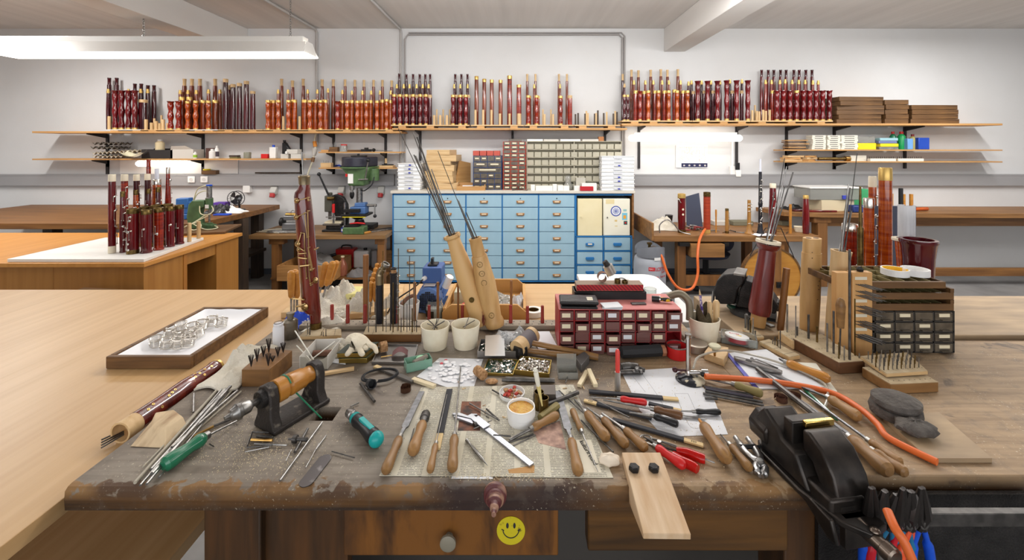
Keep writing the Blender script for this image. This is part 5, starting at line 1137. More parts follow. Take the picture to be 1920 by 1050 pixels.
# ================= BEIGE TABLES =================
t=T('beige_table','large beige veneer table left of the workbench with tray on top','table',(-.75,.45,0))
obj('table_top',M().box(-1.9,.0,-.1,1.266,TB-.028,TB),TABLEW,t,bevel=.001)
obj('lower_shelf',M().box(-1.9,-.01,.1,.60,.52,.55),TABLEW,t)
for x,y in ((-.06,.02),(-.06,1.16),(-1.8,1.16)):obj('leg',M().box(x-.03,x+.03,y,y+.06,0,TB-.028),COUNTERW,t)
t=T('beige_table','beige veneer table behind the workbench before the blue cabinet','table',(-.74,1.345,0))
obj('table_top',M().box(0,1.0,0,.445,TB-.028,TB),wood('beige_veneer_cross',(206,172,128),(194,156,110),'x',rough=.35,s=2,k=16,vary=0,bump=.02),t,bevel=.001)
for x,y in ((.06,.36),(.9,.36)):obj('leg',M().box(x-.03,x+.03,y,y+.06,0,TB-.028),COUNTERW,t)
pl=[(.262,1.35),(.60,1.35),(.605,1.78)]+[(.605-.06+.06*math.cos(a),1.80+.06*math.sin(a)) for a in [PI/2*k/6 for k in range(7)]]+[(.262,1.86)]
t=T('white_table','white round-cornered table behind the red drawer cabinet','table',(0,0,0))
obj('table_top',M().pr(pl,TB+.001,TB+.02),mat('white_laminate',(220,219,216),.4),t,bevel=.002)
obj('pedestal',M().cyl((.4,1.6,.03),(.4,1.6,TB),.04).la([(0,.25),(.03,.22)],(.4,1.6,0),n=24),STEEL,t)
# ================= MAIN WORKBENCH =================
def bench_mat():
 m=bpy.data.materials.new('worn_bench_top');m.use_nodes=True;nt=m.node_tree;N=nt.nodes;L=nt.links;b=N['Principled BSDF']
 b.inputs['Roughness'].default_value=.62
 tc=N.new('ShaderNodeTexCoord');sp=N.new('ShaderNodeSeparateXYZ');L.new(tc.outputs['Object'],sp.inputs[0])
 def noise(sc,det=5,dist=0,mp=None):
  n=N.new('ShaderNodeTexNoise');n.inputs['Scale'].default_value=sc;n.inputs['Detail'].default_value=det;n.inputs['Distortion'].default_value=dist
  if mp:
   q=N.new('ShaderNodeMapping');q.inputs['Scale'].default_value=mp;L.new(tc.outputs['Object'],q.inputs[0]);L.new(q.outputs[0],n.inputs['Vector'])
  else:L.new(tc.outputs['Object'],n.inputs['Vector'])
  return n.outputs[0]
 def rng(src,a,b_,c=0,d=1):
  r=N.new('ShaderNodeMapRange');L.new(src,r.inputs[0])
  for i,v in enumerate((a,b_,c,d)):r.inputs[i+1].default_value=v
  return r.outputs[0]
 def math_(op,x,y):
  q=N.new('ShaderNodeMath');q.operation=op
  for i,v in enumerate((x,y)):
   if isinstance(v,(int,float)):q.inputs[i].default_value=v
   else:L.new(v,q.inputs[i])
  q.use_clamp=op=='MULTIPLY' or op=='ADD'
  return q.outputs[0]
 def mix(f,a,c):
  q=N.new('ShaderNodeMix');q.data_type='RGBA';L.new(f,q.inputs[0])
  for i,v in ((6,a),(7,c)):
   if isinstance(v,tuple):q.inputs[i].default_value=lin(v)
   else:L.new(v,q.inputs[i])
  return q.outputs[2]
 big=noise(5,6,.6);grain=noise(1,6,.3,(6,90,30));fine=noise(260,2)
 grey=mix(rng(big,.3,.7),(112,100,88),(150,140,126))
 grey=mix(math_('MULTIPLY',rng(grain,.45,.7),.45),grey,(92,78,64))
 tan=mix(rng(grain,.35,.65),(170,140,102),(142,114,80))
 mx=math_('MULTIPLY',rng(math_('ADD',rng(sp.outputs[0],-.1,.45),rng(big,.35,.65,-.4,.25)),.15,.75),.85)
 col=mix(mx,grey,tan)
 fe=rng(math_('ADD',rng(sp.outputs[1],.715,.687),rng(noise(42,10,.6),.35,.65,-.55,.4)),.42,.62)
 col=mix(fe,col,mix(rng(noise(9,4),.4,.6),(140,104,62),(84,60,40)))
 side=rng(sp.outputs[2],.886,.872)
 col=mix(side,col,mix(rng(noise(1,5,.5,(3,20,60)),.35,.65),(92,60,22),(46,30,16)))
 st=rng(noise(7,6,1.2),.62,.66);col=mix(math_('MULTIPLY',st,.6),col,(56,42,36))
 dk=math_('MULTIPLY',rng(sp.outputs[0],-.16,-.10),math_('MULTIPLY',rng(sp.outputs[0],.17,.06),rng(sp.outputs[1],.71,.69)))
 col=mix(math_('MULTIPLY',dk,.85),col,(40,26,26))
 col=mix(math_('MULTIPLY',rng(noise(45,5,.5),.5,.72),.35),col,(88,78,68));ds=math_('MULTIPLY',rng(fine,.64,.72),rng(noise(11,4),.42,.62));col=mix(math_('MULTIPLY',ds,.7),col,(216,204,178))
 L.new(col,b.inputs['Base Color'])
 bp=N.new('ShaderNodeBump');bp.inputs['Strength'].default_value=.25;bp.inputs['Distance'].default_value=.004;L.new(grain,bp.inputs['Height']);L.new(bp.outputs[0],b.inputs['Normal'])
 return m
BM=bench_mat()
hx0,hx1=P(588,776,B).x,P(632,776,B).x;hy1,hy0=P(600,763,B).y,P(600,789,B).y
def bench_top():
 m=M();xs_=[-.74,hx0+.0,hx1,.52];fy=[.70,hy0,hy1,1.33]
 zt,zb=B,B-.04;yf=.689
 def q(a,b_,c,d):m.add([a,b_,c,d],[(0,1,2,3)])
 for i in range(3):
  for j in range(3):
   if i==1 and j==1:continue
   x0,x1,y0,y1=xs_[i],xs_[i+1],fy[j],fy[j+1]
   q((x0,y0,zt),(x1,y0,zt),(x1,y1,zt),(x0,y1,zt));q((x0,y0,zb),(x0,y1,zb),(x1,y1,zb),(x1,y0,zb))
 for a,b_,c,d in ((hx0,hy0,hx1,hy0),(hx1,hy0,hx1,hy1),(hx1,hy1,hx0,hy1),(hx0,hy1,hx0,hy0)):q((a,b_,zt),(a,b_,zb),(c,d,zb),(c,d,zt))
 prof=[(.70,zt),(.694,zt-.0015),(yf,zt-.006),(yf-.001,zt-.02),(yf,zb+.003),(.694,zb),(.70,zb)]
 for i in range(3):
  for k in range(6):
   (ya,za),(yb,zb_)=prof[k],prof[k+1];q((xs_[i],ya,za),(xs_[i],yb,zb_),(xs_[i+1],yb,zb_),(xs_[i+1],ya,za))
 for x,s in ((-.74,1),(.52,-1)):
  pts=[(x,y,z) for y,z in prof]+[(x,1.33,zb),(x,1.33,zt)];m.add(pts if s>0 else pts[::-1],[tuple(range(len(pts)))])
 q((xs_[0],1.33,zt),(xs_[3],1.33,zt),(xs_[3],1.33,zb),(xs_[0],1.33,zb))
 return m
t=T('workbench','long worn wooden workbench in the foreground covered with tools','workbench',(0,0,0))
obj('bench_top',bench_top(),BM,t)
obj('bench_top_extension',M().box(.5205,1.7,.715,1.21,B-.04,B).box(.5205,1.7,1.2105,1.215,B-.04,B),BM,t,bevel=.003)
DKW=wood('dark_bench_wood',(100,66,24),(58,38,16),'x',rough=.5,s=5,k=7,vary=0)
DKZ=wood('dark_leg_wood',(86,54,24),(44,30,16),'z',rough=.5,s=5,k=7,vary=0)
obj('leg',M().box(-.525,-.43,.705,.80,0,B-.041),DKZ,t,bevel=.003);obj('leg',M().box(.45,.52,.71,.79,0,B-.041),DKZ,t,bevel=.003)
obj('leg',M().box(-.70,-.62,1.2,1.29,0,B-.041),DKZ,t);obj('leg',M().box(1.3,1.4,.9,1.0,0,B-.041),DKZ,t)
obj('side_panel',M().box(-.43,-.29,.72,.74,.3,B-.041),DKZ,t);obj('apron',M().box(.117,.449,.698,.73,B-.113,B-.041),DKW,t,bevel=.003)
d=obj('drawer',M().box(-.289,.068,.70,.72,B-.122,B-.042),wood('stained_drawer_wood',(118,74,26),(40,24,16),'z',rough=.5,s=12,k=2.2,vary=0,thr=(.45,.7)),t,bevel=.002)
obj('knob',M().la([(0,.006),(.008,.006),(.012,.013),(.016,.013),(.018,.01)],(-.113,.70,B-.088),(0,-1,0),20),mat('worn_grey_knob',(132,126,110),.5),d)
sx,sz=(958-CX)*.70/F,H-(994-CY)*.70/F
sm=obj('smiley_sticker',M().la([(0,.0235),(.0006,.0235)],(sx,.6995,sz),(0,-1,0),40),mat('smiley_yellow',(200,184,30),.45,c2=(110,96,24),sc=(90,90,90),thr=(.6,.7)),d)
m=M()
for s in (-1,1):m.ball((sx+s*.0058,.6987,sz+.0085),.0022,1,.2,2.2,10)
m.tube([(sx+.0135*math.cos(a),.6987,sz+.003+.0155*math.sin(a)*.95) for a in [PI+.22+(PI-.44)*k/16 for k in range(17)]],.0008,6)
for s in (-1,1):m.tube([(sx+s*.0115,.6987,sz+.0005),(sx+s*.0155,.6987,sz-.0005+.003)],.0008,6)
obj('smiley_face',m,INK,sm)
for px,w_ in ((1072,.05),):pass
solo('widened_steel_cabinet',M().box(-.55,1.2,1.0,1.19,.0,.78),mat('shade_dark_steel',(84,80,76),.35,.4),'grey steel cabinet under the workbench, widened and darkened in place of shade','cabinet',bevel=.003)  # steel drawers in the gap, stretched wide and dark to cover the bright floor
t=T('rear_workbench','second worn workbench behind at the right carrying a big vise','workbench',(.66,1.25,0))
obj('bench_top',M().box(0,1.9,.0,.33,B-.05,B),mat('rear_bench_wood',(176,150,116),.6,c2=(136,116,92),sc=(4,18,18),det=6,bump=.1),t,bevel=.003)
for x in (.1,1.5):obj('leg',M().box(x-.04,x+.04,.2,.28,0,B-.05),DKZ,t)
RACKW=mat('grey_rack_wood',(158,146,128),.7,c2=(136,124,108),sc=(8,40,40))
def rail(px0,px1,y,label,holes=True):
 x0,x1=(px0-CX)*y/F,(px1-CX)*y/F
 t=T('tool_rail',label,'rail',(x0,y,B+.001));obj('rail',M().box(0,x1-x0,0,.045,0,.014),RACKW,t,bevel=.002)
 n=int((x1-x0)/.02);m=M()
 for i in range(n):m.la([(0,.002),(.0004,.002)],(.01+i*.02,.012,.014),n=8).la([(0,.002),(.0004,.002)],(.014+i*.02,.03,.014),n=8)
 o=obj('peg_holes',m,BLACK,t);o['kind']='stuff'
rail(560,1046,1.28,'long grey wooden tool rail at the bench back left of red drawers');rail(1284,1392,1.20,'short grey hole rail behind the sandpaper pot')
RZ=B+.0155
def rp(px,Y=1.30):return Vector(((px-CX)*Y/F,Y,RZ))
def rh(py,Y=1.30):return Z(py,Y)-RZ
REDW=mat('red_peg_wood',(140,44,32),.5,vary=.1);BRW=mat('brown_dowel',(136,88,44),.45,c2=(110,70,34),sc=(20,20,3),vary=.1)
for i,(px,py,wp) in enumerate(((622.5,571,6.5),(652,571,6.5),(684.5,571,6.5),(744.5,571,5.5),(804.5,572,6),(867,572,6),(957.5,572,6),(989,574,6),(1017,573,6))):
 r=wp*1.3/F/2;solo('red_peg',M().la([(0,r*1.15),(.012,r*1.15),(.014,r),(rh(py)-.001,r),(rh(py),r*.8)],n=12),REDW,'red round peg in the tool rail, %s from the left' % ORD[i],'peg',rp(px),0,'red pegs in the tool rail')
for i,(px,py,wp,Y,lab) in enumerate(((686,478,10.5,1.315,'thick tall wooden dowel right of the bassoon boot'),(777.5,529,5.5,1.315,'thin brown dowel before the blue motor left side'),(821,529,5,1.315,'thin brown dowel before the blue motor right side'),(859,530,4,1.315,'thinnest brown dowel left of the leaning maple joints'),(958.5,526,5,1.318,'thin brown dowel right of the leaning maple joints'))):
 solo('wooden_dowel',M().cyl((0,0,0),(0,0,rh(py,Y)),wp*Y/F/2),BRW,lab,'dowel',rp(px,Y)+Vector((0,.0,0)))
# ---- bassoon boot standing at centre left
Y=1.27;s=Y/F
def bx(px):return (px-CX)*s
t=T('bassoon_boot','large red-brown bassoon boot with brass keys standing on the bench left of centre','bassoon boot',(bx(592),Y,B+.001))
o0=t.location
rows=[]
for py,xl,xr in ((612,582,601),(588,581,601),(584,572,601),(576,567,600),(540,564,597),(480,559.5,593),(420,556,588),(385,554,584),(368,552.6,582),(361,553.5,581),(354,559,581),(346,562,580.5),(342,562.5,580)):
 rows.append((bx((xl+xr)/2)-o0.x,0,Z(py,Y)-o0.z,(xr-xl)/2*s,min(.024,(xr-xl)/2*s*.9)))
REDBOOT=mat('bassoon_varnish',(118,40,26),.25,c2=(82,22,18),sc=(30,30,6),coat=.9)
obj('body',M().loft(rows,24),REDBOOT,t)
obj('socket',M().loft([(bx(571)-o0.x,0,Z(346,Y)-o0.z,.0155,.0155),(bx(570.5)-o0.x,0,Z(333,Y)-o0.z,.0165,.0165),(bx(570.5)-o0.x,0,Z(331,Y)-o0.z,.0175,.0175),(bx(570.5)-o0.x,0,Z(329.5,Y)-o0.z,.0165,.0165)],20).la([(0,.012),(.0008,.012)],(bx(570.5)-o0.x,0,Z(329.3,Y)-o0.z),n=16),mat('dull_nickel',(150,136,110),.35,1),t)
obj('foot_ring',M().loft([(0,0,0,.0165,.0165),(0,0,Z(604,Y)-o0.z,.0165,.0165)],20),OBRASS,t)
BK=mat('brass_keywork',(168,140,96),.28,1)
def bkey(pts,r=.0016,cup=None,cr=.008):
 m=M();P3=[Vector(((x-CX)*1.243/F-o0.x,-.027,Z(y,1.243)-o0.z)) for x,y,*q in pts];m.tube(P3,r,7)
 for p in (P3[0],P3[-1]):m.ball(tuple(p),.003,n=8);m.cyl(p,p+Vector((0,.012,0)),.0016,n=6)
 if cup:m.la([(0,cr*.7),(.003,cr),(.005,cr),(.008,cr*.5),(.009,.001)],((cup[0]-CX)*1.25/F-o0.x,-.02,Z(cup[1],1.25)-o0.z),(-.2,-1,0),16).tube([P3[0],Vector(((cup[0]-CX)*1.243/F-o0.x,-.03,Z(cup[1],1.243)-o0.z))],.0016,6)
 return obj('key',m,BK,t)
bkey([(577,371),(578,376)],cup=(558,376));bkey([(577,396),(580,520),(583,535)],.0018);bkey([(571,400),(576,445)],cup=(557,407));bkey([(565,437),(571,437),(571,460),(575,522)],cup=(560,457),cr=.009)
bkey([(563,466),(570,470)],cup=(562,467),cr=.007);bkey([(573,475),(560,476)],.002);bkey([(575,485),(560,483)],.0025);bkey([(580,497),(563,499)],.003);bkey([(578,465),(586,505)],.0018,cup=(585,505),cr=.006)
bkey([(582,532),(592,526)],.002,cup=(593,525),cr=.009);bkey([(548,560),(570,562)],.002);bkey([(556,575),(572,570)],.002,cup=(573,575),cr=.012);bkey([(563,500),(566,560)],.0015);bkey([(594,466),(590,468)],.002)
solo('thin_rod',M().cyl((bx(568.5),Y,Z(331,Y)),(bx(566),Y,Z(285,Y)),.0028),STEEL,'thin steel rod sticking up out of the bassoon boot','rod')
# ---- two leaning raw maple joints with rods
def leaning(name,label,base,top,Y,prof,mt,rods,rlab,cap=True):
 a=W(base[0],base[1],Y);b=W(top[0],top[1],Y);a.z=max(a.z,B+.012);d=b-a;L=d.length;s=Y/F
 t=T(name,label,'bassoon joint',a);dn=d.normalized()
 obj('body',M().la([(f*L,w*s/2) for f,w in prof]+[(L,prof[-1][1]*s/2*.72),(L*.9,prof[-1][1]*s/2*.7),(L*.9,.0005)],(0,0,0),d,26),mt,t)
 for i,(tx,ty,ox,ln) in enumerate(rods):
  mouth=b+Vector((ox*s,(i % 3-1)*.003,0));tip=W(tx,ty,Y+(i % 3-1)*.01);dd=(mouth-tip).normalized()
  solo('steel_rod',M().cyl(tip,mouth+dd*.03,.0011+.0005*(i % 3),n=6),STEEL if i % 2 else DSTEEL,rlab % ORD[i],'rod',group=label[:28]+' rods')
 return t
MAP=BAMB
t=leaning('maple_joint','leaning raw maple bassoon joint with maroon stain, left of the pair',(903,612),(847.5,440),1.30,[(0,30),(.05,34),(.3,36),(.55,37),(.75,31),(.9,25),(.95,25),(.97,31),(1,31)],mat('raw_maple_stained',(212,172,116),.45,c2=(104,40,34),sc=(26,26,8),thr=(.62,.66)),
 [(747,241,-6,0),(774,248,-4,0),(782,257,-2,0),(785,262,0,0),(776,290,-5,0),(779,292,-3,0),(786,300,1,0),(809,317,6,0),(797,300,3,0),(825,362,7,0)],'long steel rod in left leaning maple joint, %s by tip height')
for f,q in ((.3,.0),(.42,.006)):
 a=Vector((0,0,0));d=(W(847.5,440,1.3)-W(903,612,1.3));p=d*f;obj('tone_hole',M().ring(.008,.005,.003,p+Vector((q,-.030,0)),(0,-1,0),18).la([(0,.005),(.0008,.005)],p+Vector((q,-.030,0)),(0,-1,0),14),OBRASS if f<.4 else BLACK,t) if f==.3 else None
t=leaning('maple_joint','leaning raw maple bassoon joint with turned circles, right of the pair',(929,612),(890.5,446),1.285,[(0,33),(.03,36),(.07,34),(.1,30),(.3,35),(.5,38),(.6,35),(.8,29),(.801,25),(.97,23),(.975,24),(1,24)],MAP,
 [(821,283,-5,0),(857,373,-4,0),(859,376,-2,0),(861,380,0,0),(874,398,4,0)],'steel rod in right leaning maple joint, %s by tip height')
d=(W(890.5,446,1.285)-W(929,612,1.285))
for f in (.72,.62,.52,.16):obj('turned_circle',M().ring(.0085,.0075,.0015,d*f+Vector((.0,-.0275 if f>.6 else -.029,0)),(0,-1,0),22).la([(0,.0012),(.0015,.0012)],d*f+Vector((0,-.028,0)),(0,-1,0),8),OBRASS,t)
t=leaning('bell_joint','leaning dark red bell joint with ivory rim full of rods, right side',(1421,612),(1440.5,458),1.30,[(0,24),(.12,25),(.13,36),(.2,39),(.35,36),(.55,34),(.8,30),(.93,29),(.95,36),(1,41)],mat('worn_red_lacquer',(112,34,28),.35,c2=(80,22,20),sc=(30,30,5),coat=.4),
 [(1471,296,2,0),(1475,312,3,0),(1487,323,6,0),(1473,345,0,0),(1452,360,-5,0),(1456,380,-3,0),(1471,350,4,0)],'steel rod in the dark red bell joint, %s by order')
d=(W(1440.5,458,1.3)-W(1421,612,1.3));obj('ivory_rim',M().ring(.0345,.024,.008,d*.985,d,28),IVORY,t);obj('wood_foot',M().la([(-.006,.021),(.03,.022)],(0,0,0),d,22),mat('bare_foot_wood',(168,128,76),.5),t)
t=leaning('maple_bell','pale raw maple bell joint holding rods behind the drill holder',(1563,640),(1577.5,470),1.20,[(0,28),(.3,30),(.95,31),(1,34)],PALEW,
 [(1607,287,6,0),(1591,345,0,0),(1594,352,3,0),(1588,366,-4,0),(1597,395,5,0),(1590,400,-2,0)],'steel rod in the pale maple bell joint, %s by order')
s=1.29/F;t=T('maple_boot','upright raw maple boot joint with two bores at right of bench','bassoon joint',Vector(((1517-CX)*s,1.29,B+.001)))
h=Z(447,1.29)-B;lx=(1523-1517)*s
obj('body',M().loft([(0,0,0,.026,.022),(lx*.3,0,h*.3,.028,.023),(lx*.8,0,h*.84,.0275,.023),(lx*.8,0,h*.841,.0255,.021),(lx,0,h,.0255,.021)],26),BAMB,t)
for q in (-.011,.011):obj('bore',M().la([(0,.0075),(.0008,.0075)],(lx+q,0,h),n=18),mat('bore_dark',(84,60,38),.7),t)
for q in ((.012,.5),(-.006,.86),(-.006,.8),(.014,.46),(.01,.35),(.015,.55)):obj('pin_hole',M().la([(0,.0014),(.0005,.0014)],(q[0],-.0222,h*q[1]),(0,-1,0),8),BLACK,t)
a,b=W(1463,618,1.28),W(1475,503,1.28);a.z=B+.002
solo('wooden_stick',M().cyl(a,b,.0095),BRW,'brown wooden stick standing between red bell joint and maple boot','stick')
Y=1.30;s=Y/F
t=T('clarinet_joint','black joint with bent metal neck standing in the tool rail','instrument joint',rp(712,Y))
obj('body',M().la([(0,.0115),(rh(533),.0115)],n=18),mat('grenadilla'),t);obj('neck',M().tube(spline([(0,0,rh(533)),(.0,0,rh(515)),(.008,0,rh(505)),(.018,0,rh(496))]),[.0125]*9+[.0115]*8+[.009]*8,12),mat('dull_nickel'),t);obj('neck_ring',M().ring(.013,.009,.008,(.016,0,rh(498)),(.6,0,1)),STEEL,t)
t=T('clarinet_joint','black joint with cork tenon and side keys in the tool rail','instrument joint',rp(738,Y)-Vector((0,0,0)))
obj('body',M().la([(0,.009),(.01,.0105),(rh(515),.0105),(rh(514),.012),(rh(511),.012)],n=18),mat('grenadilla'),t);obj('cork_tenon',M().la([(rh(511),.0085),(rh(505),.0085)],n=16),CORK,t);obj('rim',M().ring(.0095,.006,.004,(0,0,rh(505))),IRON,t)
for k in range(5):key(t,.0105,.03+.025*k,.045+.025*k,-.4,.005)
# ================= OBJECTS ON THE TABLES BEHIND =================
def onT(px,py,dz=0):return P(px,py,TB+.001+dz)
l=onT(802,596);s=l.y/F
t=T('electric_motor','blue finned electric motor with square grille and terminal box behind the tool rail','motor',l+Vector((0,.02,.055)))
MB_=mat('motor_blue',(84,118,172),.45,c2=(70,100,156),sc=(20,20,20))
m=M().la([(0,.034),(.004,.043),(.04,.045),(.045,.042)],(0,-.02,0),(0,1,0),30);obj('fan_cover',m,MB_,t)
m=M().la([(.0,.038),(.14,.038)],(0,.025,0),(0,1,0),30)
for k in range(22):
 a=2*PI*k/22;m.box(.036,.046,.03,.16,-.001,.001,Matrix.Rotation(a,4,'Y'))
obj('finned_body',m,MB_,t)
m=M()
for i in range(-5,6):
 for j in range(-5,6):
  if i*i+j*j<27:m.cb((i*.0062,-.0215,j*.0062),(.0046,.003,.0046))
o=obj('grille_openings',m,BLACK,t);o['kind']='stuff'
obj('foot',M().box(-.045,.045,.02,.14,-.054,-.035),MB_,t,bevel=.003)
obj('terminal_box',M().box(-.03,.037,.03,.11,.045,.1),mat('motor_box_blue',(64,96,156),.4),t,bevel=.004);obj('black_switch',M().box(-.015,.018,.05,.09,.1,.106).box(-.006,.002,.06,.08,.106,.125),BLACK,t)
obj('white_gland',M().la([(0,.008),(.012,.008),(.018,.005)],(-.02,.03,.065),(-.2,-1,.0),10),WHITEP,t);obj('cable',M().tube(spline([(-.024,.01,.065),(-.05,-.02,.045),(-.1,-.05,.015),(-.13,-.04,-.03)]),.0025),RUBBER,t)
obj('capacitor',M().cyl((.05,.04,.03),(.068,.03,.07),.013,n=16),WHITEP,t);obj('info_plate',M().box(-.02,.02,-.0,.03,.0455,.0462),mat('pale_plate',(206,196,190),.5),t)
l=onT(815,597);t=T('glass_jar','open glass jar with white contents and dark label before the blue motor','jar',l);s=l.y/F
obj('glass',M().la([(0,.027),(.004,.029),(.045,.029),(.055,.024),(.064,.025),(.064,.023),(.055,.022),(.044,.027),(.004,.027),(.003,.001)],n=26),GLASS,t);obj('contents',M().la([(.006,.026),(.04,.026)],n=20),mat('white_powder',(222,220,212),.9),t)
obj('label',M().sheet(8,1,lambda u,v:(.0295*math.cos(3.4+1.4*u),.0295*math.sin(3.4+1.4*u),.012+.022*v),.0003),mat('dark_label',(62,54,40),.6),t)
l=onT(767,606);t=T('white_cup','white paper cup filled with curled sandpaper behind the needle rack','cup',l);obj('cup',M().cup(.027,.034,.07),WHITEP,t);obj('brown_roll',M().tube(spline([(-.025,0,.06),(-.01,.02,.075),(.015,.015,.085),(.022,-.01,.07)]),.006),SAND,t)
l=onT(663,566);t=T('round_tin','yellow round lidded tin behind the white cotton cloths','tin',l);obj('tin',M().la([(0,.045),(.026,.045)],n=30),mat('tin_yellow',(206,196,120),.4),t);obj('lid',M().la([(.026,.047),(.04,.047),(.044,.044)],n=30),mat('tin_lid_yellow',(222,214,142),.4,c2=(120,104,50),sc=(50,50,50),thr=(.6,.66)),t)
rag('cotton_cloth',CLOTH,'crumpled white cotton cloth right of the bassoon boot',(onT(628,575)),.16,.2,.085,21,th=.003)
rag('cotton_cloth',CLOTH,'smaller crumpled cotton cloth between the red pegs',(onT(671,585)),.11,.13,.07,22,th=.003)
rag('cotton_cloth',CLOTH,'low cotton rag at the foot of the bassoon boot',P(612,612,B+.002),.12,.09,.03,23,th=.003)
rag('cotton_cloth',CLOTH,'white cloth behind the black clarinet joints',onT(742,585),.12,.14,.055,24,th=.003)
rag('blue_packet',mat('packet_blue',(28,70,190),.4,c2=(226,226,232),sc=(30,30,30),thr=(.62,.64)),'blue printed packet with white script beside the oil flask',P(564,605,B+.002),.09,.09,.035,25,cat='packet')
ch=T('chisel','chisel','chisel');obj('handle',M().la([(0,.006),(.006,.009),(.02,.0105),(.07,.012),(.085,.011),(.09,.006)],(0,0,.06),n=12),YELLH,ch);obj('blade',M().box(-.003,.003,-.0012,.0012,.0,.06),STEEL,ch)
def chis(px,pyt,pyb,Y,tilt,lab,grp,first=[True]):
 b=W(px,pyb,Y);b.z=max(b.z,TB+.012)
 if first[0]:r=ch;first[0]=False;r.location=b;r.rotation_euler=(0,tilt,0)
 else:r=dup(ch,b,(0,tilt,0))
 r['label']=lab;r['group']=grp;return r
for i,(px,py,Y,tl) in enumerate(((546,592,1.40,0),(551,588,1.44,.03),(557,592,1.42,.0))):chis(px,py-60,py,Y,tl,'yellow-handled chisel left of the bassoon boot, %s of three' % ORD[i],'chisels left of the bassoon boot')
for i,(px,py,Y,tl) in enumerate(((596,568,1.52,.2),(603,566,1.5,.28),(607,562,1.54,.33))):chis(px,py-60,py,Y,tl,'leaning chisel just right of the bassoon boot, %s of three' % ORD[i],'leaning chisels right of the boot')
solo('chisel_block',M().box(-.04,.04,-.035,.035,0,.022),PALEX,'small pale block holding the leaning chisels behind the boot','block',onT(601,565),.1,bevel=.002)
solo('chisel_block',M().box(-.03,.03,-.03,.03,0,.02),PALEX,'small pale block holding the three chisels left of the boot','block',onT(551,590),.1,bevel=.002)
for i in range(10):chis(694+(i % 2)*9+i//2*3,0,590-(i//2)*2,1.42+.06*(i//2),.02,'chisel in the double row behind black joints, %s from the front' % ORD[i],'double row of chisels').scale=(.74,)*3
solo('chisel_block',M().box(-.07,.09,-.12,.16,0,.02),PALEX,'long pale block holding the double row of chisels','block',onT(705,572),.2,bevel=.002)
t=T('notched_tray','light wooden tray with notched sides holding bags and boxes behind the leaning joints','tray',(-.11,1.40,TB+.001));w=.14
np_=[(-w,0),(w,0),(w,.03),(w-.03,.055),(-w+.03,.055),(-w,.03)]
RZM=Matrix(((1,0,0,0),(0,0,1,0),(0,1,0,0),(0,0,0,1)))
obj('tray_body',M().pr(np_,0,.01,RZM).pr(np_,.27,.28,RZM).box(-w,-w+.01,.0101,.2699,0,.04).box(w-.01,w,.0101,.2699,0,.04).box(-w+.01,w-.01,.0101,.2699,0,.006),wood('tray_wood',(206,158,92),(188,138,76),'x',s=4,k=8,vary=0),t,bevel=.001)
rag('clear_bag',CLEARP,'clear bag of small parts lying in the notched tray',(-.05,1.53,TB+.008),.12,.15,.05,31,cat='bag')
solo('paper_box',M().box(-.03,.03,-.03,.03,0,.045),mat('pale_box',(208,204,178),.7),'small pale box at the left end of the notched tray','box',(-.20,1.56,TB+.008),0,bevel=.002)
solo('red_tape',M().la([(0,.018),(.012,.018)],n=16),RED,'red tape roll in the notched tray left end','tape',(-.175,1.47,TB+.022),0);solo('black_case',M().box(-.035,.035,-.02,.02,0,.013),BLACK,'flat black case in the notched tray under the red tape','case',(-.195,1.47,TB+.008),0,bevel=.003)
rag('paper_scrap',PAPER,'white crumpled paper standing at the right end of notched tray',(.0,1.5,TB+.008),.05,.12,.055,33,cat='paper')
t=T('tape_roll','white tape roll lying right of the notched tray','tape',onT(1000,590));obj('roll',M().ring(.033,.02,.018,n=28),WHITEP,t);obj('core',M().ring(.02,.017,.018,n=20),OBRASS,t)
solo('flat_block',M().box(-.05,.05,-.03,.03,0,.02),PALEX,'flat pale wood block before the notched tray','block',onT(842,590),0,bevel=.001)
t=T('hand_drill','grey metal angle hand drill lying behind the red box','drill',P(1158,545,1.01))
l=W(1160,522,1.48);t.location=l;obj('gear_head',M().la([(0,.01),(.012,.024),(.03,.036),(.05,.036)],(0,0,-.02),(.3,-1,-.2),24),mat('alu_grey',(186,184,178),.35,.7),t);obj('body',M().cyl((-.02,.02,.01),(-.035,.02,.04),.018),mat('alu_grey'),t)
obj('chuck',M().cyl((-.032,.02,.035),(-.045,.02,.055),.012,.009),IRON,t);obj('strap',M().tube(spline([(-.06,-.04,-.05),(-.03,-.04,-.0),(.01,-.045,.012),(.05,-.04,-.05)]),.0015),BLACK,t);obj('stand',M().box(-.03,.03,-.01,.04,-.1,-.03),mat('alu_grey'),t,bevel=.003)
l=onT(1219,575)+Vector((0,0,.02));t=T('glass_jar','small empty glass jar right of the red patterned box','jar',l);obj('glass',M().cup(.022,.022,.045,.002),GLASS,t)
l=onT(1252,573)+Vector((0,0,.02));solo('metal_tin',M().la([(0,.024),(.02,.024),(.022,.02)],n=24),mat('scuffed_tin',(150,152,156),.4,.7,c2=(120,120,124),sc=(40,40,40)),'round scuffed metal tin beside the small glass jar','tin',l)
Y0=1.143;x0,x1=(1048-CX)*Y0/F,(1277.5-CX)*Y0/F;w=(x1-x0)/2;h=.117
REDC=mat('dusty_red_plastic',(176,40,44),.45,c2=(150,34,40),sc=(20,20,20))
t=T('red_drawer_cabinet','red plastic cabinet of 32 small smoky drawers in the middle of the bench','drawer unit',((x0+x1)/2,Y0,B+.001))
m=M().box(-w,w,.055,.062,0,h-.003).box(-w,-w+.003,0,.12,0,h-.003).box(w-.003,w,0,.12,0,h-.003)
for i in range(5):z=h*i/4;m.box(-w+.003,w-.003,0,.12,max(0,z-.0035),max(.002,z-.0015) if i<4 else h-.003)
for i in range(1,8):x=-w+2*w*i/8;m.box(x-.0015,x+.0015,.0,.12,.0005,h-.003)
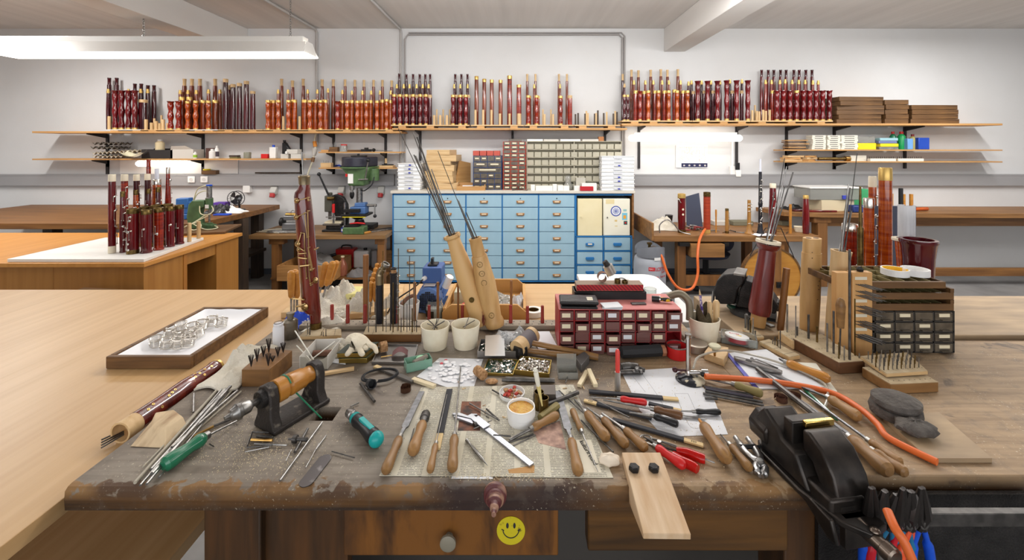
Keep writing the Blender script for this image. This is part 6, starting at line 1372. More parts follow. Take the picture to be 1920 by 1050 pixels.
obj('casing',m,REDC,t);obj('dusty_top',M().box(-w,w,0,.12,h-.003,h),mat('dusty_pink_top',(206,130,124),.6,c2=(190,104,100),sc=(12,12,12)),t,bevel=.002)
rg=random.Random(12)
for r in range(4):
 for c in range(8):
  if (r,c) in ((1,7),):continue
  a=-w+2*w*c/8+.003;b_=a+2*w/8-.006;z=h*r/4+.001;out=rg.choice((0,.0,.004,.012)) if not (r==3 and c==0) else .0;hh_=h/4-.006
  o=obj('drawer',M().box(a,b_,-.004-out,-.002-out,z,z+hh_).box(a,b_,-.002-out,.05,z,z+.001).box(a,a+.001,-.002-out,.05,z+.001,z+hh_*.9).box(b_-.001,b_,-.002-out,.05,z+.001,z+hh_*.9),mat('smoky_red_drawer',(150,104,98),.2,trans=.45),t)
  if rg.random()<.8:obj('label',M().box(a+.005,b_-.008,-.0046-out,-.0041-out,z+hh_*.3,z+hh_*.78),mat('drawer_label') if rg.random()<.6 else PAPER,o)
  obj('lip',M().box(a+.002,b_-.002,-.008-out,-.004-out,z,z+.003),mat('smoky_red_drawer'),o)
CT=B+.001+h
def onc(px,py,dz=0):return P(px,py,CT+.0005+dz)
l=onc(1086,577);t=T('wallet','black leather wallet lying at left end on the red drawer cabinet','wallet',l+Vector((0,.01,0)),(0,0,-.06));obj('lower_flap',M().box(-.05,.05,-.022,.03,0,.007),mat('black_leather',(34,32,32),.4,bump=.2,sc=(60,60,60)),t,bevel=.003);obj('upper_flap',M().box(-.053,.052,-.026,.032,.012,.022),mat('black_leather'),t,bevel=.004,seg=3);obj('spine',M().box(-.05,.05,.028,.036,.003,.018),mat('black_leather'),t,bevel=.003);obj('silver_badge',M().box(.022,.038,-.014,.012,.0222,.0226),mat('badge',(196,190,170),.4,.5),t)
l=onc(1147,576);t=T('note_stack','stack of small white paper notes on the red drawer cabinet','paper',l)
for i in range(4):obj('note',M().box(-.026,.026,-.016,.022,i*.0016,i*.0016+.0009),PAPER,t,rot=(0,0,.1*(i-1.5)))
solo('metal_strip',M().box(-.02,.02,-.007,.007,0,.003),DSTEEL,'small grey metal strip on the pink top of the drawer cabinet','strip',onc(1197,570),.05)
l=onc(1236,566);t=T('small_torch','black and yellow small torch lying on the red drawer cabinet','torch',l+Vector((0,0,.008)),(0,0,-.25));obj('head',M().cyl((-.02,0,0),(0,0,0),.008),BLACK,t);obj('ring',M().ring(.009,.006,.003,(0,0,0),(1,0,0)),CHROME,t);obj('body',M().la([(0,.005),(.02,.006),(.032,.003)],(.003,0,0),(1,0,0),10),mat('yellow_black',(210,170,30),.4,c2=(30,28,26),sc=(90,90,90),thr=(.5,.52)),t)
bz=CT+.0005;Yb_=1.213;bl_=(1077-CX)*Yb_/F;br_=(1212-CX)*Yb_/F;w=(br_-bl_)/2
t=T('black_tray','black tray at the back of red cabinet under the red patterned box','tray',((bl_+br_)/2,Yb_,bz));obj('tray',M().box(-w,w,0,.003,0,.022).box(-w,w,.05,.053,0,.022).box(-w,-w+.003,.003,.05,0,.022).box(w-.003,w,.003,.05,0,.022).box(-w,w,.003,.05,0,.002),BLACK,t)
t=T('red_box','flat box with red zigzag side full of sandpaper and brass rings','box',((bl_+br_)/2,Yb_+.006,bz+.0225));w*=.93
obj('box_body',M().box(-w,w,0,.04,0,.018),mat('dusty_box_top',(150,130,112),.8),t);obj('red_side',M().box(-w,w,-.001,0,.001,.018),mat('zigzag_red',(178,26,34),.5,c2=(120,10,20),wave=('DIAGONAL',60,0),thr=(.4,.5)),t)
z=bz+.041
t=T('sandpaper_strip','curled brown sandpaper strip on the red patterned box','sandpaper',(w*.0+(1130-CX)*1.23/F,1.235,z));obj('curl',M().sheet(24,1,lambda u,v:((.016-.006*u)*math.cos(7*u),-.01+.022*v,.016+(.016-.006*u)*math.sin(7*u)),.0006),SAND,t)
for px,lab in ((1158,'taller'),(1172,'lower')):solo('brass_ring',M().ring(.0085,.007,.012 if px<1165 else .008),OBRASS,'%s small brass ring on the red patterned box' % lab,'ring',((px-CX)*1.23/F,1.232,z))
pp=[W(1243,564,1.27),W(1256,555,1.27),W(1275,551,1.26),W(1288,560,1.25),W(1293,575,1.24),W(1293,600,1.22)]
solo('bent_pipe',M().tube(spline(pp),.0105,14),mat('weathered_pipe',(128,118,98),.45,.3),'thick grey bent pipe arching between red cabinet and sandpaper pot','pipe')
l=P(1320,637,B+.001);s=l.y/F;hp_=Z(608,l.y)-B
t=T('sandpaper_pot','cream plastic pot stuffed with sandpaper sheets and a pencil','pot',l);obj('pot',M().cup(.034,.0425,.065,.0018,rim=.001),CREAMP,t)
for i,(a0,r_,hgt) in enumerate(((.2,.03,.095),(1.6,.026,.085),(3.1,.03,.09),(4.4,.022,.078))):obj('sandpaper',M().sheet(12,3,lambda u,v:(r_*math.cos(a0+1.6*u)*(.6+.3*u),r_*math.sin(a0+1.6*u),.008+hgt*v*(.85+.15*math.sin(5*u)))),mat('sandpaper_olive',(120,108,84),.9,c2=(96,86,66),sc=(300,300,300)),t)
t=T('pencil','patterned pencil standing up in the sandpaper pot','pencil',l+Vector((.006,.012,.02)));obj('shaft',M().cyl((0,0,0),(-.012,0,.105),.0035,n=6),mat('pencil_print',(206,196,206),.5,c2=(84,60,140),sc=(160,160,90),thr=(.48,.52)),t);obj('point',M().cyl((-.012,0,.105),(-.014,0,.122),.0035,.0005,n=6),PALEW,t)
for px,py,r_,lab in ((1331,565,.0065,'thinner'),(1343,563,.0085,'thicker')):
 q=rp(px,1.225);solo('round_peg',M().la([(0,r_*.8),(.05,r_),(Z(py,1.225)-RZ-.006,r_*1.1),(Z(py,1.225)-RZ,r_*.6)],n=14),PALEW,'%s pale rounded peg behind the sandpaper pot' % lab,'peg',q)
t=T('bench_vise','old dark cast iron vise on the rear workbench behind the red bell joint','vise',(P(1408,590,B).x,1.41,B+.001),(0,0,-.6));t.scale=(.85,)*3;RX=Matrix(((0,0,1,0),(1,0,0,0),(0,1,0,0),(0,0,0,1)))
obj('base',M().la([(0,.07),(.015,.065),(.03,.045)],n=28).box(-.05,.09,-.04,.04,.0,.012),IRON,t)
obj('fixed_body',M().pr([(-.04,.03),(.09,.03),(.1,.06),(.08,.09),(.02,.1),(.02,.135),(-.01,.14),(-.03,.1)],-.045,.045,Matrix(((1,0,0,0),(0,0,1,0),(0,1,0,0),(0,0,0,1)))),IRON,t,bevel=.005)
obj('moving_jaw',M().pr([(-.1,.03),(-.045,.04),(-.035,.1),(-.015,.13),(-.015,.155),(-.05,.16),(-.085,.15),(-.11,.12),(-.125,.07)],-.05,.05,Matrix(((1,0,0,0),(0,0,1,0),(0,1,0,0),(0,0,0,1)))),IRON,t,bevel=.005,seg=2)
obj('steel_jaw',M().box(-.05,-.012,-.05,.05,.155,.162),STEEL,t);obj('slide',M().box(-.12,.1,-.025,.025,.035,.07),IRON,t,bevel=.004);obj('handle',M().cyl((-.13,0,.06),(-.125,-.06,.008),.006),DSTEEL,t)
t=T('green_file','tool with dark green handle lying on the rear bench beside the vise','file',P(1365,573,B+.012),aim(P(1365,573,B+.012),P(1405,592,B+.012)));obj('handle',M().la([(0,.006),(.01,.009),(.03,.011),(.06,.008),(.075,.006)],(0,0,0),(1,0,0),14),mat('dark_green_paint',(28,72,56),.35),t);obj('ferrule',M().cyl((.075,0,0),(.09,0,0),.0065),STEEL,t);obj('blade',M().box(.09,.18,-.008,.008,-.003,.003),STEEL,t)
solo('thin_file',M().cyl((0,0,0),(.12,0,0),.002,.001),DSTEEL,'thin dark needle file lying on the rear bench under green handled tool','file',P(1381,586,B+.003),-.75)
def tallj(name,label,px,yt,yb,wp,Y,mt,top,keys=0,kind='straight',lean=0,topm=None):
 l=Vector(((px-CX)*Y/F,Y,B+.001));return pipe_joint(name,label,'bassoon joint',l,wp*Y/F,Z(yt,Y)-B,mt,top,None,keys,kind,-1.2,rot=(0,lean,0),rnd=int(px))
tallj('bassoon_joint','tall flamed orange bassoon joint with bare wood tenon at right edge',1660,315,0,21.5,1.45,ORANGE,GOLDR)
tallj('bassoon_joint','flamed bassoon joint with silver socket left of the tallest orange one',1629,372,0,18,1.48,ORANGE,SILVER,6)
tallj('bassoon_joint','orange bassoon bell with white ring leaning behind the silver-socket joint',1636,331,0,13,1.58,ORANGE,IVORY,7)
tallj('bassoon_joint','broad flamed joint with wide silver band beside the pale maple bell',1594,420,0,27,1.52,REDBR,SILVER,6)
solo('brass_tube',M().cyl((0,0,0),(0,0,Z(427,1.4)-B),.009).cyl((0,0,Z(427,1.4)-B),(0,0,Z(350,1.4)-B),.005,.003),OBRASS,'dull brass tube with thin rods left of the silver-socket joint','tube',((1613-CX)*1.4/F,1.4,B+.001))
solo('grey_folder',M().box(-.09,.09,0,.012,0,.34),mat('slate_vinyl'),'dark grey folder standing behind the orange joints at right','folder',((1665-CX)*1.56/F,1.545,B+.001))
l=Vector(((1699-CX)*1.35/F,1.35,B+.001));t=T('bell_joint','orange bell with ivory rim holding rolled white paper at right','bassoon joint',l);h=Z(447,1.35)-B;obj('body',M().la([(0,.022),(h*.6,.022),(h-.008,.028)],n=24),ORANGE,t);obj('ivory_rim',M().ring(.036,.024,.007,(0,0,h-.008),n=28),IVORY,t)
solo('paper_roll',M().sheet(18,1,lambda u,v:((.020+.003*u)*math.cos(5.4*u+1),(.020+.003*u)*math.sin(5.4*u+1),.105*v),.0005),PAPER,'rolled white paper standing in the ivory-rimmed orange bell','paper',l+Vector((0,0,h)))
l=Vector(((1722-CX)*1.28/F,1.28,B+.001));h=Z(449,1.28)-B;t=T('bell_joint','wide dark red bell at the right picture edge','bassoon joint',l);obj('body',M().la([(0,.03),(h*.8,.038),(h*.95,.043),(h*.97,.046),(h,.045),(h,.036),(h*.9,.034),(h*.9,.001)],n=30),DMAROON,t)
# ================= TOOLS ON THE BENCH =================
def hnd(L,r,full=False):
 return [(0,r*.55),(.03*L,r*.72),(.12*L,r*.9),(.22*L,r*.86),(.36*L,r*.72),(.6*L,r*.86),(.82*L,r),(.94*L,r*.92),(L,r*.55)]
def tool(name,label,cat,tip,jn,end,hr,hm,blade,group=None,dz=0,ferrule=STEEL,bm=STEEL):
 """a handled tool lying on the bench: pixel positions of tip, handle start and handle end, handle radius in px"""
 j=G(*jn,dz);r=hr*j.y/F;e=G(*end,dz);ti=G(*tip,dz);j.z=e.z=B+dz+r+.001
 t=T(name,label,cat,j,(0,0,math.atan2(j.y-e.y,j.x-e.x)),group);L=(e-j).length;Lb=(Vector((ti.x,ti.y,0))-Vector((j.x,j.y,0))).length
 obj('handle',M().la(hnd(L,r),(0,0,0),(-1,0,0),18),hm,t)
 if ferrule:obj('ferrule',M().la([(-.002,r*.6),(.007,r*.55)],(0,0,0),(1,0,0),14),ferrule,t)
 a=math.atan2(ti.y-j.y,ti.x-j.x)-t.rotation_euler.z;kd,w=blade[0],blade[1]*j.y/F
 dn=-math.atan2(r*.8,Lb) if Lb>.03 else 0
 R=Matrix.Rotation(a,4,'Z') @ Matrix.Rotation(-dn,4,'Y')
 m=M()
 if kd=='flat':m.add([(.006,-.002,-.0015),(.03,-w*.5,-.0015),(.035,-w,-.0015),(Lb,-w*(blade[2] if len(blade)>2 else .9),-.0015),(Lb,w*(blade[2] if len(blade)>2 else .9),-.0015),(.035,w,-.0015),(.03,w*.5,-.0015),(.006,.002,-.0015)]+[(.006,-.002,.0015),(.03,-w*.5,.0015),(.035,-w,.0015),(Lb,-w*(blade[2] if len(blade)>2 else .9),.0015),(Lb,w*(blade[2] if len(blade)>2 else .9),.0015),(.035,w,.0015),(.03,w*.5,.0015),(.006,.002,.0015)],
  [tuple(range(8))[::-1],tuple(range(8,16))]+[(i,(i+1) % 8,8+(i+1) % 8,8+i) for i in range(8)],R)
 elif kd=='rod':m.cyl(R @ Vector((.0,0,0)),R @ Vector((Lb,0,0)),w,w*(blade[2] if len(blade)>2 else .9),10)
 elif kd=='chuck':m.la([(0,w*.7),(Lb*.3,w*.8),(Lb*.35,w),(Lb*.75,w),(Lb,w*.5)],(0,0,0),(1,0,0),18)
 if m.v:obj('blade',m,bm,t)
 return t
def rod(label,a,b,rpx,mt=STEEL,name='steel_rod',cat='rod',dz=0,group=None,r1=None,z=B,dz1=None):
 A,C_=P(*a,z+dz),P(*b,z+(dz if dz1 is None else dz1));r=rpx*(A.y+C_.y)/2/F;A.z=z+dz+r+.0008;C_.z=z+(dz if dz1 is None else dz1)+r+.0008
 t=solo(name,M().cyl((0,0,0),C_-A,r,r*(r1 or 1),8),mt,label,cat,A,group=group);return t
def slab(name,label,cat,a,b,wpx,th,mt,dz=0,group=None,pale=None,ptxt=None,bevel=.0008):
 """flat stick from pixel a to b; pale = (from, to) fractions in a second material"""
 A,C_=G(*a,dz),G(*b,dz);w=wpx*(A.y+C_.y)/2/F/2;L=(C_-A).length;t=T(name,label,cat,A+Vector((0,0,.0006)),(0,0,math.atan2(C_.y-A.y,C_.x-A.x)),group)
 if pale:
  f0,f1=pale;d0,d1=((f1,1) if f0==0 else (0,f0))
  obj('wood_end',M().box(L*f0,L*f1,-w,w,0,th),mat('raw_end_wood',(214,186,134),.6),t,bevel=bevel)
  obj('abrasive',M().box(L*d0,L*d1,-w*1.05,w*1.05,0,th+.0006),mt,t,bevel=bevel)
  if ptxt:text('printed_number',ptxt,w*1.5,INK,t,(L*(f0+f1)/2,0,th+.0002),(0,0,0 if f0 else 0),.00005)
 else:obj('stick',M().box(0,L,-w,w,0,th),mt,t,bevel=bevel)
 return t
def poly(name,label,cat,pts,th,mt,dz=0,group=None,bevel=0,z=B):
 q=[P(x,y,z+dz) for x,y in pts];m=M().pr([(p.x,p.y) for p in q][::-1],z+dz+.0004,z+dz+.0004+th);return solo(name,m,mt,label,cat,bevel=bevel,group=group)
BLKS=mat('black_abrasive',(54,54,58),.8);GREYS=mat('file_steel',(136,136,138),.38,.85,c2=(112,112,114),sc=(90,90,90))
# --- newspaper
def news():
 m=bpy.data.materials.new('newsprint');m.use_nodes=True;nt=m.node_tree;N=nt.nodes;L=nt.links;b=N['Principled BSDF'];b.inputs['Roughness'].default_value=.85
 tc=N.new('ShaderNodeTexCoord');ws=[]
 for d,s_ in (('Y',85),('X',6.0)):
  w=N.new('ShaderNodeTexWave');w.bands_direction=d;w.inputs['Scale'].default_value=s_;L.new(tc.outputs['Object'],w.inputs[0]);ws.append(w.outputs[1])
 n=N.new('ShaderNodeTexNoise');n.inputs['Scale'].default_value=420;n.inputs['Detail'].default_value=1;L.new(tc.outputs['Object'],n.inputs[0])
 n2=N.new('ShaderNodeTexNoise');n2.inputs['Scale'].default_value=14;n2.inputs['Detail'].default_value=2;L.new(tc.outputs['Object'],n2.inputs[0])
 def gt(s_,v):
  q=N.new('ShaderNodeMath');q.operation='GREATER_THAN';L.new(s_,q.inputs[0]);q.inputs[1].default_value=v;return q.outputs[0]
 def mul(a,c):
  q=N.new('ShaderNodeMath');q.operation='MULTIPLY';L.new(a,q.inputs[0])
  if isinstance(c,float):q.inputs[1].default_value=c
  else:L.new(c,q.inputs[1])
  return q.outputs[0]
 f=mul(mul(mul(gt(ws[0],.5),gt(ws[1],.1)),mul(gt(n.outputs[0],.40),gt(n2.outputs[0],.34))),.68)
 x=N.new('ShaderNodeMix');x.data_type='RGBA';L.new(f,x.inputs[0]);r2=N.new('ShaderNodeValToRGB');L.new(n2.outputs[0],r2.inputs[0]);r2.color_ramp.elements[0].color=lin((214,208,190));r2.color_ramp.elements[1].color=lin((198,190,168));r2.color_ramp.elements[0].position=.4;r2.color_ramp.elements[1].position=.65
 L.new(r2.outputs[0],x.inputs[6]);x.inputs[7].default_value=lin((90,88,82));L.new(x.outputs[2],b.inputs['Base Color']);return m
q=[G(790,727),G(1075,722),G(1150,897),G(711,893)];m=M().pr([(p.x,p.y) for p in q][::-1],B+.0005,B+.0013)
t=T('newspaper','old newspaper sheet spread under the files at the front of the bench','newspaper');obj('sheet',m,news(),t)
def patch_(px,mt,nm='photo_print'):q=[G(*p) for p in px];obj(nm,M().pr([(p.x,p.y) for p in q][::-1],B+.0013,B+.0016),mt,t)
patch_([(866,754),(902,754),(900,809),(858,809)],mat('newspaper_photo',(70,58,54),.8,c2=(150,96,70),sc=(40,40,40)))
patch_([(1000,810),(1050,790),(1062,845),(1010,832)],mat('newspaper_photo_red',(150,120,110),.8,c2=(206,170,150),sc=(60,60,60)))
patch_([(1080,826),(1108,826),(1128,888),(1096,888)],mat('newspaper_clear',(226,218,198),.85),'blank_margin');patch_([(952,882),(1002,874),(1002,888),(955,889)],mat('coffee_stain',(186,140,84),.7),'stain')
g=G(1103,850);text('headline','kulturfreund',.0125,INK,t,(g.x,g.y,B+.0021),(0,0,-1.3),.0001)
poly('white_strip','white paper strip sticking out under the newspaper front edge','paper',[(848,893),(924,895),(924,899),(846,898)],.0006,PAPER)
# --- files in front
tool('flat_file','leftmost flat steel file on the newspaper, beech handle towards us','file',(791,737),(749,832),(722,897),9.5,HANDW,('flat',6.5),dz=.001,bm=GREYS)
tool('pin_vise','wooden-handled tool with knurled metal chuck head, second from left on newspaper','tool',(798,783),(793,804),(773,862),10.5,HANDW,('chuck',9),dz=.001,bm=DSTEEL)
slab('sanding_stick','black abrasive stick with pale wooden end under a round file','sanding stick',(843,733),(819,845),11.5,.004,BLKS,.0014,pale=(.78,1))
tool('round_file','thin round file with small handle lying over the black sanding stick','file',(838,742),(817,842),(806,893),7,HANDW,('rod',1.1),dz=.0055)
tool('long_file','long thin round file with handle right of the black sanding stick','file',(864,690),(852,829),(848,893),9.5,HANDW,('rod',2,.7),dz=.001)
tool('flat_file','wide flat file right of the glue pot, handle towards us','file',(1045,736),(1071,836),(1085,900),10,HANDW,('flat',8),dz=.001,bm=GREYS)
tool('scriber','slim scriber with short wooden handle pointing away and long steel point towards us','tool',(1121,887),(1090,815),(1073,776),7,HANDW,('rod',1.6,.4),dz=.002)
tool('scraper','wooden-handled scraper lying across the newspaper right of the caliper','tool',(955,828),(998,812),(1046,786),8.5,HANDW,('rod',3),dz=.001)
rod('thin dark steel rod lying under the scraper blade',(953,832),(1000,817),1.6,DSTEEL);rod('second dark rod beside the scraper blade',(962,838),(1004,818),1.4,STEEL)
rod('worn greenish wooden stick behind the scraper handle',(1013,792),(1045,768),7,mat('greenish_wood',(136,122,74),.6),'wooden_stick','stick',.001)
tool('gimlet','wooden-handled tool, first of the fan of three handles right of the wide file','tool',(1078,752),(1100,785),(1139,834),9.5,HANDW,('rod',3.5,.6),dz=.001)
tool('gimlet','wooden-handled tool, middle one of the fan of three handles','tool',(1101,767),(1131,796),(1175,846),9,HANDW,('rod',2.5,.6),dz=.001)
tool('burnisher','wooden-handled tool with thick steel rod, right one of the fan of three handles','tool',(1129,778),(1172,816),(1212,852),9,HANDW,('rod',3.6,.8),dz=.001)
# --- caliper
a,b=G(887,787),G(997,876);an=math.atan2(b.y-a.y,b.x-a.x);L=(b-a).length
t=T('vernier_caliper','steel vernier caliper lying diagonally on the newspaper','caliper',a+Vector((0,0,.0018)),(0,0,an));CAL=mat('caliper_steel',(168,170,176),.28,.8)
obj('beam',M().box(-.012,L,-.0055,.0055,0,.0035),CAL,t,bevel=.0004);obj('sliding_jaw',M().box(.006,.045,-.008,.0095,.0036,.006).pr([(.008,-.008),(.002,-.008),(-.03,-.026),(-.028,-.029),(.018,-.012)],0,.004),CAL,t,bevel=.0004)
obj('fixed_jaw',M().pr([(-.012,-.0055),(.001,-.0055),(-.018,-.016),(-.036,-.026),(-.04,-.024),(-.03,-.012)],0,.004).pr([(-.012,.0055),(-.006,.0055),(-.001,.012),(-.004,.013)],0,.003),CAL,t,bevel=.0004);obj('thumb_screw',M().cyl((.022,-.014,.003),(.022,-.008,.003),.005,n=16),DSTEEL,t)
m=M()
for i in range(28):m.box(.05+i*(L-.06)/28,.0503+i*(L-.06)/28,-.005,-.001 if i % 5 else .002,.0035,.0037)
o=obj('scale_marks',m,INK,t);o['kind']='stuff'
a,b=G(874,829),G(914,878);t=T('probe','small knurled steel probe lying left of the caliper beam','probe',a+Vector((0,0,.005)),(0,0,math.atan2(b.y-a.y,b.x-a.x)));L=(b-a).length
obj('grip',M().la([(0,.001),(.002,.0032),(.006,.0032),(.008,.002),(L*.3,.002),(L*.32,.0028),(L*.78,.0028),(L*.82,.0015),(L,.0006)],(0,0,0),(1,0,0),12),STEEL,t)
# --- pots and shells
l=G(977,790,.001);s=l.y/F;t=T('glue_pot','white plastic pot of yellow wax on the newspaper','pot',l);r=26.5*s
obj('pot',M().la([(0,r*.9),(.004,r*.95),(.014,r*.96),(.015,r*1.0),(.024,r*1.0),(.03,r*.97),(.032,r*.98),(.032,r*.9),(.022,r*.9),(.022,.0005)],n=36),WHITEP,t)
obj('wax',M().la([(.0225,r*.89),(.027,r*.86),(.0255,r*.6),(.0245,r*.3),(.0245,.0005)],n=28,wob=lambda i,a:1+.02*math.sin(5*a+i),caps=False),mat('yellow_wax',(224,178,84),.35,c2=(206,140,50),sc=(60,60,60),bump=.6,bsc=160),t)
l=G(960,741,.001);s=l.y/F;t=T('plastic_dish','white plastic lid holding bits of cork behind the wax pot','lid',l);r=23.5*s;obj('lid',M().cup(r,r*1.02,.008,.0012),WHITEP,t)
rg=random.Random(3)
def bits(n,nm,lab,cat,grp,fn,mts,sz=(.003,.007),kind='box'):
 for i in range(n):
  x,y,z=fn(i);m=M();a=rg.uniform(*sz);k=rg.choice(mts)
  if kind=='box':m.cb((0,0,a*.35),(a*1.4,a,a*.7))
  elif kind=='disc':m.la([(0,a),(a*.22,a),(a*.3,a*.8)],n=18)
  else:m.cyl((-a*1.6,0,a*.32),(a*1.6,0,a*.32),a*.3,n=8)
  solo(nm,m,k,lab,cat,(x,y,z),rg.uniform(0,6.2),grp)
bits(16,'cork_piece','small cork or red scrap lying in the white lid behind the wax pot','cork','cork scraps in the white lid',lambda i:(l.x+.75*r*math.cos(i*2.4)*(i/16)**.5,l.y+.75*r*math.sin(i*2.4)*(i/16)**.5,l.z+.0022+.003*(i % 2)),[CORK,CORK,mat('leather_tan',(180,120,74),.8),mat('red_felt',(170,60,48),.9),CORK,CORK],(.004,.007))
for px,py,hp,lab in ((1010.5,766,32,'left'),(1019.5,773,28,'right')):
 l=G(px,py,.0015);s=l.y/F;t=T('brass_shell','%s open brass cylinder right of the wax pot' % lab,'brass cylinder',l);obj('tube',M().cup(9*s,9.2*s,hp*s,.0008,n=24),OBRASS,t)
a=G(1012,770,.03);t=T('pipette','white plastic pipette standing in the left brass cylinder','pipette',W(1015,752,a.y-.0));b=W(1003,690,a.y)-t.location
obj('bulb',M().la([(b.length*.45,.003),(b.length*.5,.0045),(b.length*.85,.005),(b.length*.88,.0035),(b.length*.92,.005),(b.length,.003)],(0,0,0),b,14),mat('milky_plastic',(226,222,206),.35),t);obj('tip',M().la([(-.01,.0012),(b.length*.2,.003),(b.length*.45,.0045)],(0,0,0),b,12),mat('yellowish_plastic',(214,196,130),.35),t)
poly('steel_block','dark square steel block behind the brass cylinders','block',[(1001,738),(1041,738),(1042,757),(1000,757)],.02,mat('dark_block',(92,84,78),.5,.5),bevel=.0008)
poly('grey_steel_block','small grey metal cube left of the pale wooden pegs','block',[(1078,684),(1096,673),(1105,682),(1090,700)],.02,mat('cube_grey',(112,110,108),.45,.5),bevel=.0008)
t=T('clear_box','small open clear plastic box beside the grey metal cube','box',G(1064,706));obj('box',M().box(-.024,.024,-.014,.02,0,.0015).box(-.024,.024,-.014,-.0128,.0015,.016).box(-.024,.024,.0188,.02,.0015,.016).box(-.024,-.0228,-.0128,.0188,.0015,.016).box(.0228,.024,-.0128,.0188,.0015,.016),CLEARP,t);obj('open_lid',M().box(-.024,.024,.0205,.0217,.0,.045),CLEARP,t)
# --- sanding sticks and tools on the right
slab('sanding_stick','long black abrasive stick with pale right end lying topmost at back','sanding stick',(1104,736),(1272,751),9,.004,BLKS,.002,pale=(.83,1))
slab('sanding_stick','black abrasive stick whose pale left end is stamped 623','sanding stick',(1095,753),(1222,787),8,.004,BLKS,.0015,pale=(0,.2),ptxt='623')
slab('sanding_stick','black abrasive stick whose pale right end is stamped 320','sanding stick',(1148,789),(1319,838),9,.004,BLKS,.0012,pale=(.80,1),ptxt='320')
slab('sanding_stick','short black abrasive stick right of the red screwdriver with pale end','sanding stick',(1216,759),(1278,773),8,.004,BLKS,.002,pale=(.75,1))
tool('screwdriver','screwdriver with round red handle lying over the black sanding sticks','screwdriver',(1104,747),(1163,755),(1213,763),6.5,RED,('rod',1.3),dz=.0065)
tool('round_file','steel file with dark brown handle right of the red screwdriver','file',(1131,752),(1226,776),(1280,789),8,mat('dark_handle',(104,70,42),.4),('rod',2.4,.6),dz=.006)
tool('pin_vise','knurled pin vise with black handle lying below the brown-handled file','tool',(1180,776),(1226,788),(1272,804),7,BLACK,('rod',2.6,.6),dz=.006)
tool('pin_vise','small tool with black handle at the right edge of the drawing','tool',(1277,777),(1304,778),(1351,779),5.5,BLACK,('rod',2,.6),dz=.001)
rod('short notched steel rod under the black handled tool',(1270,783),(1322,788),2.2,STEEL,dz=.001)
tool('broach','large turned wooden handle with stubby yellow tip right of the pliers','tool',(1311,799),(1318,810),(1365,878),12,HANDW,('rod',3.5,.7),dz=.001,bm=YELLH,ferrule=None)
tool('small_file','slim pale wooden handle with steel rod beside the steel pliers','file',(1351,817),(1371,846),(1407,890),8.5,HANDW,('rod',2,.7),dz=.001)
tool('tube_tool','opaque red tubular handle, nearest of the three red handles','tool',(1196,826),(1231,849),(1284,885),9,RED,('rod',2.6),dz=.001)
RT=mat('clear_red_plastic',(206,22,16),.15,trans=.35)
def pliers(label,piv,ja,e1,e2,r,mt,grp=None,dz=0,bm=DSTEEL,jw=4):
 p=G(*piv,dz+.006);s=p.y/F;t=T('pliers',label,'pliers',p,group=grp);J=G(*ja,dz+.006)-p;d=J.normalized();w=Vector((-d.y,d.x,0))
 for q,e in ((1,e1),(-1,e2)):
  E=G(*e,dz+.006)-p;m=M().tube([w*q*.0035*-1,E*.15+w*0,E*.4],[jw*s*.8,jw*s*.7,jw*s*.6],8);obj('arm',m,bm,t)
  obj('grip',M().tube(spline([E*.38,E*.6+w*q*-.003,E*.85,E]),[r*s*(.7+.3*math.sin(2.6*k/24)) for k in range(25)],12),mt,t)
 obj('jaws',M().tube([(0,0,0),J*.5,J],[jw*s*1.2,jw*s,jw*s*.35],8),bm,t);obj('rivet',M().cyl((0,0,0),(0,0,.009),.004,n=14),STEEL,t)
pliers('pliers with clear red handles lying on the bench centre right',(1236,836),(1206,818),(1322,861),(1308,880),8.5,RT,jw=3.2)
t=T('ring_wrench','small steel wire ring tool at the tip of red pliers','tool',G(1211,824));obj('ring',M().tube([(.011*math.cos(a),.008*math.sin(a),.003) for a in [2*PI*k/18 for k in range(18)]],.0015,6,True),STEEL,t);obj('shank',M().cyl((.011,-.002,.003),(.05,-.022,.003),.0018),STEEL,t)
def steelpl(label,piv,j,e1,e2,s_=1.0,mt=None):
 mt=mt or mat('bright_tool_steel',(150,148,146),.3,.9);p=G(*piv,.008);t=T('pliers',label,'pliers',p)
 for q,e in ((1,e1),(-1,e2)):
  E=G(*e,.007)-p;J=G(*j,.007)-p;d=J.normalized();w=Vector((-d.y,d.x,0))*q
  obj('lever',M().tube(spline([J+w*.0015,J*.4+w*.006*s_,w*.003,E*.35-w*.006,E]),[.003*s_]*4+[.0055*s_]*8+[.0065*s_]*9+[.0055*s_]*8+[.004*s_]*4,10),mt,t)
 obj('rivet',M().la([(-.004,.006*s_),(.008,.006*s_),(.01,.004*s_)],n=16),STEEL,t);return t
t=steelpl('steel compound pliers with adjusting screw lying before the front vise',(1425,872),(1427,893),(1379,820),(1402,822),1.15);obj('adjusting_screw',M().cyl((-.012,.042,.002),(.016,.042,.002),.004).cyl((.016,.042,.002),(.026,.042,.002),.0025),BLACK,t)
t=T('parallel_pliers','grey parallel pliers lying on the white sheets near the orange hose','pliers',G(1415,686,.006),(0,0,math.atan2(G(1460,700).y-G(1388,678).y,G(1460,700).x-G(1388,678).x)))
obj('lower_lever',M().loft([(0,0,0,.001,.001)]*2,4) if False else M().pr([(-.05,.004),(-.045,-.008),(.04,-.012),(.06,-.006),(.06,.003),(.03,.002),(-.02,.004)],0,.009),mat('bright_tool_steel'),t,bevel=.002);obj('upper_lever',M().pr([(-.048,.0055),(-.02,.0105),(.0,.014),(.03,.010),(.058,.0045),(.03,.0035),(-.018,.006)],0,.009),mat('bright_tool_steel'),t,bevel=.002);obj('slot',M().box(-.02,-.006,-.006,.0,.009,.0096),IRON,t);obj('spring',M().tube([(-.01,.014,.006),(.0,.018,.01),(.05,.004,.01)],.0014).ball((-.01,.017,.008),.004),STEEL,t)
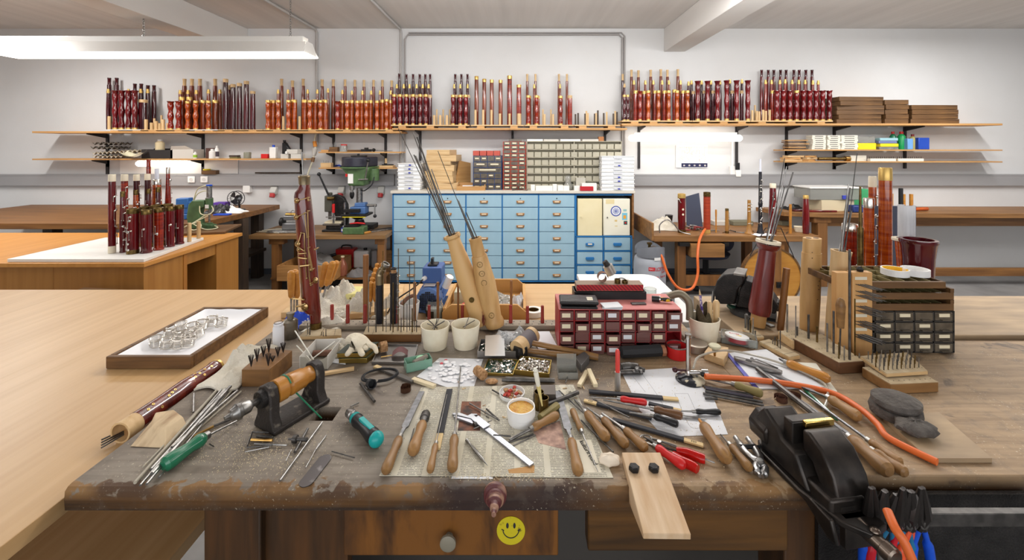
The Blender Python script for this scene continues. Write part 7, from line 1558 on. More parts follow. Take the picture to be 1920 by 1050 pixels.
t=T('cutting_pliers','dark bulky cutting pliers with wing nut lying left of the drawing','pliers',G(1180,700,.001),(0,0,-.05))
obj('body',M().tube(spline([(-.03,.0,.009),(-.01,.006,.012),(.015,.008,.012),(.038,.0,.008)]),[.006]*5+[.011]*8+[.010]*6+[.005]*6,12).tube(spline([(-.025,-.008,.006),(0,-.01,.009),(.03,-.006,.008)]),.006,10),DSTEEL,t);obj('wing_nut',M().ball((.016,-.012,.018),.006,1,.6,1).ball((.008,-.014,.013),.004).ball((.025,-.014,.012),.004),STEEL,t)
# --- wedge with bolts
x0,x1=G(1166,866).x,G(1238,866).x;yb,yf=G(1200,866).y,.602;z=B+.001
t=T('bench_pin','pale wooden bench pin bolted to the bench front with two black bolts','bench pin')
xa,xb=(1206-CX)*yf/F,(1291-CX)*yf/F
m=M().add([(x0,yb,z),(x1,yb,z),(xb+.002,yf-.002,z+.004),(xa,yf,z+.004),(x0,yb,z+.016),(x1,yb,z+.016),(xb+.002,yf-.002,z+.013),(xa,yf,z+.013)],[(0,1,2,3),(7,6,5,4),(0,4,5,1),(1,5,6,2),(2,6,7,3),(3,7,4,0)])
m=M().add([(x0,yb,z),(x1,yb,z),(x1-.003,.688,z),(x0-.003,.688,z),(x0,yb,z+.016),(x1,yb,z+.016),(x1-.004,.676,z+.0145),(x0-.003,.676,z+.0145),(xa,yf,z-.004),(xb+.003,yf-.001,z-.004),(xa,yf,z+.004),(xb+.003,yf-.001,z+.004),(x1-.003,.687,z-.024),(x0-.003,.687,z-.024)],
 [(0,1,2,3),(4,7,6,5),(0,4,5,1),(1,5,6,2),(3,7,4,0),(7,10,11,6),(8,9,11,10),(13,12,9,8),(3,2,12,13),(6,11,9,12,2),(3,13,8,10,7)])
obj('wood_plate',m,mat('fresh_pale_wood',(212,186,154),.6,c2=(192,158,120),sc=(60,8,20),bump=.1,det=5),t,bevel=.001)
for px in (1189,1226):c=G(px,881,.017);obj('bolt',M().la([(0,.0085),(.001,.009),(.006,.009),(.0075,.007)],(c.x,c.y,z+.0158),n=6),IRON,t)
# --- cone pin
solo('turned_cone',M().la([(0,.019),(.006,.0185),(.008,.015),(.014,.0145),(.016,.0115),(.022,.0105),(.024,.0075),(.034,.0065),(.036,.004),(.046,.0035)],(-.036,.688,.884),(0,-1,.12),26),mat('stained_turned_wood',(92,44,44),.45,c2=(160,122,100),sc=(30,120,30),thr=(.5,.65)),'stepped turned wooden cone sticking out of the bench front edge','bench peg')
# --- front vise
t=T('bench_vise','large black cast iron bench vise clamped at the bench front right corner','vise',(.487,.695,B+.001),(0,0,.14));t.scale=(.8,.7,.8)
VI=mat('black_vise_iron',(66,60,56),.34,.7,c2=(44,41,39),sc=(26,26,26));YZ=Matrix(((0,0,1,0),(1,0,0,0),(0,1,0,0),(0,0,0,1)))
obj('base_plate',M().pr([(-.03,.14),(.05,.14),(.06,.0),(.045,-.13),(.0,-.145),(-.03,-.11),(-.05,-.02),(-.05,.1)],0,.012),VI,t,bevel=.003)
obj('fixed_body',M().pr([(-.04,.012),(.11,.012),(.12,.05),(.135,.075),(.1,.11),(.055,.09),(.04,.075),(.0,.07)],-.042,.03,YZ),VI,t,bevel=.006);obj('anvil',M().pr([(-.045,.03),(.03,.03),(.045,.06),(.02,.085),(-.03,.085),(-.05,.06)],.085,.15,Matrix(((1,0,0,0),(0,0,1,0),(0,1,0,0),(0,0,0,1)))),VI,t,bevel=.006)
obj('fixed_jaw',M().box(-.03,.065,.022,.05,.06,.118),VI,t,bevel=.003);obj('brass_jaw_plate',M().box(-.005,.062,.012,.024,.108,.121),mat('polished_brass',(224,190,110),.25,1),t,bevel=.002)
obj('moving_jaw',M().pr([(.008,.112),(-.012,.114),(-.045,.1),(-.075,.065),(-.09,.02),(-.092,-.02),(-.06,-.02),(-.04,.03),(-.02,.06),(.008,.07)],-.018,.058,YZ),VI,t,bevel=.005,seg=3)
obj('slide',M().box(-.035,.04,-.09,.0,-.03+.013,.035),VI,t,bevel=.006);obj('front_plate',M().box(-.02,.06,-.108,-.093,-.045,.012),VI,t,bevel=.002)
obj('web',M().pr([(-.02,.012),(-.1,.008),(-.115,-.03),(-.09,-.03),(-.02,-.0)],-.045,-.036,YZ),VI,t,bevel=.003)
obj('screw_hub',M().la([(0,.013),(.05,.013),(.052,.015),(.07,.015),(.073,.012)],(.008,-.108,.0),(.05,-1,-.05),22).ball((.01,-.14,.014),.009,1,1,.5),mat('worn_hub_steel',(120,108,98),.3,.9),t);obj('handle_bar',M().cyl((.012,-.15,-.01),(.012,-.15,-.22),.0065),STEEL,t)
# --- orange hose and burner
hp=[G(1322,706,.02),G(1400,711,.012),G(1480,720,.01),G(1560,737,.012),G(1612,766,.014),G(1645,795,.012),G(1668,822,.008)];hp.append(hp[-1]+Vector((.03,-.06,.0)))
solo('burner_hose',M().tube(spline(hp),.0062,12),HOSE,'thick orange rubber hose running from the burner across the bench','hose')
solo('hanging_hose',M().tube(spline([W(1664,958,.60),W(1678,990,.58),W(1697,1020,.57),W(1720,1075,.56)]),.006,12),HOSE,'orange handle-like hose piece hanging among the pliers at lower right','hose')
l=G(1294,713);t=T('gas_burner','small gas burner with chromed stem on round black base splashed with plaster','burner',l);r=26*l.y/F
obj('base',M().la([(0,r),(.004,r*1.0),(.008,r*.85),(.011,r*.4),(.012,.0005)],n=30),mat('splashed_base',(30,32,40),.3,c2=(206,196,170),sc=(45,45,45),thr=(.5,.56)),t)
obj('stem',M().la([(.01,.009),(.02,.007),(.025,.0055),(.095,.0055),(.098,.0075),(.108,.0075)],(-.002,.006,0),n=16),CHROME,t);obj('valve',M().cyl((-.002,.0,.018),(.04,-.004,.02),.0055).cyl((.025,-.003,.02),(.04,-.004,.02),.008),CHROME,t);obj('side_knob',M().ball((-.034,.006,.022),.0065).cyl((-.03,.006,.022),(-.0,.005,.02),.0025),mat('knob_dark_red',(60,20,24),.3),t);obj('black_tap',M().ball((.026,-.010,.02),.006),BLACK,t)
tb=[G(1300,690,.05),G(1312,668,.045),G(1360,657,.03),G(1420,668,.012),G(1472,684,.01),G(1520,705,.01),G(1548,722,.01),G(1552,745,.012),G(1544,768,.004)]
solo('clear_tube',M().tube(spline(tb),.0026,8),mat('clear_tubing',(206,200,186),.15,trans=.5),'thin clear plastic tube looping from the burner over the white sheets','tube')
# --- papers
poly('drawing_sheet','white paper with pencil outline drawing under the tools right of centre','paper',[(1165,697),(1268,690),(1335,740),(1365,815),(1245,820),(1200,770)],.0005,PAPER,bevel=0)
m=M()
for c in ([(1203,700),(1232,740),(1253,778)],[(1187,706),(1210,735)],[(1265,738),(1290,738)],[(1265,738),(1275,760),(1288,790),(1300,803),(1325,800)],[(1290,738),(1300,760),(1312,785)]):
 m.tube([G(*p,.0009) for p in spline([(x,y,0) for x,y in c],4) and [(q.x,q.y) for q in spline([(x,y,0) for x,y in c],4)]],.0003,4)
o=bpy.data.objects['drawing_sheet'];obj('pencil_lines',m,mat('pencil_grey',(120,120,124),.8),o)
poly('note_pad','spiral note pad with blue edge lying under the grey parallel pliers','note pad',[(1367,664),(1437,657),(1545,728),(1424,731)],.003,PAPER);poly('blue_cover','blue cover sheet showing along left edge of the note pad','paper',[(1361,664),(1368,663),(1426,731),(1416,731)],.002,mat('cover_blue',(92,92,180),.5));poly('white_sheet','plain white sheet under the wooden scraper handle near the rack','paper',[(1475,679),(1530,682),(1570,735),(1553,736)],.001,mat('off_white_sheet',(226,222,206),.8))
poly('pad_sheet','white cloth sheet covered with round white pads behind the newspaper','sheet',[(824,672),(906,674),(889,725),(838,727),(781,707)],.001,PAPER)
WPAD=mat('white_pad',(238,238,240),.5)
def padxy(i):px=rg.gauss(850,22);py=rg.uniform(676,718);px+=(rg.random()<.3)*25;px=min(max(px,806+(py<690)*14),897-(py-676)*.25);q=G(px,py);return q.x,q.y,B+.0018+.0012*(i % 3)
bits(78,'round_pad','round white pad lying in the heap on the white cloth sheet','pad','white pads on the sheet',padxy,[WPAD],(.0035,.0075),'disc')
for px,py in ((828,682),(836,676)):q=G(px,py,.002);solo('red_disc',M().la([(0,.004),(.002,.004)],n=14),mat('pinkish_red',(214,90,100),.6),'small red disc at the left of the white pads','disc',q,group='red discs')
# --- tins with parts
def tin(label,pts,h,gold=True,fill=True,name='metal_tin',inn=None):
 q=[G(*p) for p in pts];c=sum(q,Vector())/4;t=T(name,label,'tin',(c.x,c.y,B+.001));P2=[((p.x-c.x),(p.y-c.y)) for p in q][::-1];sh=lambda k:[(x*k,y*k) for x,y in P2]
 m=M().pr(P2,0,.0012);A,I=P2,sh(.95)
 vs=[(x,y,z) for z in (.0012,h) for x,y in A]+[(x,y,z) for z in (h,.0012) for x,y in I];fs=[(k*4+i,k*4+(i+1) % 4,(k+1)*4+(i+1) % 4,(k+1)*4+i) for k in range(3) for i in range(4)];m.add(vs,fs)
 obj('tin_body',m,mat('gold_tin',(176,150,80),.3,.9) if gold else mat('grey_tray_metal',(146,142,138),.35,.8),t);
 if inn:obj('inside',M().pr(sh(.94),.0013,.002),inn,t)
 if fill:
  m=M();r2=random.Random(len(label))
  for i in range(fill):
   u,v=r2.random(),r2.random();a=Vector(P2[0]).lerp(Vector(P2[1]),.06+.88*u);b=Vector(P2[3]).lerp(Vector(P2[2]),.06+.88*u);p=a.lerp(b,.06+.88*v);k=r2.uniform(.0015,.004);m.cb((0,0,0),(k*1.6,k,k),Matrix.Translation((p.x,p.y,.0035+r2.random()*h*.7)) @ Matrix.Rotation(r2.uniform(0,3),4,'Z') @ Matrix.Rotation(r2.uniform(0,1),4,'X'))
  o=obj('small_screws',m,SILVER,t);o['kind']='stuff'
 return t
tin('open gold tin with green inside and scattered silver parts',[(904,704),(962,707),(972,679),(915,677)],.006,fill=110,inn=mat('dark_green_paint'));tin('open gold tin filled to the rim with silver parts',[(964,703),(1030,711),(1034,684),(976,676)],.012,fill=420)
tin('clear compartment box with parts under the plastic bags',[(895,672),(977,672),(975,648),(900,648)],.018,False,90,'parts_box',mat('dark_green_paint'))
poly('zip_bag','clear zip bag with white label lying on the parts box','bag',[(909,668),(947,668),(945,628),(910,630)],.001,mat('zip_film',(206,208,208),.2,trans=.4),dz=.02)
rag('clear_bag',mat('zip_film'),'crumpled clear bag left of the mallet head',G(958,640,.002),.09,.1,.03,41,cat='bag')
for c,lab in (([(998,622),(1030,622),(1045,650),(1000,648)],'left of the two'),([(1000,640),(1022,637),(1036,655),(1010,656)],'right of the two')):poly('paper_scrap','white paper scrap behind the mallet handle, %s' % lab,'paper',c,.001,PAPER,dz=.001 if 'left' in lab else .0025)
hd=G(985,640,.028);t=T('mallet','wooden mallet with leather-bound head and long handle before the red cabinet','mallet',hd);E=G(1122,670,.008)-hd
ax=(G(973,652,.02)-G(996,630,.03)).normalized();ax.z=-.15
for a,b,nm,mt2 in ((-.038,-.026,'face',PALEX),(-.026,.012,'leather_band',mat('grey_leather',(104,96,98),.7)),(.012,.04,'face',PALEX)):obj(nm,M().cyl(ax*a,ax*b,.0225 if nm=='face' else .0215,n=26),mt2,t)
obj('handle',M().la([(0,.007),(E.length*.5,.0075),(E.length*.85,.0095),(E.length,.008)],(0,0,0),E,14),HANDW,t)
hd=G(972,655,.016);t=T('hammer','dark iron hammer with wooden handle lying in front of the mallet','hammer',hd);E=G(1075,668,.012)-hd;obj('head',M().box(-.014,.014,-.026,.026,-.014,.014),IRON,t,bevel=.002,rot=(0,0,.5)) ;obj('handle',M().la([(-.012,.006),(E.length*.5,.007),(E.length,.0085)],(0,0,0),E,14),HANDW,t)
rod('black rubber-covered cylinder with copper end before the red cabinet',(1165,672),(1238,668),11,RUBBER,'rubber_roller','roller',.001);rod('short copper coloured end piece of the rubber cylinder',(1239,668),(1246,667.5),10,mat('copper_leather',(160,106,76),.6),'end_piece','roller end',.001)
l=G(1158,731,.001);t=T('marker','red stick in a grey metal tube standing upright at bench centre','marker',l);s=l.y/F;obj('tube',M().cyl((0,0,0),(0,0,34*s),5.3*s,n=18),mat('alu_grey'),t);obj('red_stick',M().la([(34*s,4.3*s),(72*s,4.3*s),(76*s,2.5*s)],n=16),mat('coral_red',(214,70,62),.4),t)
l=G(1270,668,.001);s=l.y/F;t=T('red_tin','open low red tin right of the rubber cylinder','tin',l);obj('tin',M().cup(19*s,19.5*s,.03,.001),RED,t);obj('rim',M().ring(19.8*s,18.8*s,.003,(0,0,.029)),STEEL,t)
l=G(1305,655,.001);solo('metal_disc',M().la([(0,.03),(.018,.03),(.019,.028),(.016,.012),(.016,.0005)],n=32),mat('dull_disc',(166,156,142),.4,.6),'thick grey metal disc with hollow centre behind the burner','disc',l)
poly('wood_block','five-sided pale wood block with pins and thread spool','block',[(1320,674),(1332,657),(1366,664),(1364,676),(1357,688)],.018,PALEX,bevel=.001)
l=G(1340,667,.02);t=T('thread_spool','small wooden thread spool standing on pins over the pale block','spool',l);obj('spool',M().la([(.012,.006),(.02,.007),(.022,.014),(.026,.015),(.028,.013)],n=22),mat('spool_cream',(196,190,160),.6),t);obj('pin',M().cyl((0,0,0),(0,0,.012),.003),BRASS,t);
t=T('glass_dish','rectangular glass dish right of the sandpaper pot','dish',G(1385,642,.001),(0,0,-.42));obj('dish',M().box(-.045,.045,-.026,.026,0,.003).box(-.045,.045,-.026,-.0235,.003,.022).box(-.045,.045,.0235,.026,.003,.022).box(-.045,-.0425,-.0235,.0235,.003,.022).box(.0425,.045,-.0235,.0235,.003,.022),GLASS,t,bevel=.001)
l=G(1381,640,.0055);t=T('round_tin','small round tin with white lid, red lettering and yellow mark in the glass dish','tin',l,(-.1,.12,0));obj('lid',M().la([(.012,.031),(.017,.031),(.018,.029)],n=34),WHITEP,t);obj('tin_side',M().la([(.001,.0295),(.012,.0295)],n=30),mat('tin_red',(150,60,66),.4),t);text('lettering','SWISS',.010,RI,t,(-.004,.008,.0183),(0,0,-.25));obj('yellow_mark',M().pr([(-.006,-.004),(.01,-.006),(.005,-.014)],.018,.0185),mat('mark_yellow',(236,196,60),.5),t)
# --- bushels of standing blocks at right
def pinblock(label,pts,h,pins,mt=PALEX,grp=None,pr=.0013,side=None,z0=0,name='tool_block',pname='pin',big=None):
 q=[G(*p,h+z0) for p in pts];c=sum(q,Vector())/len(q);t=T(name,label,'tool block',(c.x,c.y,B+.001+z0));obj('block',M().pr([(p.x-c.x,p.y-c.y) for p in q][::-1],0,h),side or mt,t,bevel=.0015)
 obj('dusty_top',M().pr([((p.x-c.x)*.985,(p.y-c.y)*.985) for p in q][::-1],h,h+.0012),mat('dusty_block_top',(196,178,146),.8,c2=(170,150,118),sc=(30,30,30)),t)
 m=M()
 for i in range(9):
  for j in range(3):u,v=(i+.5)/9,(j+.5)/3;p=q[0].lerp(q[1],v).lerp(q[3].lerp(q[2],v),u)-c;m.la([(0,.0012),(.0002,.0012)],(p.x,p.y,h+.0012),n=6)
 o=obj('peg_holes',m,BLACK,t);o['kind']='stuff'
 for k,(px,yt,yb,r) in enumerate(pins):
  b_=G(px,yb,h+z0);tz=Z(yt,b_.y);obj(pname,M().cyl((b_.x-c.x,b_.y-c.y,h),(b_.x-c.x,b_.y-c.y,max(h+.004,tz-B-.001-z0)),r*b_.y/F,n=8),(STEEL,DSTEEL,OBRASS)[k % 3],t)
 return t
pinblock('long walnut block of upright rods and drills left of the drill holder',[(1487,638),(1575,680)][::-1][:0] or [(1486,635),(1573,681),(1622,678),(1540,627)],.028,[(1462+30,573,634,1),(1516,590,636,2),(1532,612,643,1.8),(1551,606,661,1.6),(1563,583,664,1.8),(1573,642,674,1.2),(1583,648,677,1.2),(1593,468,676,2.2),(1603,560,668,1.2),(1611,662,673,1.0)],side=wood('walnut_block',(112,74,44),(84,54,32),'x',s=6,k=6,vary=0))
pinblock('pale narrow block behind the walnut rod block',[(1459,622),(1487,640),(1530,632),(1500,618)],.024,[(1476,570,624,1.6),(1494,612,630,2.2)])
pinblock('flat pale hole board with five thin pins beside the glass dish',[(1423,641),(1480,671),(1500,667),(1442,637)],.010,[(1449,637,646,.9),(1453,632,648,.9),(1457,636,650,.9),(1459,637,652,.9),(1463,620,655,1)])
pinblock('small pale block with metal pegs right behind the glass dish',[(1392,618),(1418,634),(1433,633),(1405,613)],.012,[(1398,590,616,2),(1403,592,620,1.8),(1407,600,624,1.5),(1412,596,628,1.2),(1416,620,632,1.2)])
t=pinblock('pale board bristling with rows of short dark needles at right edge',[(1612,669),(1662,702),(1740,697),(1700,662)],.008,[(1628+8.2*i+7*j,667+5*j-3*(i % 2)-8,675+7*j-.6*i,.9) for j in range(4) for i in range(10) if 1628+8.2*i+7*j<1735],z0=.026)
pinblock('thick pale block under the needle board at right edge',[(1616,690),(1670,722),(1760,718),(1700,684)],.022,[],side=wood('walnut_block2',(150,110,64),(120,84,46),'x',s=6,k=6,vary=0))
pinblock('wooden needle rack with many thin needles left of the cream pots',[(680,628),(790,628),(790,615),(687,613)],.022,[(691,515,624,1.0),(705,540,624,1.1),(718,470,622,.8),(724,560,624,.8),(732,556,621,1),(737,530,624,1),(745,520,622,.7),(752,596,624,.8),(757,560,621,.8),(763,570,624,.8),(768,480,621,.8),(773,578,624,1.2),(777,490,622,.8),(781,600,624,.8),(747,466,621,.8)],side=BENCHW)
t=pinblock('small dusty block with thin upright needles behind the cardboard box',[(560,632),(640,630),(640,618),(575,618)],.010,[(577,606,628,1),(581,614,629,1),(603,622,630,.7),(606,622,631,.7),(611,617,631,.7)])
Y=1.12;s=Y/F
def rx(px,Y=Y):return (px-CX)*Y/F
t=T('drill_holder','upright beech board holding rows of drills with paper labels','drill holder',(rx(1618),Y+.002,B+.001));h=Z(512,Y)-B
obj('board',M().box(-.026,.027,0,.02,0,h).box(-.065,-.0262,.004,.024,0,h*.99),wood('beech_board',(206,160,104),(188,140,84),'z',s=6,k=6,vary=0),t,bevel=.001)
for z in (.93,.66,.485,.32):obj('paper_label',M().box(-.02,.012,-.0008,-.0001,h*z-.004,h*z+.004),mat('aged_label',(214,206,184),.7),t)
k=0
for z in (.86,.78,.73,.60,.55,.42,.385,.26,.235):
 for i in range(5):obj('drill_bit',M().cyl((-.018+i*.006,0,h*z),(.008+i*.007,-.028-.004*(i % 3),h*z-.006),.0009+.0004*(z<.3),n=6),STEEL if i % 2 else DSTEEL,t)
solo('pear_handle',M().la([(0,.003),(.0,.008),(.03,.0095),(.055,.011),(.07,.008),(.075,.003)],n=16),HANDW,'rounded wooden handle tool standing in the walnut rod block','tool',W(1576,614,1.07))
solo('tool_shank',M().cyl((0,0,0),W(1576,614,1.07)-Vector((rx(1574,1.07),1.07,B+.03)),.002),DSTEEL,'dark shank below the rounded wooden handle in the walnut block','tool',(rx(1574,1.07),1.07,B+.03))
Y=1.14;x0,x1=rx(1637,Y),rx(1790,Y);w=(x1-x0)/2;z=B+.001;DG=mat('dark_grey_casing',(46,44,42),.5)
hz=Z(590,Y)-B;t,_=drawer_unit('parts_cabinet','black cabinet with two columns of smoky drawers at the right edge',1637,1790,590,668,DG,[(4,1),(4,1),(4,1),(4,1)],SMD,Y=Y,dep=.14,z0=z)
zz=z+(668-590)*Y/F+.001
for i in range(3):
 hh_=.018;t=T('wooden_tray','shallow wooden tray with metal grid, %s from bottom above the black cabinet' % ORD[i],'tray',(rx(1600+(36 if i<2 else 0),Y)+w,Y,zz),0,'wooden trays above the black cabinet');ww=w+(.0 if i<2 else .03)
 obj('tray_body',M().box(-ww,ww,0,.008,0,hh_).box(-ww,ww,.15,.158,0,hh_).box(-ww,-ww+.006,.008,.15,0,hh_).box(ww-.006,ww,.008,.15,0,hh_).box(-ww+.006,ww-.006,.008,.15,0,.003),OLDW,t,bevel=.001)
 m=M()
 for q in range(1,8):m.box(-ww+2*ww*q/8-.0008,-ww+2*ww*q/8+.0008,.0081,.1499,.003,hh_+.001)
 for q in (.055,.1):m.box(-ww+.006,ww-.006,q,q+.0015,.003,hh_+.001)
 obj('dividers',m,mat('brass_green_divider',(150,138,96),.45,.4),t);zz+=hh_+(.012 if i<2 else .0)
 if i<2:obj('spacer',M().box(-ww,-ww+.01,0,.15,hh_,hh_+.0115).box(ww-.01,ww,0,.15,hh_,hh_+.0115),OLDW,t)
for px,lab,mt2 in ((1678,'white tape ring with yellow inside on the top tray',mat('yellow_inner',(232,190,60),.5)),(1716,'thick white ring at the right end of the top tray',WHITEP)):
 t=T('tape_roll',lab,'tape',(rx(px,1.2),1.2,zz+.0015));obj('roll',M().ring(.032,.029,.018,n=34),WHITEP,t);obj('inner',M().ring(.0288,.027,.0175,n=30).la([(.0,.027),(.002,.027)],n=24),mt2,t)
solo('scrap_metal',M().la([(0,.008),(.006,.009),(.012,.003)],n=6),IRON,'small dark metal nub on top of the drill holder','metal part',(rx(1612,1.13),1.13,B+.0025+h))
# --- stones at right
poly('thin_board','thin board edge lying at the right on the bench extension','board',[(1656,790),(1740,868),(1860,868),(1760,780)],.008,mat('rear_bench_wood',(176,150,116),.6))
STN=mat('grey_stone',(96,90,84),.85,c2=(74,68,64),sc=(40,40,40),bump=.5,bsc=120)
l=G(1680,778,.009);t=T('round_stone','stack of two round dark pitch cakes at the right of the bench','pitch cake',l);s=l.y/F;obj('lower_cake',M().la([(0,38*s),(.01,40*s),(.018,38*s),(.02,30*s)],n=26,wob=lambda i,a:1+.03*math.sin(3*a+i)),STN,t);obj('upper_cake',M().la([(.02,34*s),(.026,38*s),(.034,36*s),(.042,20*s),(.044,.001)],n=26,wob=lambda i,a:1+.05*math.sin(2*a+i)),STN,t)
l=G(1716,812,.009);solo('pitch_lump',M().ball((0,0,.012),.034,1,.8,.35,18,wob=lambda th,a:1+.12*math.sin(5*a+3*th)),STN,'rough dark pitch lump at the right edge before the cakes','pitch cake',l)
# --- handles right of the vise
for n_,tp,jn,en,hr,lab in (('flat_file',(1500,735),(1632,838),(1690,880),9,'file handle, upper of the three beech handles right of the vise'),('flat_file',(1478,738),(1640,858),(1700,900),10,'file handle, middle of the three beech handles right of the vise'),('large_file',(1560,800),(1596,838),(1668,902),14,'thickest beech handle next to the vise body'),('flat_file',(1440,700),(1556,758),(1612,795),10,'file with dark worn handle under the orange hose bend'),('scraper',(1462,682),(1476,690),(1556,722),9,'yellow-brown wooden scraper handle on the white sheet')):
 tool(n_,lab,'file',tp,jn,en,hr,YELLH if 'yellow' in lab else HANDW,('flat',4) if hr !=9 else ('rod',3),dz=.0015,bm=GREYS)
rod('long grey steel rod running under the orange hose towards the vise',(1420,697),(1530,785),5,DSTEEL,dz=.004);rod('green striped rod lying between the files behind the vise',(1508,733),(1570,790),3,GREEN,dz=.001)
for a,b,lab in (((1320,728),(1425,745),'upper'),((1322,736),(1430,757),'second'),((1318,741),(1432,763),'third'),((1322,750),(1345,751),'short lowest')):rod('dark needle file in the bundle right of the burner base, %s' % lab,a,b,2.4,DSTEEL,'needle_file','file',.001,'needle files by the burner')
tool('round_file','greenish wooden file handle below the orange hose','file',(1322,712),(1378,730),(1430,748),8,mat('greenish_wood'),('rod',2),dz=.002)
rod('dark mechanical pencil lying below the green-brown file handle',(1323,731),(1412,749),3,mat('pen_dark',(60,52,64),.35),'pen','pen',.004)
for px,py,lab,mt2 in ((1465,752,'brown coiled strip behind the vise jaw',SAND),(1490,748,'second looser coiled strip behind the vise jaw',SAND),(760,733,'coiled brown leather strip left of the newspaper',mat('strap_brown',(96,64,44),.6))):
 l=G(px,py,.001);s=l.y/F;solo('coiled_strip',M().sheet(60,1,lambda u,v:((.004+.010*u)*math.cos(15*u),(.004+.010*u)*math.sin(15*u),.010*v),.0005),mt2,lab,'strip',l)
# --- left foreground
tool('screwdriver','green-handled screwdriver with long steel shaft at the left front','screwdriver',(455,787),(384,834),(305,890),13.5,GREEN,('rod',2.2,.8),dz=.0005)
for i,(a,b,r) in enumerate((((253,909),(413,727),2.6),((263,913),(418,729),1.8),((275,911),(424,731),2.0),((268,878),(409,731),1.3),((283,884),(421,733),2.4),((285,894),(432,728),3.4),((300,878),(437,732),2),((298,898),(428,737),1.7),((322,842),(445,735),2.2),((335,838),(452,736),1.8))):
 rod('steel rod in the long bundle at the left front, %s from the left' % ORD[i],a,b,r,STEEL if i % 3 else mat('rod_grey'),dz=.001+.0045*(i % 3),group='bundle of steel rods at the left')
rod('spiral brass brush lying right of the rod bundle',(361,823),(400,803),2.6,BRASS,'brass_rod','brush',.001);rod('twisted dark bristle half of the small brush',(401,802),(447,783),2.2,DSTEEL,'bristle_brush','brush',.001)
q=[G(243,839),G(310,842),G(352,800),G(325,786),G(285,790)];c=sum(q,Vector())/5;m=M();n=5
m.add([(p.x,p.y,B+.0008) for p in q]+[(c.x+(p.x-c.x)*k,c.y+(p.y-c.y)*k+.004,B+.02) for p,k in zip(q,(.35,.5,.75,.9,.8))],[tuple(range(5))]+[tuple(range(5,10))[::-1]]+[(i,5+i,5+(i+1) % 5,(i+1) % 5) for i in range(5)])
solo('wood_chunk',m,mat('split_wood',(214,190,154),.8,c2=(150,116,84),sc=(40,12,20),bump=.4,det=6,thr=(.45,.75)),'rough split wood chunk left of the steel rod bundle','wood chunk',bevel=.002)
a,b=P(225,812,TB+.02),P(404,690,TB+.02);L=(b-a).length;t=T('wing_joint','varnished red wing joint with ivory-lined holes lying on the beige table','bassoon joint',a,aim(a,b))
obj('body',M().la([(L*f,.0215*k) for f,k in ((.13,.95),(.2,.93),(.35,.9),(.5,.95),(.62,1.0),(.75,.92),(.85,.84),(.93,.82),(.97,.9),(1,.86))],(0,0,0),(1,0,0),26),REDBOOT,t);obj('tenon',M().la([(L*.13,.02),(0,.0205),(0,.017),(L*.1,.016),(L*.1,.0005)],(0,0,0),(1,0,0),26,caps=False),PALEW,t);obj('end_ring',M().la([(L,.0195),(L+.006,.0195),(L+.006,.008)],(0,0,0),(1,0,0),22),GOLDR,t)
for f,w_ in ((.2,-.3),(.26,-.1),(.3,-.9),(.4,-.3),(.44,-.2),(.48,-.1),(.6,-.7),(.62,.1),(.66,-.5),(.68,.2),(.7,-.2),(.74,.3),(.76,-.1),(.78,-.6),(.83,.0),(.9,-.2)):
 d=Vector((0,math.sin(w_-.3),math.cos(w_-.3)));obj('tone_hole',M().ring(.0028,.0013,.001,Vector((L*f,0,0))+d*.0197,d,14),GOLDR,t)
for i in range(4):rod('thin rod protruding from the lying wing joint, %s of four' % ORD[i],(190,827+5*i),(232,808+3*i),1.5,DSTEEL,z=TB,dz=.008+.002*i,group='rods in the lying wing joint')
t=T('wooden_tray','worn wooden tray lined with white paper holding silver rings on the beige table','tray',(-1.075,1.10,TB+.001));W_,D_=.222,.345
obj('tray_frame',M().box(0,W_,0,.012,0,.032).box(0,W_,D_-.012,D_,0,.032).box(0,.012,.012,D_-.012,0,.032).box(W_-.012,W_,.012,D_-.012,0,.032).box(.012,W_-.012,.012,D_-.012,0,.004),OLDW,t,bevel=.002)
solo('lining_paper',M().sheet(20,24,lambda u,v:(-1.075+.014+(W_-.028)*u,1.10+.014+(D_-.028)*v,TB+.0065+.022*max(abs(2*u-1),abs(2*v-1))**8+.002*math.sin(9*u+4*v)**2),.0006),mat('tissue_white',(240,240,242),.8),'white paper lining inside the worn wooden tray','paper')
lig=T('ligature','ligature','ligature');r=.0155
m=M()
for k in range(7):z_=.002+k*.0032;m.tube([(r*math.cos(a),r*math.sin(a),z_) for a in [2*PI*q/22 for q in range(22)]],.0008,5,True)
obj('bands',m,SILVER,lig);obj('end_band',M().ring(r*1.05,r*.98,.003,n=24).ring(r*1.05,r*.98,.003,(0,0,.022),n=24),SILVER,lig);obj('screw',M().cyl((r+.003,0,.002),(r+.003,0,.024),.0015).ball((r+.003,0,.026),.0028),SILVER,lig)
for i,(px,py) in enumerate(((293,638),(312,641),(331,642),(351,640),(318,625),(339,628),(358,630),(372,621),(341,611),(361,613),(377,608),(395,601),(414,604))):
 p=P(px,py,TB+.026);p.z=TB+.012;r_=lig if i==0 else dup(lig)
 r_.location=p;r_.rotation_euler=(.15,.1,i*.7);r_['label']='silver ring cage on white paper in the tray, %s from front left' % ORD[i];r_['group']='silver ring cages in the tray'
q=G(430,690);rag('white_cloth',CLOTH,'thick folded white cloth lying over the rod ends left of the brush block',(-.698,1.06,B+.002),.085,.20,.04,51,rot=.1)
t=T('brush_block','square wooden block holding small black bristle brushes','tool block',G(500,716,0));obj('block',M().pr([((p.x-t.location.x),(p.y-t.location.y)) for p in [G(*x,.04) for x in ((453,693),(504,693),(548,657),(500,652))]][::-1],0,.04),wood('brush_block_wood',(140,100,56),(98,66,36),'x',s=6,k=6,vary=0),t,bevel=.001)
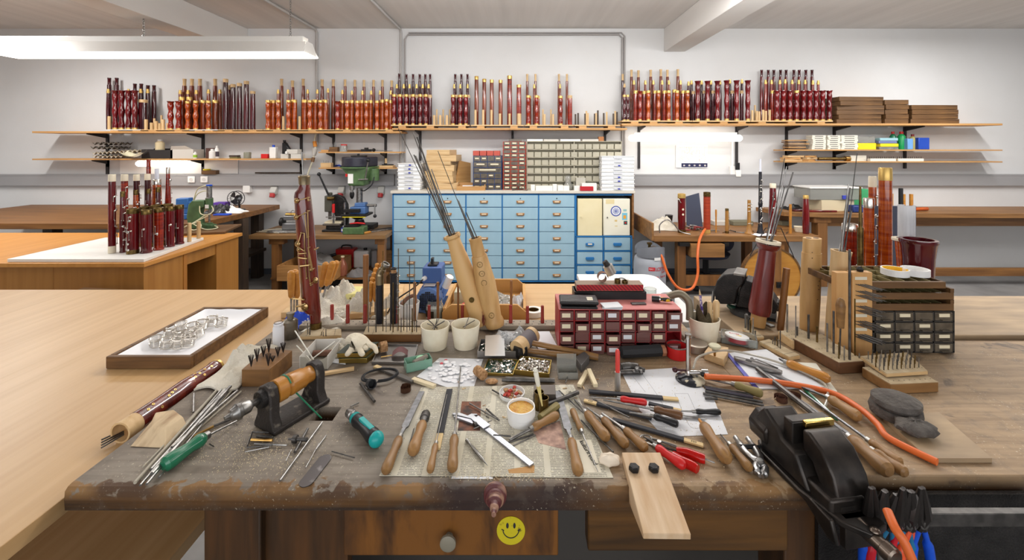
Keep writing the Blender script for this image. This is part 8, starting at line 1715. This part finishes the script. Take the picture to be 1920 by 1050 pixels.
for px,py,h_ in ((471,687,.026),(482,678,.03),(494,669,.026),(504,661,.034),(503,686,.028),(511,678,.013),(521,668,.022),(531,661,.024)):
 b_=G(px,py,.04)-t.location;m=M()
 for k in range(9):a=2*PI*k/9;m.cyl((b_.x,b_.y,.04),(b_.x+.006*math.cos(a),b_.y+.004*math.sin(a),.04+h_),.0009,n=5)
 obj('bristle_brush',m,mat('dark_bristle',(46,36,32),.8),t)
q0=G(588,694);t=T('cardboard_box','white open cardboard box with sticks and torn front edge','box',q0+Vector((0,0,.001)),(0,0,.05));CB=mat('white_grey_card',(214,210,202),.8);GC=mat('grey_inside_card',(168,162,148),.85)
obj('bottom',M().box(-.033,.033,0,.095,0,.001),GC,t);obj('front_wall',M().pr([(-.033,0),(.033,0),(.033,.032),(.02,.024),(-.01,.022),(-.02,.032),(-.033,.033)],0,.0012,RZM),GC,t)
obj('right_wall',M().box(.0332,.0344,0,.095,0,.034),CB,t);obj('left_wall',M().box(-.0344,-.0332,0,.095,0,.034),CB,t);obj('back_wall',M().box(-.033,.033,.094,.0952,0,.034),CB,t)
for a,b,lab in (((581,675),(553,620),'steep'),((569,672),(628,640),'right-leaning'),((575,678),(556,648),'short')):A=q0+Vector(((a[0]-588)*.0011,.02,.012));E=W(*b,q0.y+.06);solo('white_stick',M().cyl(A,E,.0016,n=8),mat('white_stick',(230,226,214),.5),'%s white stick in the open cardboard box' % lab,'stick')
solo('brown_sandpaper',M().cyl((-.03,0,0),(.03,.004,0),.008),SAND,'rolled brown sandpaper inside the open cardboard box','sandpaper',q0+Vector((0,.06,.012)))
l=G(522,648,.0);t=T('thread_spool','white cylinder spool of thread with wire loop beside the flask','spool',l+Vector((0,0,.001)));s=l.y/F;obj('thread',M().la([(0,9*s),(.006,9.6*s),(.05,9.6*s),(.054,8*s),(.06,8.6*s),(.062,7*s)],n=22),mat('white_thread',(226,226,230),.7),t);obj('wire_loop',M().tube([(.011*math.cos(a),.011*math.sin(a),.064) for a in [2*PI*k/16 for k in range(16)]],.0008,5,True),DSTEEL,t)
l=G(541,636,.0);t=T('oil_flask','dull tin oil flask with narrow neck behind the thread spool','flask',l+Vector((0,.01,.001)));obj('flask',M().la([(0,.019),(.002,.02),(.048,.02),(.053,.015),(.054,.0085),(.064,.0085),(.065,.011),(.072,.011)],n=26),mat('pewter',(146,138,124),.4,.7,c2=(120,112,98),sc=(30,30,30)),t)
slab('wood_strip','short pale wood strip stained along its side, right of the box','stick',(606,704),(664,694),8,.007,PALEX,.0005);slab('sanding_stick','grey flat slat with pale ends behind the coiled cable','stick',(703,689),(775,718),9,.005,mat('dark_slat',(92,86,80),.6),.0005,pale=(0,.16));slab('wooden_strip','cream square wooden strip left of the white pad sheet','stick',(774,714),(815,728),9,.007,mat('cream_wood',(222,206,170),.6),.0005)
for i,(h_,dx,lab) in enumerate(((.014,0,'lower flat gold tin with dark green lid'),(.013,-.004,'upper flat gold tin with dark green lid under the glove'))):
 q=G(673,672);t=T('gold_tin',lab,'tin',(q.x+dx,q.y,B+.001+.0145*i),(0,0,.03));obj('tin',M().pr([(-.042,-.028),(.03,-.028),(.046,.03),(-.03,.03)],0,h_-.001),mat('gold_tin'),t,bevel=.001);obj('lid',M().pr([(-.043,-.029),(.031,-.029),(.047,.031),(-.031,.031)],h_-.001,h_),mat('green_lid',(54,66,54),.3),t)
gl=G(668,655,.031);GLV=mat('leather_glove',(228,218,196),.8,c2=(214,202,178),sc=(20,20,20),bump=.3,bsc=120)
t=T('work_glove','cream leather work glove lying on the green-lidded gold tins','glove',gl);bm_=bpy.data.meshes.new('glove');ev,ee,rr=[],[],[]
def chain(pts,rs,root=None):
 k=len(ev);ev.extend(pts);rr.extend(rs)
 if root is not None:ee.append((root,k))
 for i in range(len(pts)-1):ee.append((k+i,k+i+1))
 return k
chain([(-.035,.025,.012),(-.015,.018,.022),(.002,.006,.022),(.012,-.004,.018)],[.014,.02,.021,.017])
chain([(-.004,-.022,.01),(-.008,-.036,.006),(-.008,-.043,.004)],[.009,.008,.006],3);chain([(.018,-.024,.01),(.028,-.036,.006),(.034,-.043,.005)],[.009,.008,.006],3)
chain([(.034,-.006,.016),(.052,-.012,.012),(.064,-.03,.004)],[.009,.008,.005],3);chain([(.03,-.016,.012),(.036,-.022,.01)],[.008,.007],3)
bm_.from_pydata([Vector(v) for v in ev],ee,[]);go=bpy.data.objects.new('leather',bm_);COL.objects.link(go);go.parent=t;sk=go.modifiers.new('skin','SKIN');bm_.materials.append(GLV)
for i,r_ in enumerate(rr):bm_.skin_vertices[0].data[i].radius=(r_,r_*.75)
bm_.skin_vertices[0].data[0].use_root=True;sb_=go.modifiers.new('sub','SUBSURF');sb_.levels=sb_.render_levels=2
rag('cotton_cloth',CLOTH,'cream cloth cuff lying behind the leather glove',G(640,655,.002),.07,.09,.03,61)
poly('paper_scrap','crumpled white paper left of the gold tins','paper',[(615,680),(648,684),(645,662),(625,664)],.002,PAPER)
tin('shallow grey metal tray with rounded corners right of the gold tins',[(697,683),(775,685),(784,650),(712,649)],.006,False,0,'metal_tray')
rod('round cork stopper lying on the grey metal tray',(713,662),(725,659),10,CORK,'cork_stopper','cork',.003)
l=G(750,666,.004);solo('sandpaper_piece',M().sheet(8,4,lambda u,v:((u-.5)*.04,(v-.5)*.03,.004+.012*math.sin(PI*u))),mat('mauve_sandpaper',(120,84,84),.9),'curved mauve sandpaper piece on the grey metal tray','sandpaper',l,.2)
rod('thin stick on the grey metal tray',(714,671),(738,667),1,BRASS,dz=.004)
GRC=mat('green_clear_plastic',(160,206,184),.15,trans=.55);q=G(785,690);t=T('green_box','open translucent green plastic box with eraser and rags','box',q+Vector((0,-.002,.001)),(0,0,.45));obj('box',M().box(-.032,.032,-.012,.022,0,.002).box(-.032,.032,-.012,-.0105,.002,.022).box(-.032,.032,.0205,.022,.002,.022).box(-.032,-.0305,-.0105,.0205,.002,.022).box(.0305,.032,-.0105,.0205,.002,.022),GRC,t)
solo('eraser',M().ball((0,0,0),.011,1.3,.8,.7),mat('mint_green',(176,226,186),.5),'mint green rounded eraser in the green plastic box','eraser',q+Vector((.004,.012,.018)));rod('grey cloth roll in the green plastic box',(776,686),(800,674),5,mat('grey_roll',(130,122,110),.9),'cloth_roll','cloth',.012)
for px,py,lab,yt in ((816,650,'left cream pot filled with small metal scraps',609),(873,648,'right cream pot with nearly empty inside',607)):
 l=G(px,py,.001);s=l.y/F;t=T('plastic_pot',lab,'pot',l,group='cream plastic pots');hp_=Z(yt,l.y)-B;obj('pot',M().cup(21*s,26.5*s,hp_,.0015,rim=.0008,n=34),CREAMP,t)
 for i in range(7 if px<850 else 2):a=i*1.3;solo('metal_scrap',M().tube([(0,0,0),(.02*math.cos(a),.02*math.sin(a),.012),(.034*math.cos(a),.03*math.sin(a),.02)],.0012,6),STEEL if i % 2 else DSTEEL,'bent metal rod sticking out of %s, %s one' % ('the left cream pot' if px<850 else 'the right cream pot',ORD[i]),'scrap',l+Vector((-.008*math.cos(a),-.008*math.sin(a),hp_*.82)),group='metal rods in the cream pots')
a_,b_=G(508,795,0),G(560,735,0);t=T('grinder_head','small black cast polishing head with wooden pulley and drill chuck','polishing head',G(527,790,.001),(0,0,rad(62)))
CI=mat('black_cast',(52,47,44),.5,.4,c2=(120,112,100),sc=(50,50,50),thr=(.62,.75),bump=.15,bsc=200);U=Matrix(((0,0,1,0),(1,0,0,0),(0,1,0,0),(0,0,0,1)))
obj('base',M().box(-.035,.09,-.034,.034,0,.01),CI,t,bevel=.003)
for x in (-.026,.076):obj('upright',M().pr([(-.034,.005),(.034,.005),(.022,.03),(.0225,.066),(.016,.084),(.0,.09),(-.016,.084),(-.0225,.066),(-.022,.03)],x-.01,x+.01,U),CI,t,bevel=.003)
obj('wooden_pulley',M().la([(0,.02),(.002,.023),(.02,.023),(.023,.019),(.026,.019),(.03,.022),(.062,.02),(.066,.017),(.082,.017)],(-.015,0,.066),(1,0,0),26),YELLH,t)
obj('bearing',M().la([(0,.017),(.01,.016),(.011,.012)],(-.036,0,.066),(-1,0,0),24),IRON,t);obj('spindle',M().cyl((-.046,0,.066),(-.07,0,.066),.006),DSTEEL,t)
obj('chuck',M().la([(0,.009),(.004,.012),(.018,.0125),(.02,.0145),(.026,.0145),(.028,.012),(.036,.009),(.038,.005),(.046,.003)],(-.06,0,.066),(-1,0,0),24),STEEL,t)
o=t.location;A=Vector((.008,.0,.086));bl=[Matrix.Rotation(rad(62),3,'Z') @ Vector((.008,.02*math.cos(q)*1.18,.066+.0242*math.sin(q))) for q in (2.6,2.0,1.4,.8,.2)]
hc=Vector(((hx0+hx1)/2-.008,(hy0+hy1)/2,B-.01))-o;solo('drive_belt',M().tube([bl[0],bl[1],bl[2],bl[3],bl[4] if False else bl[3]*.7+hc*.3,hc]if False else [bl[0],bl[1],bl[2],bl[3],hc],.0016,8),GREEN,'green drive belt running from the pulley down the square bench hole','belt',o)
l=G(712,712,.002);cp=[(-.012,-.022,.004),(-.045,-.01,.004),(-.05,.02,.004),(-.02,.045,.004),(.025,.045,.004),(.045,.02,.006),(.03,-.01,.005),(.0,-.022,.005)];cp=[(x*.85,y*.85,z) for x,y,z in cp]
t=T('coiled_cable','coiled black cable ending in a small black socket','cable',l);obj('cable',M().tube(spline(cp),.0022,8).tube(spline([(x*.93+.002,y*.95,z+.003) for x,y,z in cp]),.002,8),RUBBER,t);obj('socket',M().cup(.0105,.011,.018,.002,(-.014,-.026,.006),(.5,-.7,.3),n=8),RUBBER,t)
rod('steel twist drill lying beside the small black socket',(676,722),(702,756),2.6,DSTEEL,'drill_bit','drill bit',.001)
t=tool('screwdriver','short teal and black screwdriver with round teal end','screwdriver',(652,784),(665,797),(707,840),13,BLACK,('chuck',9),dz=.0005);hb=[c for c in t.children if c.name.startswith('handle')][0];L=G(707,840).xy;L=(L-G(665,797).xy).length;r=13*G(665,797).y/F
obj('teal_end',M().ball((-L*.97,0,0),r*1.02,.9,1,1,18),TEAL,t);obj('teal_collar',M().la([(.0,r*.85),(.012,r*.8),(.016,r*.6)],(-.012,0,0),(1,0,0),18),TEAL,t);obj('teal_inlay',M().box(-L*.8,-L*.3,-r*.35,r*.35,r*.6,r*1.0),TEAL,t,bevel=.001)
a,b=G(575,905),G(608,863);L=(b-a).length;w_=13*a.y/F;pts=[(w_*math.cos(q)*-1*0-w_*math.cos(q),w_*math.sin(q)) for q in []]
pts=[(-w_*math.sin(q),w_*math.cos(q)) for q in [PI*k/10 for k in range(11)]]+[(L+w_*math.sin(q),-w_*math.cos(q)) for q in [PI*k/10 for k in range(11)]]
solo('metal_plate',M().pr(pts,0,.0012),mat('blued_steel',(92,88,88),.3,.9,c2=(150,146,146),sc=(50,50,50),thr=(.6,.8)),'oval dark spring steel plate at the bench front left of centre','plate',a+Vector((0,0,.001)),math.atan2(b.y-a.y,b.x-a.x))
for i,(a,b,r,mt2) in enumerate((((474,812),(505,813),1.5,DSTEEL),((482,821),(512,824),2.4,DSTEEL),((471,828),(511,829),2.6,BRASS),((477,834),(538,837),1.4,STEEL),((463,841),(510,837),1.4,DSTEEL),((460,849),(505,840),1.2,STEEL),((464,838),(473,812),1.4,DSTEEL),((553,851),(577,807),2.6,DSTEEL),((525,904),(604,794),1.8,STEEL),((573,879),(598,833),1,STEEL),((592,845),(612,818),1.2,STEEL),((536,866),(546,845),.9,STEEL),((393,834),(401,839),1,DSTEEL),((622,848),(665,860),1,DSTEEL),((363,775),(364,740),1.6,STEEL),((408,771),(426,760),1,STEEL),((657,764),(673,757),1.4,STEEL),((888,806),(922,790),1,STEEL),((880,758),(936,790),1.3,STEEL),((912,769),(934,789),1.6,DSTEEL),((925,818),(958,820),1.4,DSTEEL),((776,806),(769,832),1.2,DSTEEL),((923,733),(958,753),1.4,DSTEEL),((1048,734),(1120,800),1.3,DSTEEL),((1010,770),(1084,740),4,DSTEEL),((1060,720),(1068,699),1,DSTEEL),((941,716),(1040,718),3,DSTEEL),((1112,750),(1180,785),1.4,STEEL),((1090,790),(1150,850),1.5,DSTEEL),((1230,826),(1340,870),1.4,STEEL))):
 rod('%s loose metal pin or rod on the bench at %s' % (('thin','short','bare')[i % 3],('the chuck foot, topmost','the chuck foot, second','the chuck foot, brass one','the chuck foot, fourth','the chuck foot, fifth','the chuck foot, lowest','the grinder base corner','the belt hole front, thick one','the oval plate, long one','the oval plate right side','the belt hole, near oval plate','the sawdust patch right','the green screwdriver tip','the teal screwdriver foot','the wood chunk back','the rod bundle middle','the drill bit left','the caliper head','the newspaper photo, long one','the newspaper photo, dark one','the scraper tip','the left chuck-headed handle','the cork lid left','the wide file tip','the brass cylinders front','the clear box right','the cork lid back','the 623 stick end','the fan of handles','the red handles')[i]),a,b,r,mt2,'metal_pin','metal pin',.0015 if i<17 else .003)
t=T('chuck_key','dark toothed chuck key lying right of the chuck','chuck key',G(553,823,.007));obj('gear',M().la([(-.005,.004),(-.004,.007),(.003,.007),(.004,.004)],(0,0,0),(-1,.1,0),12),DSTEEL,t);obj('shaft',M().cyl((.0,0,0),(.024,-.002,0),.0035).cyl((-.012,0,0),(-.003,0,0),.002),DSTEEL,t)
for px,py,lab in ((1102,700,'left leg'),(1109,690,'right leg')):pass
slab('wooden_peg','left one of two cream wooden pegs forming an arrow','peg',(1086,727),(1101,700),8,.008,mat('cream_wood'));slab('wooden_peg','right one of two cream wooden pegs forming an arrow','peg',(1117,727),(1104,697),8,.008,mat('cream_wood'),.0085)
rod('cork stopper lying left of the open gold tin',(894,703),(907,714),9,CORK,'cork_stopper','cork',.001);q=G(922,718,.001);solo('cork_piece',M().ball((0,0,.004),.014,1.1,.8,.3),CORK,'flat worn cork piece behind the white lid','cork',q)
rod('metal and black scriber lying behind the dark steel block',(948,713),(1040,716),3.2,STEEL,'scriber','tool',.001)
q=G(1143,868,.001);solo('shell_lump',M().ball((0,0,.006),.017,1.1,.8,.5,18,wob=lambda th,a:1+.08*math.sin(6*a)),mat('chalky_white',(230,216,196),.8),'white shell-like lump at the newspaper lower right corner','lump',q)
bits(40,'small_scrap','tiny cork or metal scrap scattered over the newspaper and bench centre','scrap','tiny scraps at bench centre',lambda i:(lambda q:(q.x,q.y,B+.0018))(G(rg.uniform(860,1150),rg.uniform(700,800))),[CORK,SILVER,DSTEEL,PALEW],(.0015,.0035),'pin')
m=M();r2=random.Random(8)
for i in range(2600):
 c=r2.choice(((480,850,60,26),(480,850,60,26),(400,800,80,40),(1120,720,90,30),(930,900,60,8),(640,780,160,60),(1300,790,120,50)));px,py=r2.gauss(c[0],c[2]),r2.gauss(c[1],c[3])
 if not (215<px<1500 and 690<py<903):continue
 q=G(px,py);
 if q.x<-.735 or (hx0-.005<q.x<hx1+.005 and hy0-.005<q.y<hy1+.005):continue
 k=r2.uniform(.0004,.0012);a=r2.uniform(0,3);dx,dy=k*math.cos(a),k*math.sin(a);z=B+.0018;m.add([(q.x-dx,q.y-dy,z),(q.x+dy*.5,q.y-dx*.5,z+k*.5),(q.x+dx,q.y+dy,z),(q.x-dy*.5,q.y+dx*.5,z+k*.3),(q.x,q.y,z-.0012)],[(0,1,2,3),(0,3,4),(3,2,4),(2,1,4),(1,0,4)])
solo('sawdust',m,mat('sawdust',(224,208,172),.9),'fine pale sawdust and brass filings sprinkled over the bench top','sawdust',kind='stuff')
# --- hanging pliers at lower right
t=T('pliers_rack','dark steel rack at lower right in which the pliers hang','rack',(0,0,0));obj('bar',M().box(.5,.86,.64,.652,B-.02,B+.0),DSTEEL,t,bevel=.001);obj('bracket',M().box(.56,.575,.652,.714,B-.03,B-.01),DSTEEL,t);obj('back_plate',M().box(.5,.86,.70,.708,.55,B-.02),IRON,t)
GRM=[mat('grip_red',(190,24,40),.35),mat('grip_blue',(18,80,200),.35),mat('grip_teal_blue',(30,110,150),.35),mat('grip_orange',(224,84,40),.35)]
for i,(px,py,mt2,dx,lab) in enumerate(((1640,905,GRM[1],0,'blue handles, nearest to the vise'),(1655,915,GRM[0],.004,'red handles, second from the vise'),(1676,910,GRM[2],.0,'teal-blue handles behind the hanging orange piece'),(1692,905,GRM[0],.006,'red handles right of the orange piece'),(1706,918,GRM[2],0,'blue-green handles, third from the right'),(1716,905,GRM[3],.01,'orange-red handles near picture edge'),(1733,912,GRM[1],0,'blue handles cut by the picture edge'))):
 p=W(px,py,.625);t=T('pliers','black-jawed pliers hanging in the rack, %s' % lab,'pliers',(p.x,.63,B-.004),(.12,.1*(i % 3-1),.4*(i % 2)),'pliers hanging at lower right')
 for s in (-1,1):obj('jaw',M().tube([(s*.002,0,.058-.006*(i % 3)),(s*.005,0,.03),(s*.007,0,.01),(s*-.004,0,-.012)],[.003+.0005*(i % 3),.0065,.008,.005],8),mat('plier_iron',(62,58,56),.35,.8),t);obj('grip',M().tube(spline([(s*.004,0,-.012),(s*.013,0,-.05),(s*.014,-.005,-.1),(s*.008,-.005,-.15)]),[.004]*6+[.0065]*14+[.005]*5,10),mt2,t)
 obj('rivet',M().cyl((0,-.006,.0),(0,.006,.0),.006,n=14),STEEL,t)
